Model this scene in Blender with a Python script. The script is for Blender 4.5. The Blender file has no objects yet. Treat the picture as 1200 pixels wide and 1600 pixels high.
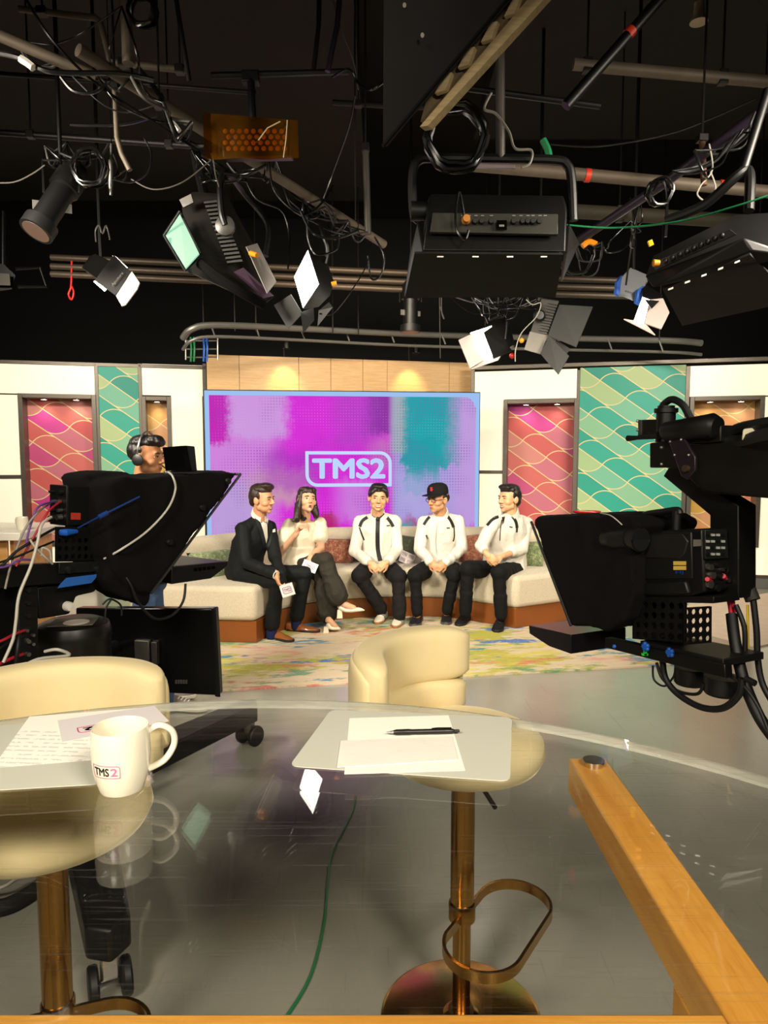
import bpy, bmesh, math, random
import numpy as np
from mathutils import Vector as V, Matrix as M, noise as MN
from mathutils.bvhtree import BVHTree
random.seed(7)
SC = bpy.context.scene
COL = SC.collection
# ------------------------------------------------------------------ camera
F, PITCH, H = 1080.0, math.atan(90 / 1080.0), 1.58
cam = bpy.data.cameras.new('camera'); cam.sensor_fit = 'VERTICAL'; cam.sensor_height = 32; cam.lens = 32 * F / 1600
cam.clip_start = 0.02
camo = bpy.data.objects.new('camera', cam); COL.objects.link(camo)
camo.location = (0, 0, H); camo.rotation_euler = (math.pi / 2 - PITCH, 0, 0)
SC.camera = camo
# ------------------------------------------------------------------ world, exposure
w = bpy.data.worlds.new('studio_dark'); SC.world = w; w.use_nodes = True
w.node_tree.nodes['Background'].inputs[0].default_value = (1, .93, .82, 1)
w.node_tree.nodes['Background'].inputs[1].default_value = 0.004
SC.view_settings.view_transform = 'Standard'; SC.view_settings.look = 'None'
SC.view_settings.exposure = 0.0; SC.view_settings.gamma = 1; SC.view_settings.use_curve_mapping = False
# ------------------------------------------------------------------ studio lamps hung in the grid, and added wash lights
def area(name, loc, tgt, sx, sy, watt, col=(1, .88, .72), spread=180):
    l = bpy.data.lights.new(name, 'AREA'); l.shape = 'RECTANGLE'; l.size = sx; l.size_y = sy
    l.energy = watt; l.color = col; l.spread = math.radians(spread)
    o = bpy.data.objects.new(name, l); COL.objects.link(o); o.location = loc
    o.rotation_euler = (V(tgt) - V(loc)).to_track_quat('-Z', 'Y').to_euler()
    return o
def spot(name, loc, tgt, watt, deg, col=(1, .85, .65), blend=.6, r=.03):
    l = bpy.data.lights.new(name, 'SPOT'); l.energy = watt; l.spot_size = math.radians(deg); l.spot_blend = blend
    l.color = col; l.shadow_soft_size = r
    o = bpy.data.objects.new(name, l); COL.objects.link(o); o.location = loc
    o.rotation_euler = (V(tgt) - V(loc)).to_track_quat('-Z', 'Y').to_euler()
    return o
WARM = (1, .90, .74)
area('key_lamp', (-2.6, 2.6, 3.1), (0.1, 6.4, .8), .9, .5, 70, WARM, 95)
area('key_lamp', (2.4, 2.4, 3.1), (0.1, 6.4, .8), .9, .5, 46, WARM, 95)
area('front_lamp', (.55, 3.75, 2.62), (0.1, 6.4, .9), .62, .2, 34, WARM, 120)
area('desk_lamp', (-1.5, -1.2, 3.2), (-.2, 1.4, .8), .9, .6, 40, WARM, 95)
area('desk_lamp', (1.3, -1.2, 3.2), (.1, 1.5, .8), .9, .6, 36, WARM, 95)
area('added_wall_wash', (-3.1, 5.6, 3.2), (-3.3, 8.4, 1.3), 1.2, .3, 46, WARM, 130)  # added light without a fixture, brightens the left set wall
area('added_wall_wash', (3.0, 5.6, 3.2), (3.0, 8.4, 1.3), 1.2, .3, 46, WARM, 130)  # its counterpart, added to brighten the right set wall
area('added_header_wash', (-.4, 5.6, 3.3), (-.4, 8.8, 2.55), 1.4, .2, 16, (1, .84, .62), 80)  # added light, no lamp there; lifts the plywood header
# ------------------------------------------------------------------ pixel -> place helpers
def ray(px, py):
    xc = (px - 600) / F; yc = (800 - py) / F
    return V((xc, math.cos(PITCH) + yc * math.sin(PITCH), -math.sin(PITCH) + yc * math.cos(PITCH)))
CAM = V((0, 0, H))
def at(px, py, Y):
    d = ray(px, py); return CAM + d * (Y / d.y)
def on(px, py, z=0.0):
    d = ray(px, py); return CAM + d * ((z - H) / d.z)
def onplane(px, py, p0, n):
    d = ray(px, py); return CAM + d * ((V(p0) - CAM).dot(n) / d.dot(n))
# ------------------------------------------------------------------ mesh builder
def basis(fwd, up=(0, 0, 1)):
    """columns: right, forward, up"""
    f = V(fwd).normalized(); r = f.cross(V(up))
    if r.length < 1e-5: r = V((1, 0, 0))
    r.normalize(); u = r.cross(f)
    return M((r, f, u)).transposed()
def rotz(a):
    return M.Rotation(a, 3, 'Z')
class MB:
    def __init__(s): s.v = []; s.f = []
    def add(s, vs, fs):
        k = len(s.v); s.v += [V(x) for x in vs]; s.f += [tuple(i + k for i in f) for f in fs]; return s
    def box(s, c, size, R=None):
        c = V(c); R = R or M.Identity(3); h = V(size) / 2
        vs = [c + R @ V((x * h.x, y * h.y, z * h.z)) for z in (-1, 1) for y in (-1, 1) for x in (-1, 1)]
        return s.add(vs, [(0, 2, 3, 1), (4, 5, 7, 6), (0, 1, 5, 4), (2, 6, 7, 3), (0, 4, 6, 2), (1, 3, 7, 5)])
    def bx(s, x0, x1, y0, y1, z0, z1):
        return s.box(((x0 + x1) / 2, (y0 + y1) / 2, (z0 + z1) / 2), (x1 - x0, y1 - y0, z1 - z0))
    def rings(s, rings, cap=True, closed=False):
        n = len(rings[0]); k = len(s.v)
        for r in rings: s.v += [V(p) for p in r]
        m = len(rings)
        for i in range(m if closed else m - 1):
            a = k + i * n; b = k + ((i + 1) % m) * n
            for j in range(n):
                j2 = (j + 1) % n; s.f.append((a + j, a + j2, b + j2, b + j))
        if cap and not closed:
            s.f.append(tuple(k + j for j in reversed(range(n)))); s.f.append(tuple(k + (m - 1) * n + j for j in range(n)))
        return s
    def tube(s, pts, r, n=8, closed=False):
        pts = [V(p) for p in pts]; m = len(pts); rr = r if isinstance(r, (list, tuple)) else [r] * m
        tang = []
        for i in range(m):
            a = pts[(i - 1) % m] if (closed or i > 0) else pts[0]; b = pts[(i + 1) % m] if (closed or i < m - 1) else pts[-1]
            t = b - a; tang.append(t.normalized() if t.length > 1e-9 else V((0, 0, 1)))
        up = V((0, 0, 1)) if abs(tang[0].z) < .9 else V((1, 0, 0))
        x = tang[0].cross(up).normalized(); out = []
        for i in range(m):
            x = (x - tang[i] * x.dot(tang[i]));
            x = x.normalized() if x.length > 1e-6 else tang[i].orthogonal().normalized()
            y = tang[i].cross(x)
            out.append([pts[i] + (x * math.cos(2 * math.pi * j / n) + y * math.sin(2 * math.pi * j / n)) * rr[i] for j in range(n)])
        return s.rings(out, closed=closed)
    def cyl(s, a, b, r0, r1=None, n=14): return s.tube([a, b], [r0, r0 if r1 is None else r1], n)
    def lathe(s, prof, c=(0, 0, 0), n=24, R=None):
        c = V(c); R = R or M.Identity(3)
        return s.rings([[c + R @ V((r * math.cos(2 * math.pi * j / n), r * math.sin(2 * math.pi * j / n), z)) for j in range(n)] for r, z in prof])
    def prism(s, pts, vec):
        pts = [V(p) for p in pts]; vec = V(vec); n = len(pts); k = len(s.v)
        s.v += pts + [p + vec for p in pts]
        s.f.append(tuple(k + i for i in range(n))); s.f.append(tuple(k + n + i for i in reversed(range(n))))
        for i in range(n): j = (i + 1) % n; s.f.append((k + j, k + i, k + n + i, k + n + j))
        return s
    def sphere(s, c, r, R=None, nu=14, nv=9):
        c = V(c); R = R or M.Identity(3); r = (r, r, r) if not isinstance(r, (tuple, list)) else r
        rg = []
        for i in range(nv + 1):
            a = -math.pi / 2 + math.pi * min(max(i / nv, .02), .98)
            rg.append([c + R @ V((r[0] * math.cos(a) * math.cos(2 * math.pi * j / nu), r[1] * math.cos(a) * math.sin(2 * math.pi * j / nu), r[2] * math.sin(a))) for j in range(nu)])
        return s.rings(rg)
    def limb(s, a, b, r0, r1, n=12, k=4):
        """tapered capsule"""
        a = V(a); b = V(b); d = (b - a); L = d.length; d = d / L if L > 1e-6 else V((0, 0, 1))
        x = d.orthogonal().normalized(); y = d.cross(x); rg = []
        def ring(c, r): return [c + (x * math.cos(2 * math.pi * j / n) + y * math.sin(2 * math.pi * j / n)) * r for j in range(n)]
        for i in range(k): t = math.pi / 2 * (1 - i / k) * .97; rg.append(ring(a - d * r0 * math.sin(t), r0 * math.cos(t)))
        for i in range(k + 1): t = math.pi / 2 * (i / k) * .97; rg.append(ring(b + d * r1 * math.sin(t), r1 * math.cos(t)))
        return s.rings(rg)
    def hull(s, pts):
        bm = bmesh.new()
        for p in pts: bm.verts.new(V(p))
        r = bmesh.ops.convex_hull(bm, input=bm.verts)
        bmesh.ops.delete(bm, geom=list({g for g in r['geom_interior'] + r['geom_unused'] if isinstance(g, bmesh.types.BMVert)}), context='VERTS')
        bmesh.ops.dissolve_limit(bm, angle_limit=.02, verts=bm.verts, edges=bm.edges)
        bm.verts.index_update(); s.add([v.co.copy() for v in bm.verts], [tuple(v.index for v in f.verts) for f in bm.faces]); bm.free()
        return s
    def mesh(s, name, org=V((0, 0, 0)), inv=None):
        me = bpy.data.meshes.new(name)
        vs = [(inv @ p) if inv else (p - org) for p in s.v]
        me.from_pydata([tuple(p) for p in vs], [], s.f)
        bm = bmesh.new(); bm.from_mesh(me); bmesh.ops.recalc_face_normals(bm, faces=bm.faces); bm.to_mesh(me); bm.free()
        return me
def spline(pts, n=6, closed=False):
    pts = [V(p) for p in pts]; m = len(pts); out = []
    for i in range(m if closed else m - 1):
        p = [pts[(i + k) % m] if closed else pts[min(max(i + k, 0), m - 1)] for k in (-1, 0, 1, 2)]
        for j in range(n):
            t = j / n
            out.append(.5 * ((2 * p[1]) + (p[2] - p[0]) * t + (2 * p[0] - 5 * p[1] + 4 * p[2] - p[3]) * t * t + (3 * p[1] - p[0] - 3 * p[2] + p[3]) * t ** 3))
    if not closed: out.append(pts[-1])
    return out
# ------------------------------------------------------------------ objects, things, parts
MW = {}
def shade(me, deg):
    me.shade_smooth(); me.set_sharp_from_angle(angle=math.radians(deg))
def thing(name, label, cat, loc=(0, 0, 0), rz=0, group=None):
    o = bpy.data.objects.new(name, None); COL.objects.link(o); o.empty_display_size = .05
    o.location = loc; o.rotation_euler = (0, 0, rz); o['label'] = label; o['category'] = cat
    if group: o['group'] = group
    MW[o.name] = M.Translation(V(loc)) @ M.Rotation(rz, 4, 'Z'); return o
def part(name, mb, mat, parent, bevel=0, smooth=35, local=False, label=None, seg=2, kind=None):
    """a part, built in world coordinates unless local, under its thing or part"""
    mw = MW[parent.name]
    me = mb if isinstance(mb, bpy.types.Mesh) else mb.mesh(name, inv=None if local else mw.inverted())
    if isinstance(mb, bpy.types.Mesh) and not local: me.transform(mw.inverted())
    me.name = name
    o = bpy.data.objects.new(name, me); COL.objects.link(o); o.parent = parent; MW[o.name] = mw
    if mat: me.materials.clear(); me.materials.append(mat)
    shade(me, smooth)
    if bevel:
        b = o.modifiers.new('bevel', 'BEVEL'); b.width = bevel; b.segments = seg; b.limit_method = 'ANGLE'; b.angle_limit = .6; b.harden_normals = False
    if label: o['label'] = label
    if kind: o['kind'] = kind
    return o
def single(name, mb, mat, label, cat, bevel=0, smooth=35, group=None, seg=2):
    lo = [min(p[i] for p in mb.v) for i in range(3)]; hi = [max(p[i] for p in mb.v) for i in range(3)]
    org = V(((lo[0] + hi[0]) / 2, (lo[1] + hi[1]) / 2, lo[2]))
    me = mb.mesh(name, org); o = bpy.data.objects.new(name, me); COL.objects.link(o); o.location = org
    me.materials.append(mat); shade(me, smooth); MW[o.name] = M.Translation(org)
    o['label'] = label; o['category'] = cat
    if group: o['group'] = group
    if bevel:
        b = o.modifiers.new('bevel', 'BEVEL'); b.width = bevel; b.segments = seg; b.limit_method = 'ANGLE'; b.angle_limit = .6
    return o
def struct(name, mb, mat, bevel=0):
    o = bpy.data.objects.new(name, mb.mesh(name)); COL.objects.link(o); o.data.materials.append(mat); o['kind'] = 'structure'
    MW[o.name] = M.Identity(4)
    if bevel:
        b = o.modifiers.new('bevel', 'BEVEL'); b.width = bevel; b.segments = 2
    return o
def clone(o, parent=None, loc=None, rz=None, label=None):
    c = o.copy(); COL.objects.link(c); c.parent = parent
    if loc is not None: c.location = loc
    if rz is not None: c.rotation_euler = (0, 0, rz)
    if label: c['label'] = label
    for ch in list(o.children): clone(ch, c)
    return c
def kids(o): return [c for c in COL.objects if c.parent == o]
_txt = {}
def text2d(s, size=1.0, bold=0.0):
    """flat outline of a line of lettering, lower left at 0,0 -> verts2d, faces, width"""
    cu = bpy.data.curves.new('t', 'FONT'); cu.body = s; cu.size = size; cu.offset = bold; cu.resolution_u = 3; cu.fill_mode = 'FRONT'
    o = bpy.data.objects.new('t', cu); COL.objects.link(o)
    dg = bpy.context.evaluated_depsgraph_get(); me = bpy.data.meshes.new_from_object(o.evaluated_get(dg))
    vs = [(v.co.x, v.co.y) for v in me.vertices]; fs = [tuple(p.vertices) for p in me.polygons]
    bpy.data.objects.remove(o); bpy.data.curves.remove(cu); bpy.data.meshes.remove(me)
    return vs, fs
# ------------------------------------------------------------------ node materials
def lin(c):
    if isinstance(c, str): c = tuple(int(c[i:i + 2], 16) for i in (0, 2, 4))
    return tuple(((x / 255) / 12.92 if x / 255 <= .04045 else ((x / 255 + .055) / 1.055) ** 2.4) for x in c[:3]) + (1,)
class S:
    """a value socket with arithmetic"""
    def __init__(s, t, k): s.t = t; s.k = k
    def op(s, o, b=None, c=None, flip=False):
        n = s.t.nodes.new('ShaderNodeMath'); n.operation = o
        for i, x in enumerate([b, s] if flip else [s, b, c]):
            if x is None: continue
            if isinstance(x, S): s.t.links.new(x.k, n.inputs[i])
            else: n.inputs[i].default_value = x
        return S(s.t, n.outputs[0])
    def __add__(s, b): return s.op('ADD', b)
    __radd__ = __add__
    def __sub__(s, b): return s.op('SUBTRACT', b)
    def __rsub__(s, b): return s.op('SUBTRACT', b, flip=True)
    def __mul__(s, b): return s.op('MULTIPLY', b)
    __rmul__ = __mul__
    def __truediv__(s, b): return s.op('DIVIDE', b)
    def floor(s): return s.op('FLOOR')
    def fract(s): return s.op('FRACT')
    def abs(s): return s.op('ABSOLUTE')
    def acos(s): return s.op('ARCCOSINE')
    def sin(s): return s.op('SINE')
    def sqrt(s): return s.op('SQRT')
    def min(s, b): return s.op('MINIMUM', b)
    def max(s, b): return s.op('MAXIMUM', b)
    def lt(s, b): return s.op('LESS_THAN', b)
    def gt(s, b): return s.op('GREATER_THAN', b)
    def sm(s, a, b):
        n = s.t.nodes.new('ShaderNodeMapRange'); n.interpolation_type = 'SMOOTHSTEP'
        s.t.links.new(s.k, n.inputs[0]); n.inputs[1].default_value = a; n.inputs[2].default_value = b
        return S(s.t, n.outputs[0])
class Mat:
    def __init__(s, name):
        s.m = bpy.data.materials.new(name); s.m.use_nodes = True; s.t = s.m.node_tree
        s.b = s.t.nodes['Principled BSDF']; s.out = s.t.nodes['Material Output']
        s.tc = s.t.nodes.new('ShaderNodeTexCoord'); s._x = None
    def node(s, ty, **kw):
        n = s.t.nodes.new(ty)
        for k, v in kw.items(): setattr(n, k, v)
        return n
    def link(s, a, b): s.t.links.new(a.k if isinstance(a, S) else a, b)
    def xyz(s):
        if not s._x:
            n = s.node('ShaderNodeSeparateXYZ'); s.link(s.tc.outputs['Object'], n.inputs[0]); s._x = [S(s.t, n.outputs[i]) for i in range(3)]
        return s._x
    def vec(s, x, y, z=0.0):
        n = s.node('ShaderNodeCombineXYZ')
        for i, q in enumerate((x, y, z)):
            if isinstance(q, S): s.link(q, n.inputs[i])
            else: n.inputs[i].default_value = q
        return n.outputs[0]
    def noise(s, scale=5, detail=3, rough=.55, vec=None, stretch=None):
        n = s.node('ShaderNodeTexNoise'); n.inputs['Scale'].default_value = scale; n.inputs['Detail'].default_value = detail; n.inputs['Roughness'].default_value = rough
        v = vec if vec is not None else s.tc.outputs['Object']
        if stretch:
            m = s.node('ShaderNodeMapping'); m.inputs['Scale'].default_value = stretch[:3]
            if len(stretch) > 3: m.inputs['Rotation'].default_value = stretch[3:]
            s.link(v, m.inputs[0]); v = m.outputs[0]
        s.link(v, n.inputs[0]); return S(s.t, n.outputs[0])
    def mix(s, f, a, b):
        n = s.node('ShaderNodeMix', data_type='RGBA')
        for i, q in ((0, f), (6, a), (7, b)):
            if isinstance(q, S): s.link(q, n.inputs[i])
            elif hasattr(q, 'is_linked'): s.link(q, n.inputs[i])
            else: n.inputs[i].default_value = q
        return n.outputs[2]
    def ramp(s, f, stops, const=False):
        n = s.node('ShaderNodeValToRGB'); r = n.color_ramp
        if const: r.interpolation = 'CONSTANT'
        while len(r.elements) < len(stops): r.elements.new(.5)
        for e, (p, c) in zip(r.elements, stops): e.position = p; e.color = c
        s.link(f, n.inputs[0]); return n.outputs[0]
    def bump(s, h, strength=.3, dist=.01):
        n = s.node('ShaderNodeBump'); n.inputs['Strength'].default_value = strength; n.inputs['Distance'].default_value = dist
        s.link(h, n.inputs['Height']); s.link(n.outputs[0], s.b.inputs['Normal'])
    def set(s, **kw):
        for k, v in kw.items():
            i = s.b.inputs[k.replace('_', ' ')]
            if isinstance(v, S) or hasattr(v, 'is_linked'): s.link(v, i)
            else: i.default_value = v
        return s
def mat(name, col, rough=.5, metal=0.0, var=.12, vs=8, bump=0, bs=60, emit=None, es=0, stretch=None, coat=0, spec=None, sheen=0):
    """plain procedural material: colour with mottling, grain relief"""
    m = Mat(name); c = lin(col)
    n = m.noise(vs, 4, .6, stretch=stretch)
    m.set(Base_Color=m.mix(n, tuple(x * (1 - var) for x in c[:3]) + (1,), tuple(min(1, x * (1 + var)) for x in c[:3]) + (1,)), Roughness=rough, Metallic=metal)
    if bump: m.bump(m.noise(bs, 4, .6, stretch=stretch), bump, .004)
    if emit: m.set(Emission_Color=lin(emit), Emission_Strength=es)
    if coat: m.set(Coat_Weight=coat)
    if spec is not None: m.set(Specular_IOR_Level=spec)
    if sheen: m.set(Sheen_Weight=sheen, Sheen_Roughness=.4)
    return m.m
def wood(name, c1, c2, rough=.45, axis='x', sc=1.0, coat=0):
    m = Mat(name); st = {'x': (1.2, 14, 14), 'y': (14, 1.2, 14), 'z': (14, 14, 1.2)}[axis]
    n = m.noise(2.2 * sc, 6, .65, stretch=st); n2 = m.noise(14 * sc, 3, .6, stretch=st)
    f = (n * .75 + n2 * .25).sm(.32, .68)
    m.set(Base_Color=m.mix(f, lin(c1), lin(c2)), Roughness=rough); m.bump(n2, .08, .002)
    if coat: m.set(Coat_Weight=coat, Coat_Roughness=.15)
    return m.m
def emitter(name, col, strength, base=.6):
    m = Mat(name); m.set(Base_Color=(base, base, base, 1), Emission_Color=lin(col), Emission_Strength=strength, Roughness=.5); return m.m
BLACK = mat('black_plastic', '0a0a0a', .5, var=.25, vs=20, bump=.05)
BLACKM = mat('black_metal', '0c0b0b', .45, .2, var=.3, vs=12, bump=.08, bs=90)
BLACKG = mat('black_gloss', '060606', .12, var=.2)
CLOTHB = mat('black_cloth', '070607', .95, var=.5, vs=9, bump=.5, bs=26, spec=.15)
RUBBER = mat('black_rubber', '0b0b0b', .55, var=.2, vs=30)
STEEL = mat('steel', 'a9a6a0', .32, .95, var=.12, vs=25, bump=.04)
PIPE = mat('galvanised_pipe', '64584a', .6, .2, var=.3, vs=9, bump=.12, bs=70)
DPIPE = mat('dark_pipe', '211d1c', .45, .4, var=.35, vs=9, bump=.1)
PURP = mat('purple_black_metal', '2a2130', .4, .3, var=.3)
ORANGE = mat('orange_plastic', 'e08a1a', .4)
WHITEP = mat('white_plastic', 'e6e2d6', .35, var=.04)
REDP = mat('red_plastic', 'c02018', .4)
BLUEP = mat('blue_plastic', '1f5fc4', .35, var=.1)
GREENP = mat('green_plastic', '1f7a4a', .4)
YELLOW = mat('yellow_plastic', 'e0c020', .45)
CHROME = mat('chrome', 'd8d6d2', .12, 1.0, var=.05)
# ================================================================== the studio shell
m = Mat('studio_floor'); x, y, z = m.xyz()
n1 = m.noise(1.6, 5, .6); n2 = m.noise(9, 4, .6); sc1 = m.noise(3.0, 2, .5, stretch=(1, 26, 1, 0, 0, .5)); sc2 = m.noise(2.6, 2, .5, stretch=(30, 1, 1, 0, 0, 1.1))
scr = (sc1.sm(.66, .7) + sc2.sm(.67, .7)).min(1.0)
base = m.mix(n1, lin('949184'), lin('a6a294')); base = m.mix(n2 * .22, base, lin('7d796d')); base = m.mix(scr * .16, base, lin('575248'))
m.set(Base_Color=base, Roughness=(n1 * .10 + n2 * .04 + .11)); m.bump(n2, .012, .002); FLOOR = m.m
DARK = mat('black_paint_wall', '090808', .85, var=.4, vs=3, bump=.15, bs=30)
CEIL = mat('dark_ceiling', '0d0b09', .8, var=.5, vs=2, bump=.2, bs=20)
struct('floor', MB().bx(-7, 7, -3.2, 11, -.1, 0), FLOOR)
struct('ceiling', MB().bx(-7, 7, -3.2, 11, 5.2, 5.3), CEIL)
struct('wall_back', MB().bx(-7, 7, 11, 11.1, 0, 5.2), DARK)
struct('wall_left', MB().bx(-7.1, -7, -3.2, 11, 0, 5.2), DARK)
struct('wall_right', MB().bx(7, 7.1, -3.2, 11, 0, 5.2), DARK)
struct('wall_front', MB().bx(-7, 7, -3.3, -3.2, 0, 5.2), DARK)
# dark lower ceiling slabs between the beams, seen on the right and in the middle
SLAB = mat('brown_black_slab', '17130f', .8, var=.35, vs=2.5, bump=.2, bs=14)
struct('trim_1', MB().bx(.9, 7, 2.9, 7.2, 4.72, 4.85), SLAB)
struct('trim_2', MB().bx(-7, -.2, 4.2, 8.4, 4.55, 4.7), SLAB)
struct('trim_3', MB().bx(-2.6, .1, 2.3, 2.7, 4.2, 4.75), mat('olive_beam', '322f20', .8, var=.2))

# ================================================================== patterned set flats
def wave_mat(name, rows, T=.2, Sx=.37, L=.2, ang=36, phase=0.0):
    """print of diagonal bands; every second line is crossed by S curves, thin gold outlines"""
    m = Mat(name); x, y, z = m.xyz(); a = math.radians(-ang)
    s = x * math.cos(a) + z * math.sin(a); t = z * math.cos(a) - x * math.sin(a) + 8 + phase
    tt = t / T; k = tt.floor(); f1 = tt.fract(); t2 = t / (2 * T); k2 = t2.floor(); f = t2.fract().min(.999).max(.001)
    par = (k * .5).fract().gt(.25); xx = (f1 * par + (1.0 - f1) * (1.0 - par)).min(.997); rt = (1.0 - xx * xx).sqrt()
    g = rt * (1.0 - par) + (2.0 - rt) * par
    q = (s + 20.0 - g * L) / Sx + k2 * .37; cell = q.floor(); fr = q.fract()
    wn = m.node('ShaderNodeTexWhiteNoise', noise_dimensions='2D'); m.link(m.vec(cell, k), wn.inputs['Vector'])
    h = S(m.t, wn.outputs['Value']); rp = [m.ramp(h, [(i / len(c), lin(q_)) for i, q_ in enumerate(c)], const=True) for c in rows]
    col = m.mix(par, rp[1], rp[0])
    l1 = (((f1 - .5).abs() * -1.0 + .5) * T).lt(.0055)
    grad = xx / rt * (L / T)
    gm = (grad * grad + 1.0).sqrt() * (1 / Sx)
    l2 = (((fr - .5).abs() * -1.0 + .5) / gm).lt(.0055)
    col = m.mix(l1.max(l2), col, lin('ecd79c'))
    m.set(Base_Color=col, Roughness=.5); m.bump(m.noise(40, 2), .03, .002); return m.m
PINK = wave_mat('pink_wave_print', [['d2605e', 'd86a64', 'cf5a5c', 'd9706a'], ['d4449a', 'cf4f86', 'd07488', 'd98a80', 'c8388c']])
TEAL = wave_mat('teal_wave_print', [['25a48f', '2aa995', '209a88', '30ac98'], ['8cc49c', 'a9c790', '78bfa0', 'b6cb92']], phase=.07)
PEACH = wave_mat('peach_wave_print', [['d99a62', 'dba259', 'd8906a'], ['dcae50', 'd98b6c', 'dfb06a', 'd8a070']], phase=.13)
LITE = Mat('backlit_acrylic'); LITE.set(Base_Color=lin('efe9d2'), Emission_Color=lin('fff0d0'), Emission_Strength=.54, Roughness=.35); LITE = LITE.m
FRAME = mat('brushed_grey_metal', '6c655c', .42, .6, var=.25, vs=14, stretch=(1, 1, 8), bump=.06)
PLINTH = mat('grey_plinth', '6f6f68', .6)
DOWN = emitter('downlight_glow', 'fff4e0', 9)
def make_flat(label, pa, pb, spec):
    pa, pb = V(pa), V(pb); d = pb - pa; rz = math.atan2(d.y, d.x)
    root = thing('set_wall', label, 'set wall', (pa.x, pa.y, 0), rz); L = d.length
    n = V((d.y, -d.x, 0)).normalized(); inv = MW[root.name].inverted()
    def uv(px, py): q = inv @ onplane(px, py, pa, n); return q.x, q.z
    def rect(x0, y0, x1, y1, ref=None):
        xr = ref if ref is not None else (x1 if abs(x1 - 600) < abs(x0 - 600) else x0)
        return uv(x0, y0)[0], uv(x1, y0)[0], uv(xr, y1)[1], uv(xr, y0)[1]
    for ty, *r in spec:
        if ty == 'light':
            u0, u1, z0, z1 = rect(*r); part('light_panel', MB().bx(u0, u1, 0.0, .04, z0, z1), LITE, root, local=True, bevel=.004)
        elif ty == 'print':
            u0, u1, z0, z1 = rect(*r[:4]); part('printed_panel', MB().bx(u0, u1, -.005, .04, z0, z1), r[4], root, local=True)
        elif ty == 'post':
            u0, u1, z0, z1 = rect(*r); part('frame_post', MB().bx(u0, u1, -.012, .05, z0, z1), FRAME, root, local=True, bevel=.004)
        elif ty == 'niche':
            u0, u1, z0, z1 = rect(*r[:4]); dp = .24; t = .05
            nb = part('niche_frame', MB().bx(u0, u0 + t, -.03, dp, z0, z1).bx(u1 - t, u1, -.03, dp, z0, z1).bx(u0 + t, u1 - t, -.03, dp, z1 - t, z1).bx(u0 + t, u1 - t, -.03, dp, z0, z0 + t), FRAME, root, local=True, bevel=.003)
            part('printed_panel', MB().bx(u0 + t, u1 - t, dp - .03, dp + .02, z0 + t, z1 - t), r[4], root, local=True)
            for k in range(r[5]):
                uu = u0 + (u1 - u0) * ((k + .5) / r[5] if r[5] == 1 else (.3 + .42 * k))
                dl = part('downlight', MB().lathe([(.034, 0), (.034, -.012), (.045, -.012), (.045, 0)], (uu, dp * .42, z1 - t), 20), CHROME, root, local=True)
                part('lens', MB().lathe([(.033, -.002), (.033, -.011), (.02, -.013)], (uu, dp * .42, z1 - t), 20), DOWN, dl, local=True)
                p = MW[root.name] @ V((uu, dp * .42, z1 - t - .03)); q = MW[root.name] @ V((uu, dp * .55, z0))
                spot('niche_lamp', p, q, 2.6, 120, (1, .86, .66), .8)
    part('plinth', MB().bx(0, L, -.02, .1, 0, uv((pa.x > 0) * 1180 + (pa.x < 0) * 270, (pa.x > 0) * 903 + (pa.x < 0) * 899)[1]), PLINTH, root, local=True, bevel=.004)
    return root
make_flat('left set wall of backlit panels with pink, teal and small peach niche panels', at(-160, 700, 7.92).xy.to_3d(), at(322, 700, 8.77).xy.to_3d(), [
    ('light', -160, 568, 147, 617), ('light', -160, 617, 30, 742), ('light', -160, 748, 36, 893), ('light', 36, 852, 148, 893), ('post', -160, 742, 38, 748), ('post', -160, 562, 322, 568, 0),
    ('niche', 28, 617, 150, 852, PINK, 2), ('post', 147, 568, 153, 893), ('print', 153, 569, 215, 893, TEAL), ('post', 215, 568, 221, 893),
    ('light', 221, 571, 316, 619), ('niche', 221, 620, 267, 852, PEACH, 1), ('light', 267, 619, 316, 893), ('light', 221, 852, 267, 893), ('post', 316, 568, 322, 893), ('post', -160, 893, 322, 899, 270)])
make_flat('right set wall of backlit panels with pink, teal and wide peach niche panels', at(736, 700, 8.96).xy.to_3d(), at(1330, 700, 7.86).xy.to_3d(), [
    ('post', 736, 572, 1330, 578, 740), ('post', 736, 578, 742, 893), ('light', 742, 581, 902, 625), ('light', 742, 625, 788, 735), ('post', 742, 735, 788, 740), ('light', 742, 740, 788, 893), ('light', 788, 854, 902, 893),
    ('niche', 787, 625, 904, 854, PINK, 2), ('post', 902, 578, 907, 895), ('print', 907, 575, 1072, 895, TEAL), ('post', 1072, 572, 1079, 895),
    ('light', 1079, 572, 1330, 620), ('niche', 1078, 620, 1195, 852, PEACH, 2), ('light', 1195, 620, 1330, 900), ('light', 1079, 852, 1195, 898), ('post', 736, 898, 1330, 903, 1180)])
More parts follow.
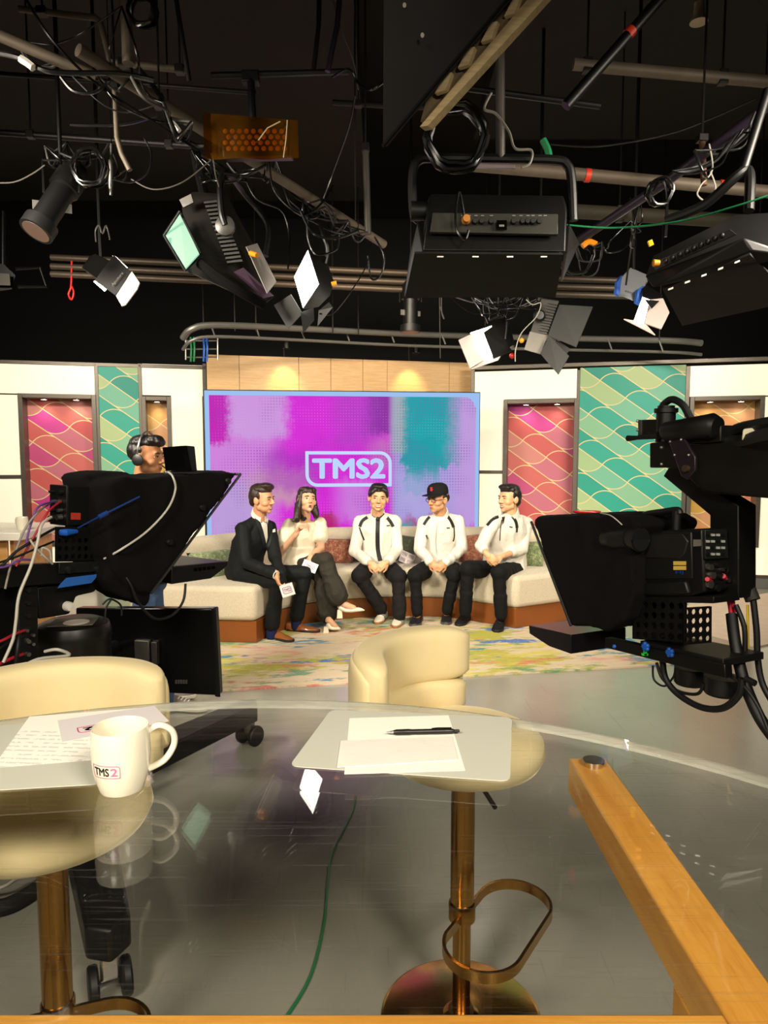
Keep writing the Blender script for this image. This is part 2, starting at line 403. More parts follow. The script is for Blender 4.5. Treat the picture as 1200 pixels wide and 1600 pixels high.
# plywood header above the screen
PLY = wood('birch_plywood', 'cfa168','e0b882', .45, 'x', 1.6)
a, b = at(323, 600, 8.42), at(737, 600, 9.2); d = b - a; rz = math.atan2(d.y, d.x)
hd = thing('wood_header', 'pale plywood header panels above the big screen', 'wall panel', (a.x, a.y, 0), rz); inv = MW[hd.name].inverted(); nn = V((d.y, -d.x, 0)).normalized()
xs = [323, 374, 467, 517, 567, 605, 702, 737]
us = [(inv @ onplane(q, 590, a, nn)).x for q in xs]
for u0, u1 in zip(us, us[1:]):
    part('panel', MB().bx(u0 + .002, u1 - .002, 0, .03, .4, 2.775), PLY, hd, local=True, bevel=.002)
part('backing', MB().bx(us[0], us[-1], .03, .12, 0, 2.76), BLACK, hd, local=True)
def fixture_can(px, py, Y, lab):
    p = at(px, py, Y); o = thing('spot_can', lab, 'lamp', p)
    part('can', MB().lathe([(.03, .05), (.045, .03), (.05, -.05), (.042, -.05), (.04, .02)], p, 16, basis((0, .35, -1), (0, 1, 0)) @ M.Rotation(0, 3, 'X')), BLACKM, o)
    part('stem', MB().cyl(p + V((0, 0, .04)), p + V((0, 0, .22)), .008), BLACKM, o); return p
for px, lab in ((437, 'small black can lamp above the plywood header, left of the middle'), (632, 'small black can lamp above the plywood header, right of the middle')):
    f = (px - 323) / 414; base = a.lerp(b, f); base.z = 2.86
    p = base + nn * .33; o = thing('spot_can', lab, 'lamp', p)
    part('can', MB().lathe([(.0, .06), (.035, .055), (.045, .03), (.045, -.03), (.038, -.03), (.036, .02)], p, 16), BLACKM, o)
    part('bracket', MB().tube([p + V((0, 0, .05)), p + V((0, 0, .1)), base + V((0, 0, .1)), base + V((0, 0, -.08)) + nn * .012], .008, 8), BLACKM, o)
    spot('header_lamp', p + V((0, 0, -.035)), base + V((0, 0, -.45)) + nn * .02, 24, 62, (1, .66, .26), .9, .015)

# ================================================================== LED video wall
tl, tr = at(319, 610, 7.6), at(749.5, 614, 7.92); d = (tr - tl); d.z = 0; rz = math.atan2(d.y, d.x); W = d.length; ZT = tl.z; HS = W * 9 / 16
m = Mat('led_wall_picture'); x, y, z = m.xyz(); u = x / W; v = (z - (ZT - HS)) / HS
nz = m.noise(3.2, 5, .65); nf = m.noise(16, 4, .7); nst = m.noise(7, 3, .6, stretch=(1, 1, .12))
du = u + (nz - .5) * .05 + (nf - .5) * .06; dv = v + (nst - .5) * .16 + (nf - .5) * .10
def bmask(u0, u1, v0, v1, s=.02, sharp=(0, 0)):
    a = (u if sharp[0] else du).sm(u0 - s, u0 + s); b = 1.0 - (u if sharp[1] else du).sm(u1 - s, u1 + s)
    c = dv.sm(v0 - s, v0 + s); e = 1.0 - dv.sm(v1 - s, v1 + s); return a * b * c * e
col = lin('d820d8')
for c, r, al in (('d08ade', (-.2, .25, -.2, .85, .05), .9), ('cf9ae2', (.06, .29, .70, 1.2, .03), .95), ('c518b8', (-.2, .085, .66, 1.2, .02), 1), ('b8a2dc', (.0, .2, -.2, .42, .05), .8),
                 ('c8a0a8', (.16, .36, .28, .5, .06), .8), ('a828bc', (.2, .40, .36, .62, .05), .6), ('7a2496', (.58, .68, .72, 1.2, .03, (0, 1)), .85), ('b98aa8', (.60, .68, .5, .70, .05, (0, 1)), .55), ('a63cc0', (.47, .62, .66, 1.2, .05), .55),
                 ('a99fde', (.675, 1.1, -.3, 1.2, .02, (1, 0)), 1), ('0aa4ac', (.705, .93, .52, 1.3, .012), 1), ('089ea8', (.72, .85, .34, .7, .012), .92), ('9db6b0', (.672, .72, .6, 1.2, .02, (1, 0)), .8),
                 ('b0a8e2', (.7, .86, .2, .46, .05), .7), ('b41460', (.40, .475, -.2, .21, .02, (0, 1)), .9), ('c98ae0', (.475, .60, .16, .42, .05, (1, 0)), .75), ('b0206c', (.72, .84, -.2, .17, .03), .9), ('17a0a8', (.675, .76, -.2, .14, .03), .85),
                 ('d424d2', (.92, 1.2, -.2, .13, .03), .9), ('c89ae0', (.90, 1.2, .13, 1.2, .04), .7)):
    col = m.mix(bmask(*r) * al, col, lin(c))
# halftone dots
gx = (u * 96.0).fract() - .5; gy = (v * 54.0).fract() - .5; rr = (gx * gx + gy * gy).sqrt(); zone = m.noise(1.7, 2, .5).sm(.46, .62)
col = m.mix(rr.lt(.27) * zone * .5, col, lin('7a1fa0')); zone2 = m.noise(2.3, 2, .5, stretch=(1, 1, 1)).sm(.58, .42)
col = m.mix(rr.lt(.2) * zone2 * .16, col, lin('e9c0f2'))
# pale blue border with one rounded corner
bx_ = (u - .5).abs(); bw = .018
e1 = u.lt(bw * .9).max(u.gt(1 - bw * .75)).max(v.gt(1 - bw * 1.6)).max(v.lt(bw * 1.6))
cu_ = (u - (1 - .055)) * (16 / 9.); cv_ = v - (1 - .09); rc = (cu_.max(0) * cu_.max(0) + cv_.max(0) * cv_.max(0)).sqrt().gt(.062) * cu_.gt(0) * cv_.gt(0)
col = m.mix(e1.max(rc), col, lin('9cc3f4'))
m.set(Base_Color=(.006, .006, .006, 1), Emission_Color=col, Emission_Strength=.95, Roughness=.5, Specular_IOR_Level=.05); LED = m.m
scr = thing('video_wall', 'large LED screen with magenta and teal abstract picture behind the sofa', 'screen', (tl.x, tl.y, 0), rz)
part('bezel', MB().bx(-.012, W + .012, .012, .09, ZT - HS - .012, ZT + .012), BLACKM, scr, local=True, bevel=.004)
scrp = part('display', MB().bx(0, W, -.004, .02, ZT - HS, ZT), LED, scr, local=True)
for q in (.2, .8): part('leg', MB().bx(W * q - .04, W * q + .04, .03, .08, 0, ZT - HS), BLACKM, scr, local=True)
def bold2d(t, b):
    vs, fs = text2d(t, 1); V_, F_ = [], []
    for i in range(8):
        a = i * math.pi / 4; k = len(V_); V_ += [(p[0] + b * math.cos(a), p[1] + b * math.sin(a)) for p in vs]; F_ += [tuple(q + k for q in f) for f in fs]
    lo = [min(p[i] for p in V_) for i in (0, 1)]
    return [(p[0] - lo[0], p[1] - lo[1]) for p in V_], F_
LOGO = emitter('led_pale_blue', 'b4d0fa', .95, .02)
inv = MW[scr.name].inverted(); nn = V((d.y, -d.x, 0)).normalized()
def suv(px, py): q = inv @ onplane(px, py, tl, nn); return q.x, q.z
x0, z1 = suv(477, 705); x1, z0 = suv(612, 760)
def rrect(x0, x1, z0, z1, r_tl, r_tr, r_bl, r_br, n=8):
    o = []
    for cx, cz, r, a0 in ((x1 - r_tr, z1 - r_tr, r_tr, 0), (x0 + r_tl, z1 - r_tl, r_tl, 90), (x0 + r_bl, z0 + r_bl, r_bl, 180), (x1 - r_br, z0 + r_br, r_br, 270)):
        for i in range(n + 1): t = math.radians(a0 + 90 * i / n); o.append((cx + r * math.cos(t), cz + r * math.sin(t)))
    return o
def frame2d(x0, x1, z0, z1, t, R, r=.01):
    """rounded plate outline: big radius at top right and bottom left"""
    return rrect(x0, x1, z0, z1, r, R, R, r), rrect(x0 + t, x1 - t, z0 + t, z1 - t, max(r - t, .002), R - t, R - t, max(r - t, .002))
def frame_mesh(mb, o, i, y0, y1, mp=lambda x, y, z: V((x, y, z))):
    n = len(o); k = len(mb.v)
    for y in (y0, y1):
        mb.v += [mp(p[0], y, p[1]) for p in o] + [mp(p[0], y, p[1]) for p in i]
    for a in range(n):
        b = (a + 1) % n
        mb.f += [(k + a, k + b, k + n + b, k + n + a), (k + 2 * n + a, k + 3 * n + a, k + 3 * n + b, k + 2 * n + b), (k + a, k + 2 * n + a, k + 2 * n + b, k + b), (k + n + a, k + n + b, k + 3 * n + b, k + 3 * n + a)]
    return mb
o_, i_ = frame2d(x0, x1, z0, z1, .036, .135)
part('logo_frame', frame_mesh(MB(), o_, i_, -.010, -.003), LOGO, scrp, local=True)
vs, fs = bold2d('TMS2', .035); ww = max(p[0] for p in vs); hh = max(p[1] for p in vs)
tx0, tz1 = suv(487.5, 716); tx1, tz0 = suv(602, 748)
part('logo_lettering', MB().add([(tx0 + p[0] / ww * (tx1 - tx0), -.008, tz0 + p[1] / hh * (tz1 - tz0)) for p in vs], fs), LOGO, scrp, local=True)
# ================================================================== rug
m = Mat('distressed_rug'); x, y, z = m.xyz()
nb = m.noise(2.0, 3, .6, stretch=(1, 2.2, 1)); ns = m.noise(5, 5, .7, stretch=(1, 3.2, 1)); nf = m.noise(60, 3, .7, stretch=(1, 3, 1))
col = m.mix(ns, lin('d6c6a8'), lin('c2ab8e'))
def patch(c, off, lo, hi, al, sc=.85):
    global col
    v = m.vec(x + off, y * 2.6 + off * 1.7, 0.0); n = m.noise(sc, 4, .72, vec=v)
    col = m.mix((n * .7 + ns * .3).sm(lo, hi) * al, col, lin(c))
patch('a9a632', 3.1, .50, .56, .95); patch('c8bd3c', 7.7, .54, .6, .8); patch('2f7f9c', 12.4, .54, .58, .95); patch('c8685e', 21.3, .55, .62, .85); patch('4a8a6a', 30.9, .55, .6, .8); patch('d98a86', 40.2, .55, .62, .7); patch('2a6ab0', 55.7, .575, .61, .9)
col = m.mix(nf.sm(.52, .7) * .5, col, lin('d8c8ae'))
m.set(Base_Color=col, Roughness=.95); m.bump(m.noise(180, 2), .5, .004); RUG = m.m
rug = bpy.data.objects.new('area_rug', MB().bx(0, 4.75, 0, 2.55, 0.001, .013).mesh('area_rug')); COL.objects.link(rug)
rug.location = (-2.45, 4.26, 0); rug.rotation_euler = (0, 0, math.atan2(.53, 3.02)); rug.data.materials.append(RUG)
rug['label'] = 'large distressed rug in beige, lime, blue and coral under the sofa'; rug['category'] = 'rug'
rug2 = bpy.data.objects.new('area_rug', MB().bx(0, 2.2, 0, 1.3, 0.001, .012).mesh('area_rug')); COL.objects.link(rug2)
rug2.location = (3.05, 5.55, 0); rug2.rotation_euler = (0, 0, .5); rug2.data.materials.append(mat('pale_pink_rug', 'd9c3ae', .95, var=.15, vs=9, bump=.4, bs=160))
rug2['label'] = 'pale pinkish rug corner on the floor at the far right'; rug2['category'] = 'rug'
# ================================================================== sofa
m = Mat('oatmeal_linen'); x, y, z = m.xyz()
wv = m.noise(60, 3, .6, stretch=(1, 1, 12)); wh = m.noise(60, 3, .6, stretch=(9, 9, 1)); nb = m.noise(2.5, 3)
f = wv * .5 + wh * .5
m.set(Base_Color=m.mix(f.sm(.35, .65), lin('b5a78c'), lin('d3c8b0')), Roughness=.9, Sheen_Weight=.2); m.bump(f, .35, .004); LINEN = m.m
BRONZE = mat('bronze_laminate', '8a4d1e', .35, .25, var=.1, vs=5, coat=.2)
front = [V((-1.95, 5.72, 0)), on(401, 1007)] + spline([on(*q) for q in ((428, 992), (477, 977), (530, 970), (580, 966), (637, 965), (690, 966), (730, 971))], 3) + [on(805, 984), on(890, 971), V((2.1, 6.5, 0))]
K = spline([V(p) for p in ((-2.02, 5.78, 0), (-1.66, 6.45, 0), (-.85, 7.08, 0), (.2, 7.3, 0), (1.15, 7.22, 0), (1.8, 6.98, 0), (2.16, 6.6, 0))], 5)
sofa = thing('sofa', 'long curved oatmeal fabric sofa on a brown plinth in front of the screen', 'sofa', (0, 6.7, 0))
poly = front + list(reversed(K))
part('seat', MB().prism([p + V((0, -.035 if i < len(front) else 0, .2)) for i, p in enumerate(poly)], (0, 0, .29)), LINEN, sofa, bevel=.045, seg=4, smooth=50)
cen = sum(poly, V()) / len(poly)
def shrink(p, q=.03):
    d = V((p.x * .1 - .0, p.y - 6.95, 0)); return p + V((-.03 if p.x > 0 else .03, .035 if p.y < 6.9 else -.03, 0))
part('plinth', MB().prism([p + V((0, 0 if i < len(front) else -.03, .0135)) for i, p in enumerate(poly)], (0, 0, .186)), BRONZE, sofa, bevel=.004)
prof = [(-.02, .42), (-.05, .5), (-.03, .72), (-.005, .78), (.05, .81), (.13, .81), (.185, .77), (.20, .70), (.20, .22), (.14, .2), (.05, .2), (0, .3)]
rg = []
for i, p in enumerate(K):
    t = (K[min(i + 1, len(K) - 1)] - K[max(i - 1, 0)]).normalized(); nrm = V((-t.y, t.x, 0))
    rg.append([p + nrm * a + V((0, 0, b)) for a, b in prof])
bk = part('backrest', MB().rings(rg), LINEN, sofa, bevel=.03, seg=3, smooth=60)
# ================================================================== cushions
def cushion_mat(name, c1, c2, c3):
    m = Mat(name); a = m.noise(70, 3, .7); b = m.noise(28, 4, .7)
    m.set(Base_Color=m.mix(b.sm(.5, .6) * .8, m.mix(a.sm(.42, .58), lin(c1), lin(c2)), lin(c3)), Roughness=.9, Sheen_Weight=.3); m.bump(a, .5, .004); return m.m
RUST = cushion_mat('rust_chenille', 'a5694e', '8a4a3e', 'c2906e'); SAGE = cushion_mat('sage_chenille', '7c8a5e', '5e6c46', 'a2a878'); MOSS = cushion_mat('dark_green_velvet', '4a5138', '3a4230', '5c6244')
def cushion(px, py, Y, w, h, mt, label, lean=.3, yaw=0, roll=0, th=.07):
    c = at(px, py, Y); R = rotz(yaw) @ M.Rotation(-lean, 3, 'X') @ M.Rotation(roll, 3, 'Y'); mb = MB(); n = 12; top = []; bot = []
    for side, arr in ((1, top), (-1, bot)):
        for i in range(n + 1):
            for j in range(n + 1):
                a = -1 + 2 * i / n; b = -1 + 2 * j / n
                pin = 1 - .07 * (1 - (a * b) ** 2) * (abs(a) ** 6 + abs(b) ** 6) * .8
                t = th * max(0, (1 - a ** 4)) ** .5 * max(0, (1 - b ** 4)) ** .5
                arr.append(c + R @ V((a * w / 2 * pin, -side * t, b * h / 2 * pin)))
    vs = top + bot; fs = []; N = (n + 1) ** 2; q = n + 1
    for i in range(n):
        for j in range(n):
            k = i * q + j; fs.append((k, k + q, k + q + 1, k + 1)); fs.append((N + k, N + k + 1, N + k + q + 1, N + k + q))
    mb.add(vs, fs)
    o = single('cushion', mb, mt, label, 'cushion', smooth=80)
    bm = bmesh.new(); bm.from_mesh(o.data); bmesh.ops.remove_doubles(bm, verts=bm.verts, dist=.0008); bmesh.ops.recalc_face_normals(bm, faces=bm.faces); bm.to_mesh(bm_me := o.data); bm.free()
    return o
cushion(527, 861, 6.93, .34, .27, RUST, 'rust patterned cushion between the woman and the man with the tie', .35, .15, .05)
cushion(738, 857, 7.0, .30, .30, RUST, 'rust patterned cushion between the man in the cap and the rightmost man', .3, -.15, -.12)
cushion(629, 856, 7.05, .28, .28, MOSS, 'dark green cushion behind the seated man wearing a tie', .3, .0, .15)
cushion(556, 866, 7.05, .2, .24, MOSS, 'dark green cushion corner behind the right arm of the man with a tie', .3, .0, .1)
cushion(829, 866, 6.78, .26, .27, SAGE, 'sage green cushion at the right end of the sofa', .3, -.5, -.05)
cushion(335, 885, 6.22, .5, .32, SAGE, 'sage green cushion behind the man in the dark suit', .45, .9, .0)
# ================================================================== glass table
TC, TR_, TZ = V((-.237, .221, 0)), 1.217, 1.06
def glass_mat(name, scratch=True, tint=(.985, .99, .98, 1)):
    m = Mat(name); m.t.nodes.remove(m.b)
    tr = m.node('ShaderNodeBsdfTransparent'); tr.inputs[0].default_value = tint
    gl = m.node('ShaderNodeBsdfGlossy'); gl.inputs['Roughness'].default_value = .012; gl.inputs[0].default_value = (1, 1, 1, 1)
    lw = m.node('ShaderNodeLayerWeight'); lw.inputs[0].default_value = .5; fr = S(m.t, lw.outputs['Facing']).op('POWER', 5.0) * .96 + .04
    mx = m.node('ShaderNodeMixShader'); m.link(fr, mx.inputs[0]); m.link(tr.outputs[0], mx.inputs[1]); m.link(gl.outputs[0], mx.inputs[2])
    out = mx
    if scratch:
        lines = None
        for k, (sx, sy, a) in enumerate(((1.2, 70, .4), (1.0, 90, 1.3), (1.3, 80, 2.2), (.9, 85, 2.9), (1.6, 60, .9))):
            w_ = m.noise(1.6, 2, .5); n = m.noise(2.4, 2, .5, stretch=(sx, sy, 1, 0, 0, a))
            l = n.sm(.67, .70); lines = l if lines is None else lines.max(l)
        haze = m.noise(3, 4, .7).sm(.45, .75)
        d = m.node('ShaderNodeBsdfGlossy'); d.inputs[0].default_value = (1, .98, .94, 1); d.inputs['Roughness'].default_value = .42
        m2 = m.node('ShaderNodeMixShader'); m.link(lines * .11 + haze * .03, m2.inputs[0]); m.link(mx.outputs[0], m2.inputs[1]); m.link(d.outputs[0], m2.inputs[2]); out = m2
    m.link(out.outputs[0], m.out.inputs[0]); return m.m
GLASS_T = glass_mat('scratched_clear_acrylic'); GLASS_B = glass_mat('clear_acrylic', False)
m = Mat('acrylic_rim'); m.t.nodes.remove(m.b)
tr = m.node('ShaderNodeBsdfTransparent'); tr.inputs[0].default_value = (.9, .93, .88, 1); df = m.node('ShaderNodeBsdfDiffuse'); df.inputs[0].default_value = lin('e6e4d4'); gl = m.node('ShaderNodeBsdfGlossy'); gl.inputs[1].default_value = .15
mx = m.node('ShaderNodeMixShader'); m.link(m.noise(6, 3, .6, stretch=(1, 1, 6)).sm(.3, .7) * .25 + .4, mx.inputs[0]); m.link(tr.outputs[0], mx.inputs[1]); m.link(df.outputs[0], mx.inputs[2])
mx2 = m.node('ShaderNodeMixShader'); mx2.inputs[0].default_value = .3; m.link(mx.outputs[0], mx2.inputs[1]); m.link(gl.outputs[0], mx2.inputs[2]); m.link(mx2.outputs[0], m.out.inputs[0]); RIM = m.m
OAK = wood('honey_maple', 'b97c2e', 'cf9744', .32, 'y', 1.1, coat=.3); OAKX = wood('honey_maple_cross', 'b97c2e', 'cf9744', .32, 'x', 1.1, coat=.3)
tab = thing('round_table', 'large round clear topped table on a honey maple frame in the foreground', 'table', (TC.x, TC.y, 0))
NT = 128; ring = lambda r, z: [TC + V((r * math.cos(2 * math.pi * j / NT), r * math.sin(2 * math.pi * j / NT), z)) for j in range(NT)]
top = MB(); top.rings([ring(TR_ - .004, TZ - .019), ring(TR_, TZ - .015), ring(TR_, TZ - .004), ring(TR_ - .004, TZ)])
tp = part('glass_top', top, GLASS_T, tab, smooth=20); tp.data.materials.append(GLASS_B); tp.data.materials.append(RIM)
for p in tp.data.polygons: p.material_index = 2 if len(p.vertices) == 4 else (0 if p.normal.z > 0 else 1)
zb = 1.03
for s in (0, 1):
    mx_ = (lambda x: x) if s == 0 else (lambda x: 2 * TC.x - x)
    xa, xb = sorted((mx_(.335), mx_(.403)))
    part('beam', MB().bx(xa, xb, -.75, 1.215, zb - .062, zb), OAK, tab, bevel=.003)
    for yy in (.72, -.35): part('leg', MB().bx(xa, xb, yy - .034, yy + .034, 0, zb - .062), wood('honey_maple_leg', 'b97c2e', 'cf9744', .35, 'z'), tab, bevel=.003)
    for yy in (1.185, -.72):
        part('glass_puck', MB().lathe([(.0, 0), (.017, 0), (.017, .006), (.019, .0065), (.019, .0105), (.0, .0105)], ((xa + xb) / 2 + (.003 if s == 0 else 0), yy, zb), 24), CHROME, tab)
for yy in (.605, -.3): part('cross_beam', MB().bx(2 * TC.x - .335, .335, yy - .034, yy + .034, zb - .062, zb), OAKX, tab, bevel=.003)
# ================================================================== bar stools
m = Mat('cream_velvet'); n = m.noise(5, 5, .7); n2 = m.noise(2.2, 3, .6)
m.set(Base_Color=m.mix(n2.sm(.5, .72) * .5, m.mix(n, lin('d8c490'), lin('e2d2a4')), lin('b89a62')), Roughness=.8, Sheen_Weight=.6, Sheen_Roughness=.35, Sheen_Tint=lin('fff2cf')); m.bump(m.noise(300, 2), .15, .002); VELV = m.m
m = Mat('brushed_bronze_gold'); n = m.noise(30, 3, .6, stretch=(4, 4, .25)); m.set(Base_Color=m.mix(n, lin('a8793a'), lin('c29650')), Metallic=1.0, Roughness=n * .12 + .16); GOLD = m.m
def make_stool():
    root = thing('bar_stool', '', 'stool', (0, 0, 0), group='cream bar stools at the glass table')
    # base, pole, footrest
    part('base_plate', MB().lathe([(0, 0), (.225, 0), (.225, .006), (.215, .012), (.05, .018), (.036, .03), (0, .03)], n=64), GOLD, root, local=True, smooth=30)
    part('lower_pole', MB().lathe([(.025, .02), (.025, .36)], n=28), GOLD, root, local=True)
    part('upper_pole', MB().lathe([(.0325, .33), (.0325, .75)], n=28), GOLD, root, local=True)
    fr = part('collar', MB().lathe([(.037, .30), (.037, .345), (.034, .35)], n=28), GOLD, root, local=True)
    hl, hw = .2, .1; pts = []
    for i in range(40):
        a = 2 * math.pi * i / 40; cx = (hl - hw) * (1 if math.cos(a) > 0 else -1); pts.append(V((cx + hw * math.cos(a), -hw - .012 + hw * math.sin(a), .32)))
    mb = MB(); rg = []
    for i, p in enumerate(pts):
        t = (pts[(i + 1) % 40] - pts[i - 1]).normalized(); nr = V((t.y, -t.x, 0))
        rg.append([p + nr * a + V((0, 0, b)) for a, b in ((-.004, -.014), (.004, -.014), (.004, .014), (-.004, .014))])
    part('footrest', mb.rings(rg, closed=True), GOLD, root, local=True, smooth=40)
    part('lever', MB().tube([(.03, 0, .735), (-.06, -.08, .73), (-.12, -.15, .715)], .006, 8), BLACKM, root, local=True)
    part('seat_plate', MB().lathe([(0, .735), (.12, .735), (.13, .75), (0, .75)], n=24), BLACKM, root, local=True)
    part('seat', MB().lathe([(0, .748), (.17, .748), (.205, .765), (.218, .79), (.212, .82), (.18, .838), (.1, .846), (0, .848)], n=48), VELV, root, local=True, smooth=80)
    def arc(R, t, z0, z1, span, rad, nseg=40):
        rg = []
        for i in range(nseg + 1):
            a = -span + 2 * span * i / nseg; k = min(1, max(.06, (1 - (abs(a) / span) ** 7))) ** .5
            zc = (z0 + z1) / 2; hz = (z1 - z0) / 2 * (.55 + .45 * k); ht = t / 2 * k
            cen = V((0, 0, zc)); dirv = V((math.sin(a), math.cos(a), 0)); ring_ = []
            for j in range(20):
                b = 2 * math.pi * j / 20; cb, sb = math.cos(b), math.sin(b); e = .45
                q = abs(cb) ** e * (1 if cb > 0 else -1); r_ = abs(sb) ** e * (1 if sb > 0 else -1)
                ring_.append(cen + dirv * (R + q * ht) + V((0, 0, r_ * hz)))
            rg.append(ring_)
        return MB().rings(rg)
    part('back_shell', arc(.288, .05, .82, 1.045, math.radians(62), .03), VELV, root, local=True, smooth=80)
    part('back_cushion', arc(.258, .095, .895, 1.06, math.radians(66), .03), VELV, root, local=True, smooth=80)
    part('lumbar_cushion', arc(.25, .1, .80, .903, math.radians(64), .03), VELV, root, local=True, smooth=80)
    return root
st = make_stool(); st.location = (.216, 1.816, 0); st.rotation_euler = (0, 0, math.radians(56)); st['label'] = 'cream velvet bar stool near the middle, behind the pen and papers'
st2 = clone(st, None, (-.74, 1.47, 0), math.radians(18), 'cream velvet bar stool at the left, behind the white mug')
# ================================================================== things on the table
TT = TZ + .0006
PAPER = mat('white_paper', 'efeadb', .7, var=.02); MATT = mat('grey_white_placemat', 'bfbfb0', .55, var=.02)
def slab(pxs, z, t, rad=0):
    p = [on(a, b, z) for a, b in pxs]
    if rad:
        q = []
        for i in range(len(p)):
            a, b, c = p[i - 1], p[i], p[(i + 1) % len(p)]; d1 = (a - b).normalized() * rad; d2 = (c - b).normalized() * rad
            for k in range(5): s = k / 4; q.append((b + d1) * (1 - s) ** 2 + b * 2 * s * (1 - s) + (b + d2) * s ** 2)
        p = q
    return MB().prism(p, (0, 0, t))
single('placemat', slab([(517, 1110), (800, 1122), (797, 1222), (452, 1198)], TT, .0016, .018), MATT, 'grey white placemat under the pen and papers', 'placemat')
single('placemat', slab([(-190, 1150), (205, 1118), (160, 1226), (-290, 1252)], TT, .0016, .018), MATT, 'grey white placemat at the left, under the printed page', 'placemat')
m = Mat('printed_page'); x, y, z = m.xyz(); n = m.noise(90, 2, .5); ln = ((y * 62.0 + x * 4.0).fract() - .5).abs().lt(.17) * n.gt(.47) * y.lt(.02) * (x.abs()).lt(.105)
m.set(Base_Color=m.mix(ln * .3, lin('f0ecdf'), lin('56524c')), Roughness=.7); PRINT = m.m
single('paper_sheet', slab([(546, 1122.6), (701, 1118), (727, 1204), (538, 1210)], TT + .0018, .0006), PAPER, 'white sheet of paper under the black pen', 'paper')
PLAST = mat('clear_plastic_sleeve', 'f1eee2', .15, var=.03, vs=30, bump=.25, bs=25, coat=.6)
single('plastic_sleeve', slab([(532, 1158), (707, 1151), (716, 1188), (526, 1200)], TT + .0026, .0012, .004), PLAST, 'clear crinkled plastic sleeve on the white sheet below the pen', 'sleeve', bevel=.0004)
single('paper_sheet', slab([(46, 1120), (225, 1106), (186, 1184), (-12, 1200)], TT + .0018, .0006), PRINT, 'printed white page lying behind the white mug', 'paper')
crd = thing('cue_card', 'white card with a pink and black logo upside down behind the mug', 'card', on(170, 1130, TT))
LILAC = mat('pale_lilac_card', 'd9d3d2', .5, var=.03); MAG = mat('magenta_print', 'c8286e', .5); INK = mat('black_ink', '14130f', .5)
part('sheet', slab([(90, 1126), (241, 1103), (264, 1127), (97, 1160)], TT + .0026, .0006), LILAC, crd)
cc, ca, cb_ = on(169, 1133, TT + .0034), on(216, 1124, TT + .0034), on(122, 1141, TT + .0034)
ex = (cb_ - ca).normalized(); ey = V((-ex.y, ex.x, 0))
def logo_parts(parent, org, ex, ey, wdt, hgt, ink, mg, t=.0002):
    nz_ = V((0, 0, t)); mp = lambda x, y, z: org + ex * x + ey * z + V((0, 0, y))
    o_, i_ = frame2d(-wdt / 2, wdt / 2, -hgt / 2, hgt / 2, hgt * .07, hgt * .35, hgt * .08)
    part('logo_frame', frame_mesh(MB(), o_, i_, 0, t, mp), mg, parent)
    for tx, x0, x1, mt in (('TMS', -.42, .14, ink), ('2', .19, .41, mg)):
        vs, fs = bold2d(tx, .03); ww = max(p[0] for p in vs); hh = max(p[1] for p in vs)
        part('lettering', MB().add([mp(wdt * (x0 + (x1 - x0) * p[0] / ww), t, hgt * (-.3 + .6 * p[1] / hh)) for p in vs], fs), mt, parent)
logo_parts(crd, cc, ex, ey, (ca - cb_).length, .03, INK, MAG)
# pen
pa, pb = on(603, 1144.5, TT + .008), on(718, 1142, TT + .008); pen = thing('ballpoint_pen', 'black ballpoint pen lying on the white paper', 'pen', (pa + pb) / 2 - V((0, 0, .008)))
D_ = pb - pa; L_ = D_.length; q = lambda s: pa + D_ * s
part('barrel', MB().tube([q(.1), q(.14), q(.3), q(.36), q(.8), q(.9), q(.93)], [.0035, .0052, .0055, .0048, .005, .0048, .003], 16), mat('black_rubber_pen', '15110e', .4), pen)
part('tip', MB().tube([q(0), q(.02), q(.1)], [.0006, .0012, .0034], 12), STEEL, pen); part('clicker', MB().tube([q(.93), q(.97), q(1)], [.0028, .003, .0024], 12), BLACK, pen)
part('clip', MB().tube([q(.89) + V((0, 0, .006)), q(.7) + V((0, 0, .0065)), q(.62) + V((0, 0, .0055))], .0012, 8), BLACKG, pen)
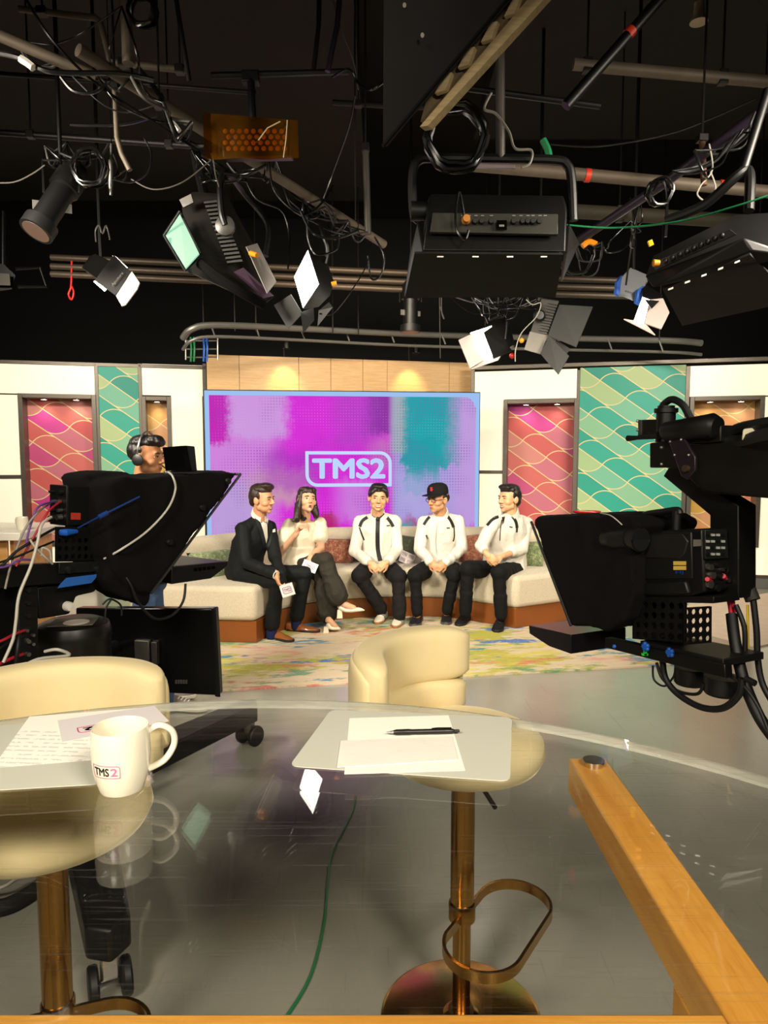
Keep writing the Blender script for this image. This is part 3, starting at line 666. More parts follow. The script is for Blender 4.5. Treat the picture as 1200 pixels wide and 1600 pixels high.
# mugs
CER = mat('white_glazed_ceramic', 'ece4cd', .15, var=.02, coat=.5)
MPR = [(.037, 0), (.0385, .003), (.044, .02), (.0485, .04), (.0505, .065), (.0497, .09), (.0485, .112), (.0478, .1145), (.0465, .113), (.0465, .09), (.047, .065), (.045, .04), (.04, .018), (.02, .010), (.0, .009)]
def mug(loc, rz, label, logo):
    root = thing('mug', label, 'mug', loc, rz); root.scale = (.87, .87, .87)
    part('cup', MB().lathe([(0, .002), (.03, .002)] + MPR, n=56), CER, root, local=True, smooth=70)
    hp = spline([V((.046, 0, .098)), V((.066, 0, .106)), V((.088, 0, .092)), V((.091, 0, .066)), V((.074, 0, .04)), V((.046, 0, .028))], 6); mb = MB(); rg = []
    for i, p in enumerate(hp):
        t = (hp[min(i + 1, len(hp) - 1)] - hp[max(i - 1, 0)]).normalized(); nr = V((-t.z, 0, t.x))
        rg.append([p + nr * math.cos(a) * .0058 + V((0, 1, 0)) * math.sin(a) * .0085 for a in [2 * math.pi * j / 12 for j in range(12)]])
    part('handle', mb.rings(rg), CER, root, local=True, smooth=70)
    if logo:
        def rad(z):
            pr = MPR[:7]
            for (r0, z0), (r1, z1) in zip(pr, pr[1:]):
                if z0 <= z <= z1: return r0 + (r1 - r0) * (z - z0) / (z1 - z0)
            return .05
        def mp(x, y, z):
            zz = .051 + z; r = rad(zz) + .0004 + y; a = logo + x / .05; return V((r * math.cos(a), r * math.sin(a), zz))
        def dense(o, k=3): return [tuple(o[i][c] + (o[(i + 1) % len(o)][c] - o[i][c]) * s / k for c in (0, 1)) for i in range(len(o)) for s in range(k)]
        o_, i_ = frame2d(-.027, .027, -.0115, .0115, .0011, .006, .001)
        part('logo_frame', frame_mesh(MB(), dense(o_, 6), dense(i_, 6), 0, .0003, mp), mat('pink_print', 'c06a96', .3), root, local=True)
        for tx, x0, x1, mt in (('TMS', -.0225, .008, INK), ('2', .0105, .0225, mat('pink_letter', 'd27aa8', .3))):
            vs, fs = bold2d(tx, .025); ww = max(p[0] for p in vs); hh = max(p[1] for p in vs)
            part('lettering', MB().add([mp(x0 + (x1 - x0) * p[0] / ww, .0002, -.0075 + .015 * p[1] / hh) for p in vs], fs), mt, root, local=True)
    return root
mc = on(191, 1231, TZ); mug((mc.x, mc.y, TZ + .0004), math.radians(22), 'white mug with a pink framed logo standing on the glass table', math.radians(236))
# ================================================================== presenter desk at the far left with its mug
DW = wood('desk_oak', 'c08a4c', 'd6a468', .4, 'x')
dp = at(-62, 900, 5.2); dk = thing('presenter_desk', 'light wood presenter desk with a white top at the left edge', 'desk', (dp.x - .5, dp.y + .2, 0))
part('desk_top', MB().bx(dp.x - 1.6, dp.x + .52, dp.y - .1, dp.y + .7, .94, 1.0), mat('white_laminate', 'e8e2d2', .3, var=.02), dk, bevel=.006)
for k in range(4): part('front_panel', MB().bx(dp.x - 1.5 + .47 * k, dp.x - 1.035 + .47 * k, dp.y - .02, dp.y + .01, .06, .938), DW, dk, bevel=.003)
part('side_panel', MB().bx(dp.x + .38, dp.x + .41, dp.y + .012, dp.y + .62, .06, .938), DW, dk, bevel=.003); part('base', MB().bx(dp.x - 1.45, dp.x + .38, dp.y + .03, dp.y + .6, 0, .06), BLACK, dk)
mug(at(36, 849, 5.3).xy.to_3d() + V((0, 0, 1.0005)), math.radians(150), 'plain white mug on the presenter desk at the far left', None)
# cable under the table
cp = [on(a, b, .006) for a, b in ((556, 1245), (548, 1275), (520, 1330), (512, 1380), (508, 1430), (496, 1490), (478, 1540), (440, 1600))]
single('floor_cable', MB().tube(spline(cp, 8), .005, 8), GREENP, 'thin green cable running across the floor under the table', 'cable')
# ================================================================== people
def vox(mb, size=.006, smooth=4, amp=0.0, freq=14.0, stretch=(1, 1, 1), seed=0):
    """merge overlapping volumes into one continuous skin"""
    me = mb.mesh('vox'); o = bpy.data.objects.new('vox', me); COL.objects.link(o)
    r = o.modifiers.new('r', 'REMESH'); r.mode = 'VOXEL'; r.voxel_size = size
    if smooth: s = o.modifiers.new('s', 'SMOOTH'); s.factor = .5; s.iterations = smooth
    out = bpy.data.meshes.new_from_object(o.evaluated_get(bpy.context.evaluated_depsgraph_get()))
    bpy.data.objects.remove(o); bpy.data.meshes.remove(me)
    if amp:
        n = len(out.vertices); co = np.empty(n * 3, 'f'); out.vertices.foreach_get('co', co); co = co.reshape(-1, 3)
        no = np.empty(n * 3, 'f'); out.vertex_normals.foreach_get('vector', no); no = no.reshape(-1, 3)
        st = V(stretch); sd = V((seed * 3.1, seed * 1.7, 0))
        d = np.array([1 - 2 * abs(MN.noise(V((c[0] * st.x, c[1] * st.y, c[2] * st.z)) * freq + sd)) for c in co.tolist()], 'f')
        co += no * (d * amp - amp * .3)[:, None]; out.vertices.foreach_set('co', co.ravel())
    return out
def bvh_of(me):
    return BVHTree.FromPolygons([v.co.copy() for v in me.vertices], [tuple(p.vertices) for p in me.polygons])
def hitpx(bvh, px, py, off=.003):
    d = ray(px, py).normalized(); h, n, i, _ = bvh.ray_cast(CAM, d)
    return None if h is None else h - d * off
def ribbon(bvh, pxs, wpx, off=.004, n=5):
    pts = spline([V((a, b, 0)) for a, b in pxs], n); A = []; mb = MB()
    for i, p in enumerate(pts):
        t = (pts[min(i + 1, len(pts) - 1)] - pts[max(i - 1, 0)]).normalized(); q = V((-t.y, t.x, 0)) * wpx / 2
        r = [hitpx(bvh, p.x + q.x * s, p.y + q.y * s, off) for s in (-1, 0, 1)]
        if None in r: continue
        dv = (r[1] - CAM).normalized() * .004
        A.append([r[0], r[1], r[2], r[2] + dv, r[1] + dv, r[0] + dv])
    return mb.rings(A) if len(A) > 1 else None
def patchpx(bvh, pxs, off=.004, cuts=3):
    bm = bmesh.new(); bm.faces.new([bm.verts.new((a, b, 0)) for a, b in pxs]); bmesh.ops.triangulate(bm, faces=bm.faces)
    bmesh.ops.subdivide_edges(bm, edges=bm.edges, cuts=cuts, use_grid_fill=True); mb = MB(); P = []; bm.verts.index_update()
    dl = 6.0
    for v in bm.verts:
        h = hitpx(bvh, v.co.x, v.co.y, off)
        if h is not None: dl = h.y
        P.append(h if h is not None else at(v.co.x, v.co.y, dl))
    fs = [tuple(v.index for v in f.verts) for f in bm.faces]; bm.free(); k = len(P)
    mb.add(P + [p + (p - CAM).normalized() * .004 for p in P], fs + [tuple(i + k for i in reversed(f)) for f in fs])
    return mb
def skin_mat(name, c, c2):
    m = Mat(name); n = m.noise(18, 3, .6); m.set(Base_Color=m.mix(n, lin(c), lin(c2)), Roughness=.5, Subsurface_Weight=.12, Subsurface_Scale=.01); m.b.inputs['Subsurface Radius'].default_value = (1, .4, .25)
    m.bump(m.noise(220, 2), .06, .001); return m.m
def hair_mat(name, c, c2):
    m = Mat(name); n = m.noise(30, 4, .7, stretch=(3, 3, .6)); m.set(Base_Color=m.mix(n.sm(.35, .7), lin(c), lin(c2)), Roughness=.42); m.bump(n, .7, .006); return m.m
def fabric(name, c, rough=.85, var=.12, fold=.5, fs=11, sheen=0):
    m = Mat(name); n = m.noise(fs, 4, .55); n2 = m.noise(160, 2); c = lin(c)
    m.set(Base_Color=m.mix(n, tuple(x * (1 - var) for x in c[:3]) + (1,), c), Roughness=rough, Sheen_Weight=sheen, Specular_IOR_Level=.25); m.bump(n * .9 + n2 * .1, fold, .02); return m.m
EYEW = mat('eye_white', 'd8d0c4', .2, var=.02); EYED = mat('dark_iris', '1c120c', .15); TEETH = mat('teeth', 'ece4d6', .25, var=.02)
SKIN1 = skin_mat('skin_tan', 'c98e66', 'd39b74'); SKIN2 = skin_mat('skin_fair', 'd3a07c', 'dcab88'); SKIN3 = skin_mat('skin_light', 'cf9d72', 'd9a97f'); SKIN4 = skin_mat('skin_warm', 'c08a62', 'ca956c'); SKIN6 = skin_mat('skin_brown', 'a06a44', 'ae774f')
HAIRB = hair_mat('dark_brown_hair', '1e130d', '3a271a'); HAIRK = hair_mat('black_hair', '0c0a0a', '221b18')
def ell_rings(stn, n=24, e=.85):
    out = []
    for c, ax, ay in stn:
        r = []
        for j in range(n):
            a = 2 * math.pi * j / n; ca, sa = math.cos(a), math.sin(a)
            r.append(c + ax * (abs(ca) ** e * (1 if ca >= 0 else -1)) + ay * (abs(sa) ** e * (1 if sa >= 0 else -1)))
        out.append(r)
    return out
def torso(mb, J, g=1.0, top=1.16, bot=-.10, dep=1.0, wx=0.0):
    P0 = (J['hl'] + J['hr']) / 2; P1 = (J['sl'] + J['sr']) / 2; up = (P1 - P0); sh = (J['sl'] - J['sr']); hw = sh.length / 2 * g
    s1 = sh.normalized(); s0 = ((J['hl'] - J['hr']).normalized() * .6 + s1 * .4).normalized(); st = []
    for t, w_, d_ in ((bot, .82, .62), (0, .88, .66), (.2, .84, .64), (.42, .80, .60), (.66, .84, .62), (.84, .84, .56), (.96, .72, .44), (1.06, .50, .36), (top, .34, .31)):
        s = s0.lerp(s1, min(max(t, 0), 1)).normalized(); f = s.cross(up).normalized()
        bend = f * (-.035 * math.sin(math.pi * min(max(t, 0), 1)))
        c = P0 + up * t + bend
        if t > 1: c = c.lerp(J['neck'], (t - 1) / .16 * .7)
        st.append((c, s * (.185 * w_ * (hw / .18) + wx), f * (.185 * d_ * g * dep + wx)))
    return mb.rings(ell_rings(st))
def hand(mb, w, d, pn, side, curl=.5, sp=1.0, sc=1.0, thumb=.7):
    """palm, four fingers and a thumb; d points along the hand, pn out of the palm, side +1: thumb on cross side"""
    d = V(d).normalized(); pn = V(pn); pn = (pn - d * pn.dot(d)).normalized(); x = d.cross(pn) * side
    R = M((x, pn, d)).transposed()
    mb.limb(w - d * .02, w + d * .02, .026 * sc, .028 * sc); mb.sphere(w + d * .05 * sc, (.041 * sc, .017 * sc, .052 * sc), R)
    for k, (o, L) in enumerate(((.030, .066), (.0105, .074), (-.0095, .070), (-.0285, .056))):
        p = w + d * (.088 - abs(k - 1.3) * .004) * sc + x * o * sc; dd = d.copy() + x * (o * 2.2 * sp)
        c = curl * (.9 + .12 * k)
        for q, (fr, r) in enumerate(((.46, .0098), (.30, .0092), (.24, .0082))):
            dd = (M.Rotation(c * (.9 if q == 0 else 1.05), 3, x * side * 1.0) @ dd) if False else (dd * math.cos(c * .9) + pn * math.sin(c * .9)).normalized() if q == 0 else dd
            if q: 
                pnx = (pn - dd * pn.dot(dd)).normalized() if abs(pn.dot(dd)) < .98 else -d
                dd = (dd * math.cos(c) + pnx * math.sin(c)).normalized()
                if abs(pn.dot(dd)) > .95: dd = (dd - d * .25).normalized()
            e = p + dd.normalized() * L * fr * sc; mb.limb(p, e, r * sc, r * .92 * sc, 8, 3); p = e
    p = w + d * .022 * sc + x * .030 * sc; a = (d * .75 + x * thumb + pn * .35).normalized(); e = p + a * .042 * sc; mb.limb(p, e, .0125 * sc, .0108 * sc, 8, 3)
    b = (d + x * thumb * .2 + pn * .5).normalized(); mb.limb(e, e + b * .03 * sc, .0105 * sc, .009 * sc, 8, 3)
def head(mb, J, sc=1.0, fem=False):
    R = basis(J['hf'], J.get('hu', (0, 0, 1))); c = J['head']; wf = 1.06 if fem else 1.14; L = lambda x, y, z: c + R @ (V((x * wf, y, z)) * sc)
    def el(p, r): mb.sphere(L(*p), (r[0] * sc * wf, r[1] * sc, r[2] * sc), R, 18, 12)
    def lb(a, b, r0, r1): mb.limb(L(*a), L(*b), r0 * sc, r1 * sc, 10, 3)
    jw = .045 if fem else .053
    el((0, -.015, .035), (.074, .094, .085)); el((0, .028, -.005), (.064, .062, .085)); el((0, .034, -.07), (jw, .050, .042)); el((0, .066, -.097), (.022, .02, .018))
    lb((-.034, .074, .026), (.034, .074, .026), .013, .013)
    lb((0, .088, .016), (0, .107, -.024), .0075, .0125); el((.011, .095, -.030), (.009, .010, .008)); el((-.011, .095, -.030), (.009, .010, .008))
    for s in (-1, 1):
        el((s * .036, .050, -.030), (.026, .030, .026)); el((s * .074, -.006, -.012), (.012, .022, .034)); el((s * .081, -.014, -.008), (.007, .017, .03)); el((s * jw * .8, .005, -.062), (.02, .03, .03))
    lb((-.019, .082, -.059), (.019, .082, -.059), .0075, .0075); lb((-.015, .081, -.071), (.015, .081, -.071), .008, .008)
    lb((0, -.018, -.05), (0, -.018, -.05), .055, .055); mb.limb(L(0, -.018, -.06), J['neck'] + V((0, 0, -.03)), .056 * sc * (.82 if fem else 1), .062 * sc * (.85 if fem else 1), 14)
    return R, L
def face(par, R, L, sc, mouth='smile', squint=1.0, brow=HAIRK, lipc='9c5848', browd=0.0):
    for s in (-1, 1):
        e = part('eye', MB().sphere(L(s * .031, .0765, .004), (.0135 * sc, .009 * sc, .0062 * sc * squint), R, 14, 8), EYEW, par, smooth=80)
        part('iris', MB().sphere(L(s * .031, .083, .004), (.0062 * sc, .004 * sc, .0056 * sc * squint), R, 10, 7), EYED, e, smooth=80)
        part('eyelid', MB().tube([L(s * .017, .083, .006 - .001), L(s * .030, .087, .006 + .0055 * squint), L(s * .044, .079, .006 - .001)], .0022 * sc, 6), EYED, par)
        part('eyebrow', MB().tube([L(s * .014, .0925, .0255 - browd), L(s * .03, .0905, .0285), L(s * .046, .079, .024)], [.003 * sc, .0042 * sc, .0022 * sc], 6), brow, par)
    lm = mat('lips', lipc, .4, var=.1)
    if mouth == 'smile':
        part('teeth', MB().sphere(L(0, .083, -.0655), (.022 * sc, .010 * sc, .0062 * sc), R, 12, 7), TEETH, par, smooth=80)
        for dz, dd in ((-.0585, .0), (-.074, .002)):
            part('lip', MB().tube([L(-.028, .074, -.060), L(-.014, .088, dz - .0005), L(0, .0915, dz - .002), L(.014, .088, dz - .0005), L(.028, .074, -.060)], [.0018, .0035, .004, .0035, .0018], 8), lm, par)
    elif mouth == 'open':
        part('mouth_opening', MB().sphere(L(0, .085, -.0655), (.013 * sc, .008 * sc, .008 * sc), R, 12, 7), mat('dark_mouth', '4a1a18', .5), par, smooth=80)
        for dz in (-.0575, -.0745):
            part('lip', MB().tube([L(-.019, .079, -.065), L(-.009, .090, dz), L(0, .092, dz), L(.009, .090, dz), L(.019, .079, -.065)], [.002, .0042, .0045, .0042, .002], 8), lm, par)
    else:
        for dz in (-.0615, -.0685):
            part('lip', MB().tube([L(-.023, .078, -.065), L(-.011, .088, dz), L(0, .091, dz), L(.011, .088, dz), L(.023, .078, -.065)], [.002, .0035, .004, .0035, .002], 8), lm, par)
def hair(par, R, L, sc, spec, mt, amp=.003, freq=26):
    mb = MB()
    for q in spec:
        if len(q) == 2: mb.sphere(L(*q[0]), (q[1][0] * sc * 1.12, q[1][1] * sc, q[1][2] * sc), R, 18, 12)
        else: mb.limb(L(*q[0]), L(*q[1]), q[2] * sc, q[3] * sc, 10, 3)
    return part('hair', vox(mb, .0045, 2, amp, freq, (1, 1, .5)), mt, par, smooth=80)
SHORT = [((0, -.018, .078), (.076, .094, .055)), ((0, -.06, .025), (.075, .058, .078)), ((.068, -.03, .035), (.014, .045, .045)), ((-.068, -.03, .035), (.014, .045, .045)), ((0, -.075, -.02), (.058, .034, .05)), ((.073, .008, .03), (.008, .014, .03)), ((-.073, .008, .03), (.008, .014, .03))]
def shoe(par, heel, toe, um, sm, h=.085, L0=.285, w=.048, stripes=None, lace=None, hl=0.0):
    heel, toe = V(heel), V(toe); f = (toe - heel); f.z = 0; f.normalize(); R = basis(f); z0 = .0135 + heel.z
    P = lambda x, y, z: V((heel.x, heel.y, 0)) + R @ V((x, y, 0)) + V((0, 0, z0 + z))
    st = []
    for s, wd, ht in ((-.02, .4, .6), (0.0, .72, .9), (.12, .84, 1.0), (.28, .86, 1.0), (.42, .9, .86), (.58, 1.0, .64), (.75, 1.0, .48), (.89, .8, .40), (.97, .5, .32), (1.0, .2, .26)):
        r = []
        for j in range(16):
            a = 2 * math.pi * j / 16; x = math.cos(a) * w * wd; zz = math.sin(a); zz = (zz if zz > 0 else zz * .25)
            r.append(P(x, s * L0, .02 + max(0, abs(zz) ** .8 * (1 if zz > 0 else 0)) * (h * ht - .02) - (0.006 if zz <= 0 else 0)))
        st.append(r)
    up = part('shoe', MB().rings(st), um, par, smooth=70)
    ol = [(-.5, -.01), (-.72, .03), (-.8, .1), (-.78, .3), (-.9, .5), (-1.04, .66), (-1.0, .82), (-.75, .94), (-.35, 1.02), (.35, 1.02), (.75, .94), (1.0, .82), (1.04, .66), (.9, .5), (.78, .3), (.8, .1), (.72, .03), (.5, -.01)]
    part('sole', MB().prism([P(x * w * 1.05, s * L0, 0) for x, s in ol], (0, 0, .022)), sm, up, bevel=.004)
    if stripes:
        for k in range(3):
            for sd in (-1, 1):
                a = .36 + k * .075; part('stripe', MB().tube([P(sd * w * .97, (a + .07) * L0, .026), P(sd * w * .86, (a + .01) * L0, .05), P(sd * w * .45, (a - .03) * L0, h * .84)], .0042, 6), stripes, up)
    if lace:
        for k in range(4): a = .36 + k * .07; hh = h * (.93 - k * .085); part('lace', MB().tube([P(-.022, a * L0, hh - .008), P(0, (a + .02) * L0, hh + .002), P(.022, a * L0, hh - .008)], .0035, 6), lace, up)
    return up
def limbs(mb, J, a=(.046, .039, .036, .027), l=(.07, .052, .048, .036), arms=True, legs=True):
    for s in 'lr':
        if arms: mb.limb(J['s' + s], J['e' + s], a[0], a[1]); mb.limb(J['e' + s], J['w' + s], a[2], a[3])
        if legs: mb.limb(J['h' + s], J['k' + s], l[0], l[1]); mb.limb(J['k' + s], J['a' + s], l[2], l[3])
def pose(**kw):
    return {k: (at(*v) if k not in ('hf', 'hu') else V(v)) for k, v in kw.items()}
def person(label, J, base, skin, sc, fem=False, hands=()):
    root = thing('person', label, 'person', base)
    mb = MB(); torso(mb, J, .8); limbs(mb, J); R, L = head(mb, J, sc, fem)
    for s, d, pn, sd, cu, th in hands: hand(mb, J['w' + s], d, pn, sd, cu, sc=.98 if not fem else .88, thumb=th)
    me = vox(mb, .005, 3); hc = J['head']; nt = L(0, .1, -.02); bm = bmesh.new(); bm.from_mesh(me)
    hv = [v for v in bm.verts if (v.co - hc).length < .135 * sc and (v.co - nt).length > .028]
    for _ in range(5): bmesh.ops.smooth_vert(bm, verts=hv, factor=.5, use_axis_x=True, use_axis_y=True, use_axis_z=True)
    bm.to_mesh(me); bm.free()
    b = part('body', me, skin, root, smooth=80)
    return root, b, R, L
def sleeve(mb, J, s, r, f=1.0):
    w_ = J['e' + s].lerp(J['w' + s], f); mb.limb(J['s' + s], J['e' + s], r[0], r[1]); mb.limb(J['e' + s], w_, r[1] * .98, r[2])
def trousers(J, r=(.092, .074, .07, .062), hem=1.0, seed=1, amp=.004):
    mb = MB(); P0 = (J['hl'] + J['hr']) / 2; mb.sphere(P0 + V((0, 0, .02)), (.17, .135, .12), basis((J['kl'] + J['kr']) / 2 - P0))
    for s in 'lr':
        mb.limb(J['h' + s], J['k' + s], r[0], r[1]); a = J['k' + s].lerp(J['a' + s], hem); mb.limb(J['k' + s], a, r[2], r[3] * .8); mb.limb(J['k' + s].lerp(a, .6), a, r[2] * .95, r[3])
    return vox(mb, .0065, 4, amp, 13, (1, 1, 1), seed)
for_len = lambda J: {n: round((J[a] - J[b]).length, 2) for n, a, b in (('sh', 'sl', 'sr'), ('uar', 'sr', 'er'), ('far', 'er', 'wr'), ('ual', 'sl', 'el'), ('fal', 'el', 'wl'), ('thr', 'hr', 'kr'), ('shr', 'kr', 'ar'), ('thl', 'hl', 'kl'), ('shl', 'kl', 'al'))}
WHITEJ = fabric('white_track_fabric', 'dcd6c8', .8, .08, .9, 8); BLKTR = fabric('black_trouser_fabric', '0b0b0b', .85, .3, .5, 10); STRIPE = mat('black_stripe', '121110', .7)
def track_jacket(J, cuffs=(.9, .9), collar=True, wx=.018):
    mb = MB(); torso(mb, J, 1.0, top=1.15, bot=.02, wx=wx)
    for s, c in zip('lr', cuffs):
        sleeve(mb, J, s, (.062, .056, .046), c); mb.limb(J['neck'] + V((0, 0, -.012)), J['s' + s] + V((0, 0, .0)), .052, .058)
    return vox(mb, .0065, 4, .011, 9, (1, 1, .55), 2)
def collar_ring(J, r=.075, h=.05, tilt=(0, 0, 1), gap=.5, f=None, lift=.012):
    u = (J['head'] - J['neck']).normalized(); f = f or V((0, -1, 0)); f = (f - u * f.dot(u)).normalized(); x = f.cross(u); mb = MB(); rg = []
    for i in range(25):
        a = gap + (2 * math.pi - 2 * gap) * i / 24; d = f * math.cos(a) + x * math.sin(a); k = 1 + .12 * math.cos(a)
        b = J['neck'] + u * (lift - .012 - .028 * math.cos(a)); rg.append([b + d * (r * k + .008), b + d * (r * k + .002) + u * h, b + d * (r * k - .006) + u * h, b + d * (r * k - .004)])
    return mb.rings(rg)
# ---- man in the dark suit
J = pose(head=(410, 780, 5.98), hf=(.93, -.36, -.06), hu=(0, 0, 1), neck=(403, 808, 6.03), sr=(379, 828, 5.90), sl=(421, 825, 6.18), er=(383, 878, 5.80), el=(430, 872, 6.02), wr=(431, 898, 5.62), wl=(441, 899, 5.84),
         hr=(376, 898, 5.95), hl=(391, 896, 6.12), kr=(434, 908, 5.70), kl=(477, 896, 6.04), ar=(424, 984, 5.78), al=(462, 970, 6.05))
SUIT = fabric('charcoal_suit', '0e1112', .75, .2, .35, 8); SHIRT = fabric('white_shirt', 'e6e0d2', .7, .05, .3)
root, bd, R, L = person('man in a dark suit seated at the left end of the sofa', J, on(430, 1000), SKIN1, 1.04, hands=(('r', (.35, -.1, -1), (1, .3, .2), -1, .55, .4), ('l', (.1, -.35, -1), (-.6, -1, 0), 1, .6, .3)))
face(root, R, L, 1.04, 'smile', .8, HAIRB)
hair(root, R, L, 1.04, SHORT + [((0, .03, .112), (.062, .06, .028)), ((0, .06, .106), (.055, .034, .028)), ((.02, .055, .118), (.04, .04, .02))], HAIRB)
mb = MB(); torso(mb, J, 1.0, 1.12, -.02, wx=.02); [(sleeve(mb, J, s, (.066, .058, .044), .93), mb.limb(J['neck'] + V((0, 0, -.02)), J['s' + s], .05, .06)) for s in 'lr']; mb.sphere((J['hl'] + J['hr']) / 2 + V((0, 0, .03)), (.19, .15, .13))
jm = vox(mb, .0065, 4, .007, 9, (1, 1, .7), 4); bv = bvh_of(jm); jk = part('jacket', jm, SUIT, root, smooth=80)
part('trousers', trousers(J, (.088, .074, .07, .068), .88, 3, .004), SUIT, root, smooth=80)
part('shirt_front', patchpx(bv, [(397, 795), (402, 806), (408, 818), (412, 836), (415.5, 858), (418.5, 842), (417.5, 820), (420, 812), (414, 806), (404, 798)], .006), SHIRT, root, smooth=60)
part('shirt_collar', collar_ring(J, .064, .046, gap=.35, f=V((.75, -.66, 0)), lift=.026), SHIRT, root, smooth=60)
for pl in ([(396, 794), (402, 812), (409, 832), (415, 859)], [(421, 812), (423, 828), (420, 846), (416, 860)]): part('lapel', ribbon(bv, pl, 6, .009), fabric('lapel_suit', '1d2224', .6), jk, smooth=60)
part('pocket_square', patchpx(bv, [(425, 828), (430, 826), (430.5, 831), (426, 832)], .008, 1), SHIRT, root)
for s in 'lr': d = (J['w' + s] - J['e' + s]); part('shirt_cuff', MB().cyl(J['e' + s] + d * .93, J['w' + s] + d * .02, .039, .036, 16), SHIRT, root, smooth=60)
NAVY = fabric('navy_socks', '1a2450', .9); TAN = mat('tan_leather', '8e5326', .32, var=.25, vs=12, coat=.3); DSOLE = mat('dark_sole', '2a1a12', .6)
for s in 'lr': part('sock', MB().limb(J['k' + s].lerp(J['a' + s], .75), J['a' + s] + V((0, 0, -.05)), .05, .046, 14), NAVY, root, smooth=60)
for h_, t_ in ((on(417, 997), on(460, 1006)), (on(449, 987), on(500, 990))):
    sh = shoe(root, h_, t_, TAN, DSOLE, .078, .30, .046)
# ---- woman in the cream blouse
J = pose(head=(480, 782, 6.28), hf=(.42, -.88, .2), hu=(.05, .1, 1), neck=(476, 811, 6.36), sr=(453, 821, 6.30), sl=(500, 819, 6.44), er=(438, 864, 6.22), el=(501, 856, 6.36), wr=(463, 834, 6.08), wl=(485, 871, 6.13),
         hr=(459, 888, 6.42), hl=(485, 887, 6.48), kr=(508, 876, 6.08), kl=(500, 896, 6.16), ar=(530, 938, 5.98), al=(514, 966, 6.12))
BLOUSE = fabric('cream_satin', 'e8dcc0', .5, .06, .5, 8); OLIVE = fabric('olive_trouser', '332f27', .85, .15, .5, 7)
root, bd, R, L = person('woman in a cream puff sleeve blouse seated with crossed legs', J, on(505, 985), SKIN2, .97, True, hands=(('r', (.45, -.2, 1), (.8, -.3, -.2), 1, .95, .4), ('l', (-.25, -.6, -1), (.2, .5, -.8), -1, .35, .4)))
face(root, R, L, .97, 'open', 1.0, HAIRB, 'b06058', -.002)
hair(root, R, L, .97, [((0, -.018, .078), (.078, .096, .057)), ((0, -.06, .02), (.08, .06, .09)), ((.035, .012, .096), (.044, .052, .03)), ((-.035, .012, .096), (.044, .052, .03)),
     ((.06, .03, .08), (.080, .012, -.06), .014, .026), ((-.06, .03, .08), (-.080, -.02, -.02), .014, .022), ((.085, .0, -.05), (.11, .035, -.17), .034, .028), ((.075, -.03, -.05), (.10, .02, -.19), .04, .03), ((.11, .03, -.17), (.135, .04, -.2), .026, .016), ((-.078, -.05, -.02), (-.10, -.045, -.13), .038, .034), ((0, -.07, -.03), (0, -.085, -.14), .065, .05), ((-.075, -.045, -.10), (-.095, -.05, -.14), .03, .018)], HAIRB)
mb = MB(); torso(mb, J, .94, 1.06, .05, wx=.008)
for s in 'lr':
    e = J['s' + s].lerp(J['e' + s], .52); mb.limb(J['s' + s], e, .066, .074); mb.sphere(J['s' + s].lerp(J['e' + s], .3), .078); mb.limb(e, J['s' + s].lerp(J['e' + s], .62), .066, .056)
P0 = (J['hl'] + J['hr']) / 2; mb.lathe([(.02, .2), (.125, .17), (.15, .08), (.185, -.01), (.19, -.03), (.02, -.03)], P0 + V((0, -.02, .035)), 24)
bm_ = vox(mb, .006, 4, .007, 12, (1, 1, .6), 6); bv = bvh_of(bm_); bl = part('blouse', bm_, BLOUSE, root, smooth=80)
part('neckline', patchpx(bv, [(474.5, 806), (478, 814), (480.5, 823), (482.3, 832), (484, 822), (483.5, 812), (483, 806)], .006, 2), SKIN2, root, smooth=60)
part('trousers', trousers(J, (.088, .08, .08, .098), .86, 8, .01), OLIVE, root, smooth=80)
HEEL = mat('cream_patent', 'e6dcc4', .25, coat=.4)
def pump(ank, toe_px, Yt, lab=None):
    t = at(*toe_px, Yt); a = V(ank); f = (t - a).normalized(); x = f.cross(V((0, 0, 1))).normalized(); u = x.cross(f); L_ = (t - a).length; P = lambda s, xx, z: a + f * s * L_ + x * xx + u * z
    hb = V((0, 0, -.035)); st = []
    for s, wd, lo, hi in ((-.12, .018, -.03, .02), (0, .03, -.045, .012), (.25, .032, -.05, -.01), (.5, .038, -.04, .0), (.75, .036, -.022, .018), (.92, .02, -.01, .016), (1.04, .004, .0, .008)):
        st.append([P(s, wd * math.cos(2 * math.pi * j / 14), (lo + hi) / 2 + (hi - lo) / 2 * math.sin(2 * math.pi * j / 14)) for j in range(14)])
    o = part('pump', MB().rings(st), HEEL, root, smooth=70); b = P(-.03, 0, -.04)
    part('heel', MB().rings([[b + V((q[0] * .02, q[1] * .018, 0)) for q in ((-1, -1), (1, -1), (1, 1), (-1, 1))], [b + V((q[0] * .026, q[1] * .024, -.075)) - u * 0 for q in ((-1, -1), (1, -1), (1, 1), (-1, 1))]]), HEEL, o, bevel=.004)
    part('foot', MB().limb(a + V((0, 0, .02)), P(.55, 0, .0), .034, .028, 12), SKIN2, root, smooth=70)
pump(at(533, 946, 5.98), (568, 954), 5.92); pump(on(514, 973, .1), (531, 983.5), on(531, 984, .03).y)
part('earring', MB().sphere(L(-.082, -.01, -.05), .006), STEEL, root); part('ring', MB().tube([at(482 + 1.2 * math.cos(a), 876 + 1.2 * math.sin(a), 6.07) for a in [k * .785 for k in range(8)]], .0018, 6, True), STEEL, root)
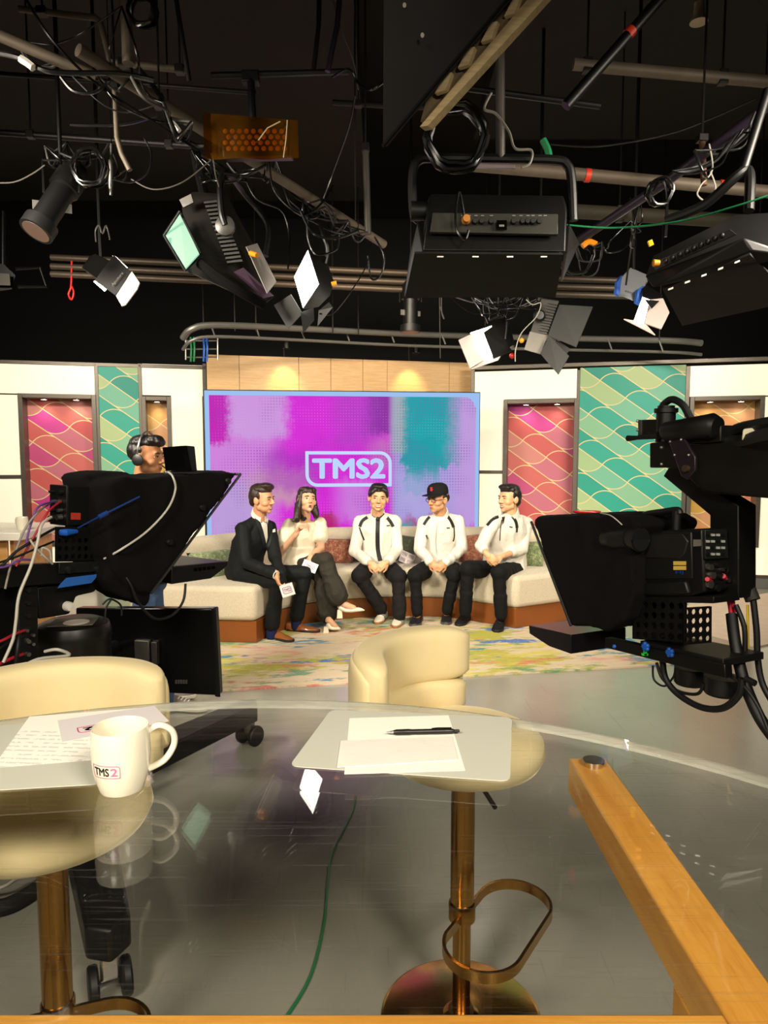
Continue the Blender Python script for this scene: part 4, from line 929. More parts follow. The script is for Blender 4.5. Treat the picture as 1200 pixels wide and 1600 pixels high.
# ---- man with the tie
J = pose(head=(591, 778, 6.60), hf=(.06, -1, -.06), hu=(.07, 0, 1), neck=(590, 805, 6.69), sr=(562, 816, 6.70), sl=(618, 815, 6.70), er=(554, 860, 6.62), el=(621, 858, 6.62), wr=(577, 879, 6.38), wl=(605, 878, 6.38),
         hr=(575, 888, 6.74), hl=(607, 888, 6.74), kr=(562, 900, 6.34), kl=(623, 902, 6.34), ar=(598, 955, 6.44), al=(624, 965, 6.28))
CHAR = fabric('charcoal_jeans', '161413', .85, .3, .5, 10)
def clasp(s): return ('r', (.75, -.5, -.55), (.5, .3, -.4), -1, .75, .5) if s == 'r' else ('l', (-.75, -.5, -.5), (-.4, .5, -.4), 1, .75, .5)
root, bd, R, L = person('smiling man in a white track jacket and black tie, hands clasped', J, on(605, 982), SKIN3, 1.04, hands=(clasp('r'), clasp('l')))
face(root, R, L, 1.04, 'smile', .55, HAIRK)
hair(root, R, L, 1.04, SHORT + [((0, .02, .11), (.066, .07, .03)), ((.01, .062, .105), (.056, .062, .055), .02, .018), ((.056, .062, .06), (.068, .05, .022), .018, .010), ((.0, .066, .105), (-.05, .066, .075), .018, .016), ((-.052, .062, .075), (-.068, .05, .03), .016, .010)], HAIRK)
jm = track_jacket(J, (.86, .86)); bv = bvh_of(jm); jk = part('jacket', jm, WHITEJ, root, smooth=80)
part('shirt_front', patchpx(bv, [(581, 806), (584, 812), (586, 830), (586, 868), (596, 868), (599, 830), (599, 812), (601, 806), (592, 810)], .005), SHIRT, root, smooth=60)
for pl in ([(579, 800), (578, 806), (586, 812)], [(600, 799), (603, 805), (597, 812)]): part('collar', ribbon(bv, pl, 7, .012) or MB().sphere(J['neck'], .02), WHITEJ, jk, smooth=60)
part('shirt_collar', collar_ring(J, .064, .048, gap=.3), SHIRT, root, smooth=60)
TIE = mat('black_tie', '0d0c0c', .6)
part('tie', ribbon(bv, [(590.5, 812), (590, 830), (590, 850), (591, 862), (594, 876)], 6.5, .012), TIE, root); part('tie_knot', MB().sphere(hitpx(bv, 590.5, 811, .012), (.02, .014, .022)), TIE, root)
for pl in ([(581, 803), (585, 807), (590, 811)], [(600, 802), (596, 807), (591, 811)]):
    rb = ribbon(bv, pl, 2.6, .012); rb and part('neck_band', rb, TIE, root)
for pl, w_ in (([(574, 808), (566, 814), (562, 823)], 5), ([(561.5, 824), (565, 834), (569, 844)], 2.2), ([(603.5, 807), (610, 815), (614.5, 823)], 5)): 
    rb = ribbon(bv, pl, w_, .005); rb and part('stripe', rb, STRIPE, jk)
rb = ribbon(bv, [(604, 821.5), (609, 821)], 1.6, .005); rb and part('chest_lettering', rb, STRIPE, jk)
part('trousers', trousers(J, (.095, .08, .074, .066), .92, 11, .007), CHAR, root, smooth=80)
CREAM = mat('cream_leather', 'd9cfb8', .5, var=.06); GUM = mat('gum_sole', '9a6a44', .6); SOCKG = fabric('grey_socks', '8a8478', .9)
for s in 'lr': part('sock', MB().limb(J['k' + s].lerp(J['a' + s], .8), J['a' + s] + V((0, 0, -.04)), .048, .046, 14), SOCKG, root, smooth=60)
shoe(root, on(601, 967), on(587, 979), CREAM, GUM, .09, .28, .046, STRIPE, WHITEP); shoe(root, on(625, 972), on(614, 988), CREAM, GUM, .09, .28, .046, STRIPE, WHITEP)
part('wristband', MB().tube([J['wr'].lerp(J['er'], .08) + V((math.cos(a) * .03, 0, math.sin(a) * .03)) for a in [k * .628 for k in range(10)]], .005, 6, True), mat('pale_blue_band', '9ab4cc', .4), root)
# ---- man in the black cap
J = pose(head=(684, 780, 6.58), hf=(-.74, -.66, -.1), hu=(0, 0, 1), neck=(690, 806, 6.66), sr=(662, 817, 6.64), sl=(716, 815, 6.70), er=(655, 858, 6.56), el=(721, 858, 6.58), wr=(671, 877, 6.36), wl=(697, 878, 6.36),
         hr=(668, 889, 6.72), hl=(706, 889, 6.72), kr=(649, 899, 6.30), kl=(710, 898, 6.30), ar=(652, 960, 6.30), al=(698, 957, 6.36))
root, bd, R, L = person('man in a black cap, glasses and zipped white track jacket', J, on(675, 982), SKIN4, 1.05, hands=(clasp('r'), clasp('l')))
face(root, R, L, 1.05, 'closed', .8, HAIRK, 'a0664e')
hair(root, R, L, 1.05, [((0, -.055, .01), (.072, .06, .06)), ((.07, -.02, .02), (.01, .035, .03)), ((-.07, -.02, .02), (.01, .035, .03))], HAIRK)
cp_ = MB(); cp_.rings([[L(.083 * math.cos(a) * k, .1 * math.sin(a) * k - .006, z) for a in [2 * math.pi * j / 28 for j in range(28)]] for k, z in ((1.0, .048), (1.01, .075), (.97, .105), (.82, .13), (.55, .145), (.2, .15))])
cap = part('cap', cp_, fabric('black_cap_twill', '141212', .9, .2, .2), root, smooth=60)
br = []
for i in range(13):
    a = math.radians(18 + 12 * i); br.append([L(.086 * math.cos(a), .10 * math.sin(a) - .01, .050), L(.088 * math.cos(a), .10 * math.sin(a) + .075 * math.sin(a) ** .6 - .008, .054 - .006 * abs(math.cos(a))), L(.088 * math.cos(a), .10 * math.sin(a) + .075 * math.sin(a) ** .6 - .008, .049 - .006 * abs(math.cos(a))), L(.086 * math.cos(a), .10 * math.sin(a) - .01, .045)])
part('brim', MB().rings(br), fabric('black_brim', '100f0f', .8, .1, .1), cap, smooth=40)
CB = BVHTree.FromPolygons(cp_.v, [tuple(f) for f in cp_.f])
for pl in ([(675.5, 761.5), (673.2, 763), (675.5, 765), (673.2, 767.5)], [(673, 761), (673, 767)]):
    rb = ribbon(CB, pl, 1.4, .003); rb and part('emblem', rb, mat('red_emblem', 'c41e28', .6), cap)
GLF = mat('black_acetate', '0c0b0b', .2)
gp = part('glasses', MB().tube([L(-.008, .096, .008), L(0, .098, .010), L(.008, .096, .008)], .002, 6), GLF, root)
for s in (-1, 1):
    part('lens_rim', MB().tube([L(s * .032 + .022 * math.cos(a), .093 - abs(.022 * math.cos(a) + .0) * .12, .003 + .017 * math.sin(a)) for a in [2 * math.pi * j / 16 for j in range(16)]], .0028, 6, True), GLF, gp); part('temple', MB().tube([L(s * .055, .088, .008), L(s * .078, .03, .006), L(s * .085, -.02, .0)], .0024, 6), GLF, gp)
jm = track_jacket(J, (.96, .96), wx=.024); bv = bvh_of(jm); jk = part('jacket', jm, WHITEJ, root, smooth=80)
part('collar', collar_ring(J, .071, .052, gap=.12, f=V((-.5, -.85, 0))), WHITEJ, jk, smooth=60)
part('zip', ribbon(bv, [(684, 806), (682, 830), (681, 850), (683, 868)], 1.4, .004), mat('grey_zip', 'b9b4a8', .4, .4), jk)
for pl, w_ in (([(676, 803), (668, 811), (662, 820)], 4.5), ([(696, 802), (704, 813), (709, 824)], 4.5), ([(709.5, 824), (710, 838), (708, 846)], 1.8), ([(666, 836), (668, 842)], 2.4)):
    rb = ribbon(bv, pl, w_, .005); rb and part('stripe', rb, STRIPE, jk)
rb = ribbon(bv, [(698, 825), (703, 825)], 1.8, .005); rb and part('chest_lettering', rb, STRIPE, jk)
part('trousers', trousers(J, (.096, .078, .066, .052), .93, 14, .006), BLKTR, root, smooth=80)
BLKSH = mat('black_mesh_shoe', '17161a', .5, var=.4, vs=40); SILV = mat('silver_trim', 'c4c2be', .35, .3)
shoe(root, on(655, 970), on(645, 984), BLKSH, mat('black_white_sole', '4a4846', .5), .1, .30, .053, None, SILV); shoe(root, on(699, 968), on(696, 982), BLKSH, mat('black_white_sole', '4a4846', .5), .1, .28, .05, None, SILV)
# ---- laughing man at the right
J = pose(head=(795, 779, 6.46), hf=(-.84, -.53, -.02), hu=(.06, .05, 1), neck=(799, 806, 6.50), sr=(770, 818, 6.36), sl=(823, 818, 6.62), er=(752, 852, 6.22), el=(815, 858, 6.48), wr=(761, 866, 6.08), wl=(783, 870, 6.22),
         hr=(772, 891, 6.52), hl=(806, 891, 6.56), kr=(731, 889, 6.18), kl=(780, 895, 6.12), ar=(727, 958, 6.22), al=(783, 964, 6.12))
root, bd, R, L = person('laughing man in an open white track jacket at the right end of the sofa', J, on(755, 985), SKIN3, 1.05, hands=(('r', (.7, -.3, -.65), (.5, .5, -.3), -1, .6, .4), ('l', (-.9, -.45, -.2), (-.1, .5, -.7), 1, .6, .5)))
face(root, R, L, 1.05, 'smile', .5, HAIRK)
hair(root, R, L, 1.05, SHORT + [((0, .02, .105), (.068, .075, .030)), ((-.01, .055, .104), (.058, .036, .024)), ((.06, -.03, .0), (.02, .05, .05)), ((0, -.07, -.03), (.062, .04, .05))], HAIRK)
jm = track_jacket(J, (.45, .40), wx=.022); bv = bvh_of(jm); jk = part('jacket', jm, WHITEJ, root, smooth=80)
part('collar', collar_ring(J, .074, .052, gap=.5, f=V((-.6, -.8, 0))), WHITEJ, jk, smooth=60)
part('undershirt', patchpx(bv, [(784, 808), (785, 815), (785.5, 820), (788, 813), (789, 807)], .006, 2), TIE, root)
part('zip', ribbon(bv, [(784, 812), (782, 828), (781, 845)], 1.4, .004), TIE, jk)
for pl, w_ in (([(779, 807), (769, 812), (761, 821)], 4.5), ([(800, 806), (806, 815), (808, 825)], 4.5), ([(808, 825), (807.5, 832)], 2.5)):
    rb = ribbon(bv, pl, w_, .005); rb and part('stripe', rb, STRIPE, jk)
rb = ribbon(bv, [(796, 823), (801, 824)], 1.5, .005); rb and part('chest_lettering', rb, STRIPE, jk)
part('trousers', trousers(J, (.098, .08, .072, .056), .95, 17, .005), BLKTR, root, smooth=80)
BLK2 = fabric('black_suede', '151214', .9); DS2 = mat('black_sole', '0f0e0e', .6)
shoe(root, on(731, 970), on(714, 982), BLK2, DS2, .1, .29, .05, None, BLACK); shoe(root, on(783, 978.5), on(776, 990), BLK2, DS2, .1, .29, .05, None, BLACK)
# ---- camera operator
J = pose(head=(230, 714, 4.15), hf=(.98, -.18, -.05), hu=(0, 0, 1), neck=(222, 755, 4.15), sr=(222, 772, 3.98), sl=(226, 772, 4.34), er=(222, 850, 3.95), el=(228, 850, 4.36), wr=(262, 878, 3.92), wl=(270, 878, 4.3),
         hr=(228, 905, 4.06), hl=(230, 905, 4.26), kr=(238, 1005, 4.06), kl=(236, 1000, 4.28), ar=(255, 1095, 4.12), al=(240, 1080, 4.34))
root, bd, R, L = person('camera operator with a headset standing behind the left camera', J, on(245, 1108), SKIN6, 1.0, hands=(('r', (.9, 0, -.3), (0, .6, -.6), 1, .5, .5), ('l', (.9, 0, -.3), (0, -.6, -.6), -1, .5, .5)))
face(root, R, L, 1.0, 'closed', .7, HAIRK, '8a5038')
hair(root, R, L, 1.0, [((0, -.02, .08), (.074, .09, .05)), ((0, -.06, .035), (.074, .055, .07)), ((.066, -.03, .03), (.012, .04, .04)), ((-.066, -.03, .03), (.012, .04, .04)), ((0, .05, .1), (.06, .045, .032)), ((0, .075, .09), (.05, .025, .025))], HAIRK, .006, 40)
hs = part('headset', MB().tube(spline([L(-.092, -.005, -.01), L(-.092, .0, .06), L(-.06, .0, .125), L(0, .0, .15), L(.06, 0, .125), L(.092, 0, .06), L(.092, -.005, -.01)], 5), .005, 8), STEEL, root)
for s in (-1, 1): part('ear_cup', MB().lathe([(0, -.014), (.028, -.014), (.034, -.004), (.034, .006), (.022, .012), (0, .012)], L(s * .094, .0, -.018), 20, R @ M.Rotation(s * math.pi / 2, 3, 'Y')), BLACK, hs)
part('boom_mic', MB().tube(spline([L(-.1, .0, -.03), L(-.098, .05, -.06), L(-.07, .09, -.075)], 5), .0035, 6), BLACK, hs)
mb = MB(); torso(mb, J, 1.0, 1.12, -.05, wx=.02); [sleeve(mb, J, s, (.07, .062, .058), .1) for s in 'lr']
part('t_shirt', vox(mb, .007, 4, .006, 10, (1, 1, .7), 5), fabric('dark_t_shirt', '1b1d22', .9), root, smooth=80)
JEANS = fabric('blue_denim', '44597a', .9, .3, .5, 12); part('jeans', trousers(J, (.1, .08, .076, .07), .96, 21, .008), JEANS, root, smooth=80)
GSH = mat('grey_suede_shoe', '7d7468', .8, var=.2)
shoe(root, on(256, 1110), on(304, 1112), GSH, mat('white_sole', 'd8d0c0', .5), .085, .28, .048, None, WHITEP); shoe(root, on(238, 1092), on(286, 1092), GSH, mat('white_sole2', 'd8d0c0', .5), .085, .28, .048, None, WHITEP)
# ---- cards in the hands and on the sofa
CARD = mat('white_card', 'e9e2da', .5, var=.02); PL = mat('plum_print', '8a4a86', .5)
def held_card(name, label, c, ex, ey, w_, h_, rows=1, cols=1):
    ex = V(ex).normalized(); ey = V(ey); ey = (ey - ex * ey.dot(ex)).normalized(); nz_ = ex.cross(ey); c = V(c)
    if nz_.dot(CAM - c) < 0: nz_ = -nz_
    o = thing(name, label, 'card', c); part('sheet', MB().prism([c + ex * a * w_ / 2 + ey * b * h_ / 2 for a, b in ((-1, -1), (1, -1), (1, 1), (-1, 1))], nz_ * .0015), CARD, o)
    for i in range(rows):
        for j in range(cols):
            cw, ch = w_ / cols, h_ / rows; q = c + ex * ((j + .5) * cw - w_ / 2) + ey * ((i + .5) * ch - h_ / 2) + nz_ * .002
            mp = lambda x, y, z: q + ex * x + ey * z + nz_ * y
            a, b = frame2d(-cw * .34, cw * .34, -ch * .28, ch * .28, ch * .05, ch * .15, ch * .03); part('logo_frame', frame_mesh(MB(), a, b, 0, .0006, mp), PL, o)
            vs, fs = bold2d('TMS2', .02); ww = max(p[0] for p in vs); hh = max(p[1] for p in vs); part('lettering', MB().add([mp(cw * .54 * (p[0] / ww - .5), .0007, ch * .3 * (p[1] / hh - .5)) for p in vs], fs), PL, o)
held_card('cue_card', 'white logo card held between the knees of the man in the suit', at(449, 922, 5.56), (1, -.2, .35), (-.2, .1, 1), .115, .10)
held_card('cue_card', 'white logo card under the left hand of the woman', at(484, 885, 6.02), (1, -.3, -.35), (.35, .3, 1), .14, .085)
held_card('sticker_sheet', 'curled white sheet of purple logos lying on the sofa beside the man in the cap', at(636, 872, 6.9), (1, .1, -.45), (.4, .5, 1), .15, .12, 2, 2)
# ================================================================== camera rigs
class Rig:
    """side plane of a camera rig: px positions map onto it, n points to the viewer's side"""
    def __init__(s, ref, a):
        s.ref = V(ref); s.a = V(a).normalized(); s.n = V((s.a.y, -s.a.x, 0))
        if s.n.dot(CAM - s.ref) < 0: s.n = -s.n
    def p(s, px, py, off=0.0): return onplane(px, py, s.ref + s.n * off, s.n)
    def poly(s, pxs, off=0.0): return [s.p(a, b, off) for a, b in pxs]
    def slab(s, pxs, w, off=0.0): return MB().prism(s.poly(pxs, off), -s.n * w)
    def rear(s, px, py, at_px, off=0.0):
        q = s.p(*at_px); return onplane(px, py, q - s.a * off, s.a)
def perf(o, ux, uz, nx, nz, r, t):
    """plate with round holes; o lower corner, ux/uz cell vectors, t thickness vector"""
    mb = MB(); o, ux, uz, t = V(o), V(ux), V(uz), V(t)
    for i in range(nx):
        for j in range(nz):
            c = o + ux * (i + .5) + uz * (j + .5); sq = []; ci = []
            for k in range(8):
                a = math.pi / 4 * k; cx, cy = math.cos(a), math.sin(a); q = max(abs(cx), abs(cy)); sq.append(c + ux * cx / q * .5 + uz * cy / q * .5); ci.append(c + ux * cx * r + uz * cy * r)
            k0 = len(mb.v); mb.v += sq + ci + [p + t for p in sq] + [p + t for p in ci]
            for k in range(8):
                l = (k + 1) % 8; mb.f += [(k0 + k, k0 + l, k0 + 8 + l, k0 + 8 + k), (k0 + 16 + k, k0 + 24 + k, k0 + 24 + l, k0 + 16 + l), (k0 + 8 + k, k0 + 8 + l, k0 + 24 + l, k0 + 24 + k)]
    return mb
def cable(root, pts, r, mt, name='cable', n=6): return part(name, MB().tube(spline(pts, n), r, 7), mt, root, smooth=60)
# ------------------------------------------------ left camera with prompter
RL = Rig(at(105, 790, 2.62), (.574, .819, 0)); pc = RL.p(115, 985, -.16); a_, n_ = RL.a, RL.n

lc = thing('studio_camera', 'black studio camera with hooded prompter on the left pedestal', 'camera', (pc.x, pc.y, 0))
cb = part('camera_body', RL.slab([(105, 758), (185, 764), (185, 817), (105, 822)], .125), BLACKM, lc, bevel=.004)
part('warning_label', RL.slab([(111, 801), (126, 801.5), (126, 812), (111, 812)], .002, .0015), mat('red_label', 'b8382a', .4, var=.3, vs=60), cb)
vs, fs = text2d('SONY', 1); ww = max(p[0] for p in vs); q0, q1, q2 = RL.p(148, 779, .0012), RL.p(166, 779.5, .0012), RL.p(148, 774.5, .0012)
part('lettering', MB().add([q0 + (q1 - q0) * (p[0] / ww) + (q2 - q0) * (p[1] / .7) for p in vs], fs), mat('dark_grey_lettering', '4a4640', .5), cb)
part('rear_panel', MB().prism([RL.rear(x, y, (105, 790), .004) for x, y in ((78, 757), (104, 759), (104, 821), (78, 818))], a_ * .006), BLACK, cb, bevel=.002)
for k, (x, y, r) in enumerate(((95, 784, .008), (87, 783, .007), (97, 797, .007), (86, 797, .006), (96, 808, .012), (84, 810, .013), (97, 768, .012), (84, 768, .005))):
    q = RL.rear(x, y, (105, 790), .006); part('connector', MB().cyl(q, q - a_ * .02, r, r * .9, 12), STEEL if k in (0, 1, 2, 4) else BLACK, cb)
o = RL.p(88, 877, .01); ux = (RL.p(159, 875, .01) - o) / 7; uz = (RL.p(88, 838, .01) - o) / 3; pf = part('bracket_plate', perf(o, ux, uz, 7, 3, .33, -n_ * .006), BLACKM, lc)
part('bracket_top', RL.slab([(87, 823), (159, 824), (159, 838), (87, 838)], .006, .01), BLACKM, pf); part('bracket_back', RL.slab([(87, 823), (159, 824), (159, 877), (87, 878)], .006, -.125), BLACKM, pf)
part('rail', RL.slab([(-15, 884), (235, 876), (235, 898), (-15, 921)], .05, .02), BLACKM, lc, bevel=.004); part('rail', RL.slab([(-15, 884), (235, 876), (235, 898), (-15, 921)], .04, -.10), BLACKM, lc, bevel=.004)
part('rail_cover', RL.slab([(92, 879), (180, 876), (180, 892), (92, 897)], .01, .035), BLACK, lc, bevel=.003)
for x, y in ((107, 890), (153, 889)): q = RL.p(x, y, .036); part('bolt', MB().lathe([(0, .012), (.014, .01), (.017, 0), (.017, -.01)], q, 16, M.Rotation(math.pi / 2, 3, 'X') if False else basis(V((0, 0, 1)), n_)), BLACK, lc)
part('blue_tape', RL.slab([(104, 903), (153, 897), (149, 904), (143, 911), (90, 919), (95, 912)], .002, .042), mat('blue_masking_tape', '2462b4', .6, var=.15, vs=30), lc)
q = RL.p(95, 832, .02); part('blue_knob', MB().tube([q, q + n_ * .02 + a_ * .01, q + a_ * .055 + n_ * .015], [.012, .014, .008], 12), BLUEP, lc)
p0, p1, p2, p3 = RL.p(122, 825, .06), RL.p(154, 808, .17), RL.p(168, 801, .175), RL.p(218, 776, .185); part('blue_handle', MB().tube([p0, p1, p1, p2, p2, p3], [.0028, .0034, .009, .009, .0038, .003], 10), mat('dark_blue_handle', '1c3f86', .35), lc)
# prompter hood: draped cloth
CLOTHF = mat('black_draped_cloth', '0f0d0d', .95, var=.4, vs=6, bump=.35, bs=35, spec=.15)
hm = MB(); hm.prism(RL.poly([(172, 757), (190, 748), (230, 746), (300, 743), (374, 738), (354, 768), (300, 840), (236, 928), (205, 920), (185, 900), (172, 868)], .13), -n_ * .3)
hm.prism(RL.poly([(132, 744), (160, 738), (200, 740), (215, 870), (185, 880), (160, 860), (140, 800)], -.02), -n_ * .16)
hm.prism(RL.poly([(172, 868), (236, 928), (228, 946), (180, 925), (162, 905)], .1), -n_ * .2)
hd_ = part('prompter_hood', vox(hm, .011, 6, .012, 7, (1, 1, .55), 3), CLOTHF, lc, smooth=80)
part('hood_frame', MB().tube([RL.p(376, 741, .135), RL.p(236, 927, .135)], .006, 8).tube([RL.p(376, 741, .135), RL.p(376, 741, .135) - n_ * .3], .006, 8), BLACK, lc)
for x, y in ((357, 752), (317, 793), (266, 847)): q = RL.p(x, y, .146); part('hood_snap', MB().lathe([(0, .006), (.013, .005), (.016, 0), (.016, -.012)], q, 8, basis(V((0, 0, 1)), n_)), BLACK, hd_)
# prompter monitor and small top monitor
pm = part('prompter_monitor', RL.slab([(268, 885), (357, 877), (356, 885), (330, 904), (268, 913)], .38, .12), mat('black_monitor_case', '100f10', .4, var=.2), lc, bevel=.004)
for k in range(5): part('vent', RL.slab([(303 + 7 * k, 887.5 - .6 * k), (308 + 7 * k, 887 - .6 * k), (308 + 7 * k, 892.5 - .9 * k), (303 + 7 * k, 893 - .9 * k)], .002, .1215), BLACKG, pm)
for x, y, mt in ((243, 894, BLACKM), (252, 897, BLACKM), (260, 902, WHITEP)): q = RL.rear(x, y, (268, 895), -.0); part('connector', MB().cyl(q, q - a_ * .02, .008, .006, 10), mt, pm)
tm = part('top_monitor', MB().prism([RL.rear(x, y, (268, 720), 0) for x, y in ((253, 699), (290, 696), (294, 736), (259, 737))], a_ * .05 + V((0, 0, -.003))), BLACK, lc, bevel=.004)
part('screen_shade', MB().prism([RL.rear(x, y, (268, 720), .03) for x, y in ((254, 699), (283, 696.5), (291, 736), (259, 737))], a_ * .03), BLACKG, tm)
WCAB = mat('white_cable', 'cfcabd', .45)
q0 = RL.p(263, 738, .02); part('cable_plug', MB().box(q0, (.035, .02, .014), rotz(.6)), STEEL, lc, bevel=.002)
cable(lc, [q0, RL.p(270, 745, .15), RL.p(274, 765, .155), RL.p(262, 795, .16), RL.p(230, 830, .16), RL.p(190, 858, .16), RL.p(163, 873, .08)], .0045, WCAB, 'video_cable')
cable(lc, [RL.p(163, 873, .08), RL.p(182, 880, .1), RL.p(192, 895, .12), RL.p(205, 915, .14), RL.p(215, 940, .14), RL.p(240, 966, .14), RL.p(268, 962, .14), RL.p(286, 940, .13), RL.p(290, 912, .12)], .0055, RUBBER, 'monitor_cable')
cable(lc, [RL.p(160, 945, .05), RL.p(172, 936, .06), RL.p(188, 945, .06), RL.p(190, 962, .06)], .004, RUBBER, 'tie_cord'); cable(lc, [RL.p(175, 935, .06), RL.p(166, 950, .06), RL.p(164, 970, .06)], .004, RUBBER, 'tie_cord')
# pan head and electronics under the rail
part('pan_head', RL.slab([(55, 916), (155, 905), (150, 925), (120, 932), (110, 960), (60, 968)], .16, -.02), BLACKM, lc, bevel=.01)
part('control_box', RL.slab([(28, 916), (60, 914), (60, 1062), (28, 1066)], .16, .0), BLACKM, lc, bevel=.005)
for k in range(7): q = RL.p(43, 922 + 20 * k, .004); part('connector', MB().cyl(q - n_ * .01, q + n_ * .012, .009, .008, 10), STEEL if k > 3 else BLACK, lc)
for k in range(4): q = RL.p(40 + 5 * (k % 2) * 2, 985 + 7 * k, .006); part('connector', MB().cyl(q, q + n_ * .014, .006, .006, 10), STEEL, lc)
part('dial', MB().lathe([(0, .01), (.016, .008), (.019, 0), (.019, -.03)], RL.p(109, 948, .0), 20, basis(V((0, 0, 1)), n_)), WHITEP, lc)
rd = 58 * 2.75 / 1080; zt, zb_ = RL.p(115, 968, -.16).z, RL.p(115, 1030, -.16).z; PCX, PCY = pc.x, pc.y
dr = part('pan_drum', MB().lathe([(0, zt), (rd * .7, zt), (rd * .93, zt - .015), (rd, zt - .045), (rd, zt - .07), (rd * .97, zt - .08), (rd * .97, zb_ - .06), (0, zb_ - .06)], (PCX, PCY, 0), 40), mat('satin_black_drum', '15130f', .4), lc, smooth=40)
part('drum_label', MB().lathe([(0, .002), (.05, .002), (.05, 0)], (PCX + .035, PCY - .05, zt + .0005), 24), mat('white_oval_label', 'e6e0d0', .4), dr)
part('drum_pad', MB().box((PCX + .02, PCY - .04, zt), (.17, .13, .003), rotz(.2)), mat('olive_pad', '5e5a4c', .7), dr)
# pedestal
part('pedestal_column', MB().lathe([(.115, zb_ - .06), (.115, .34), (.14, .30), (.14, .2)], (PCX, PCY, 0), 32), BLACKM, lc)
wt = on(172, 1535, .05) - V((PCX, PCY, 0)); ang0 = math.degrees(math.atan2(wt.y, wt.x)); LG = wt.to_2d().length
for k, ang in enumerate((ang0, ang0 + 120, ang0 + 240)):
    d_ = V((math.cos(math.radians(ang)), math.sin(math.radians(ang)), 0)); s_ = V((-d_.y, d_.x, 0)); b = V((PCX, PCY, 0))
    lg = part('pedestal_leg', MB().prism([b + s_ * .1 + V((0, 0, .14)), b + d_ * LG + s_ * .062 + V((0, 0, .14)), b + d_ * (LG + .05) + V((0, 0, .14)), b + d_ * LG - s_ * .062 + V((0, 0, .14)), b - s_ * .1 + V((0, 0, .14))], (0, 0, .1)), BLACKM, lc, bevel=.01)
    w_ = b + d_ * LG; part('fork', MB().box(w_ + V((0, 0, .105)), (.04, .05, .075), rotz(math.radians(ang))), STEEL, lg, bevel=.006)
    for q in (-.045, .045): part('wheel', MB().lathe([(0, -.014), (.05, -.014), (.055, -.008), (.055, .008), (.05, .014), (0, .014)], w_ + s_ * q + V((0, 0, .056)), 24, basis(V((0, 0, 1)), s_)), RUBBER, lg)
# floor monitor hung on the pedestal
Rm = at(240, 1020, 3.12); mn = thing('floor_monitor', 'black flat monitor with a metal bracket mounted low behind the left camera', 'monitor', Rm - V((0, 0, .4)))
A = lambda x, y, d=3.12: at(x, y, d + (x - 340) * -.0006)
mp_ = part('case', MB().prism([A(118, 950), A(333, 951), A(340, 1087), A(121, 1076)], (.015, .05, 0)), mat('monitor_back_black', '0a0909', .25, var=.3), mn, bevel=.006)
part('bezel', MB().prism([A(330, 951), A(334, 951), A(341, 1088), A(336, 1088)], (.012, -.008, 0)), BLACK, mp_)
part('bracket', MB().prism([A(213, 998), A(236, 999), A(237, 1034), A(214, 1032)], (0, -.03, 0)), mat('grey_bracket', '55524c', .4, .5), mn, bevel=.004)
part('bracket', MB().prism([A(240, 1000), A(249, 1000), A(250, 1036), A(241, 1035)], (0, -.04, 0)), mat('grey_bracket2', '3c3a36', .4, .5), mn, bevel=.003)
for k in range(5): part('port', MB().prism([A(274 + 4 * k, 1062), A(277 + 4 * k, 1062), A(277 + 4 * k, 1068), A(274 + 4 * k, 1068)], (0, -.004, 0)), STEEL, mn)
part('mount_arm', MB().cyl(A(180, 1010) + V((0, .03, 0)), V((PCX, PCY, A(180, 1010).z)), .03, .03), BLACKM, mn)
# cables of the left rig
REDC = mat('red_cable', 'b82030', .45); PURC = mat('purple_cable', '7a4a9a', .45); GREYC = mat('grey_cable', '9a948a', .5)
def P(x, y, o=.05): return RL.p(x, y, o)
cable(lc, [RL.rear(80, 785, (105, 790), .02), P(60, 800), P(40, 825), P(25, 860), P(15, 890), P(8, 920)], .004, GREYC)
cable(lc, [RL.rear(88, 783, (105, 790), .025), P(60, 792), P(48, 820), P(42, 845), P(44, 858)], .004, PURC)
cable(lc, [RL.rear(95, 784, (105, 790), .025), P(75, 800), P(55, 835), P(38, 865), P(25, 885)], .004, REDC)
cable(lc, [P(80, 808), P(65, 820, .08), P(58, 850, .09), P(48, 885, .1), P(30, 930, .1), P(25, 970, .1), P(20, 1000, .1), P(5, 1035, .1)], .0055, WCAB)
cable(lc, [P(82, 881, .06), P(70, 870, .08), P(55, 855, .08), P(47, 843, .08)], .004, WCAB); cable(lc, [P(80, 880, .06), P(78, 862, .08), P(66, 856, .08), P(64, 868, .08)], .004, WCAB)
cable(lc, [P(85, 826, .04), P(60, 840, .06), P(25, 862, .06), P(5, 882, .06), P(-20, 900, .06)], .005, RUBBER); cable(lc, [P(84, 846, .04), P(50, 860, .06), P(20, 872, .06), P(-20, 885, .06)], .004, RUBBER)
cable(lc, [P(50, 875, .06), P(30, 875, .08), P(10, 885, .08), P(-20, 890, .08)], .004, PURC)
cable(lc, [P(38, 985, .03), P(20, 992, .06), P(5, 1000, .08), P(-25, 1012, .08)], .005, REDC); cable(lc, [P(36, 992, .03), P(15, 1002, .06), P(-25, 1030, .08)], .005, RUBBER); cable(lc, [P(36, 1022, .03), P(15, 1030, .06), P(-25, 1050, .08)], .006, REDC)
cable(lc, [P(30, 985, .03), P(28, 1010, .06), P(24, 1040, .06), P(22, 1060, .06)], .008, RUBBER); cable(lc, [P(70, 1018, .05), P(90, 1015, .1), P(108, 1024, .1), P(60, 1030, .12), P(30, 1045, .12)], .006, WCAB)
cc_ = [on(a, b, .03) for a, b in ((-60, 1420), (0, 1418), (40, 1400), (70, 1375), (60, 1350), (20, 1345))]; single('floor_cable', MB().tube(spline(cc_, 8), .028, 10), mat('braided_sleeve', '1c1b19', .7, var=.5, vs=90, bump=.5, bs=150), 'thick black braided cable sleeve on the floor at the lower left', 'cable')
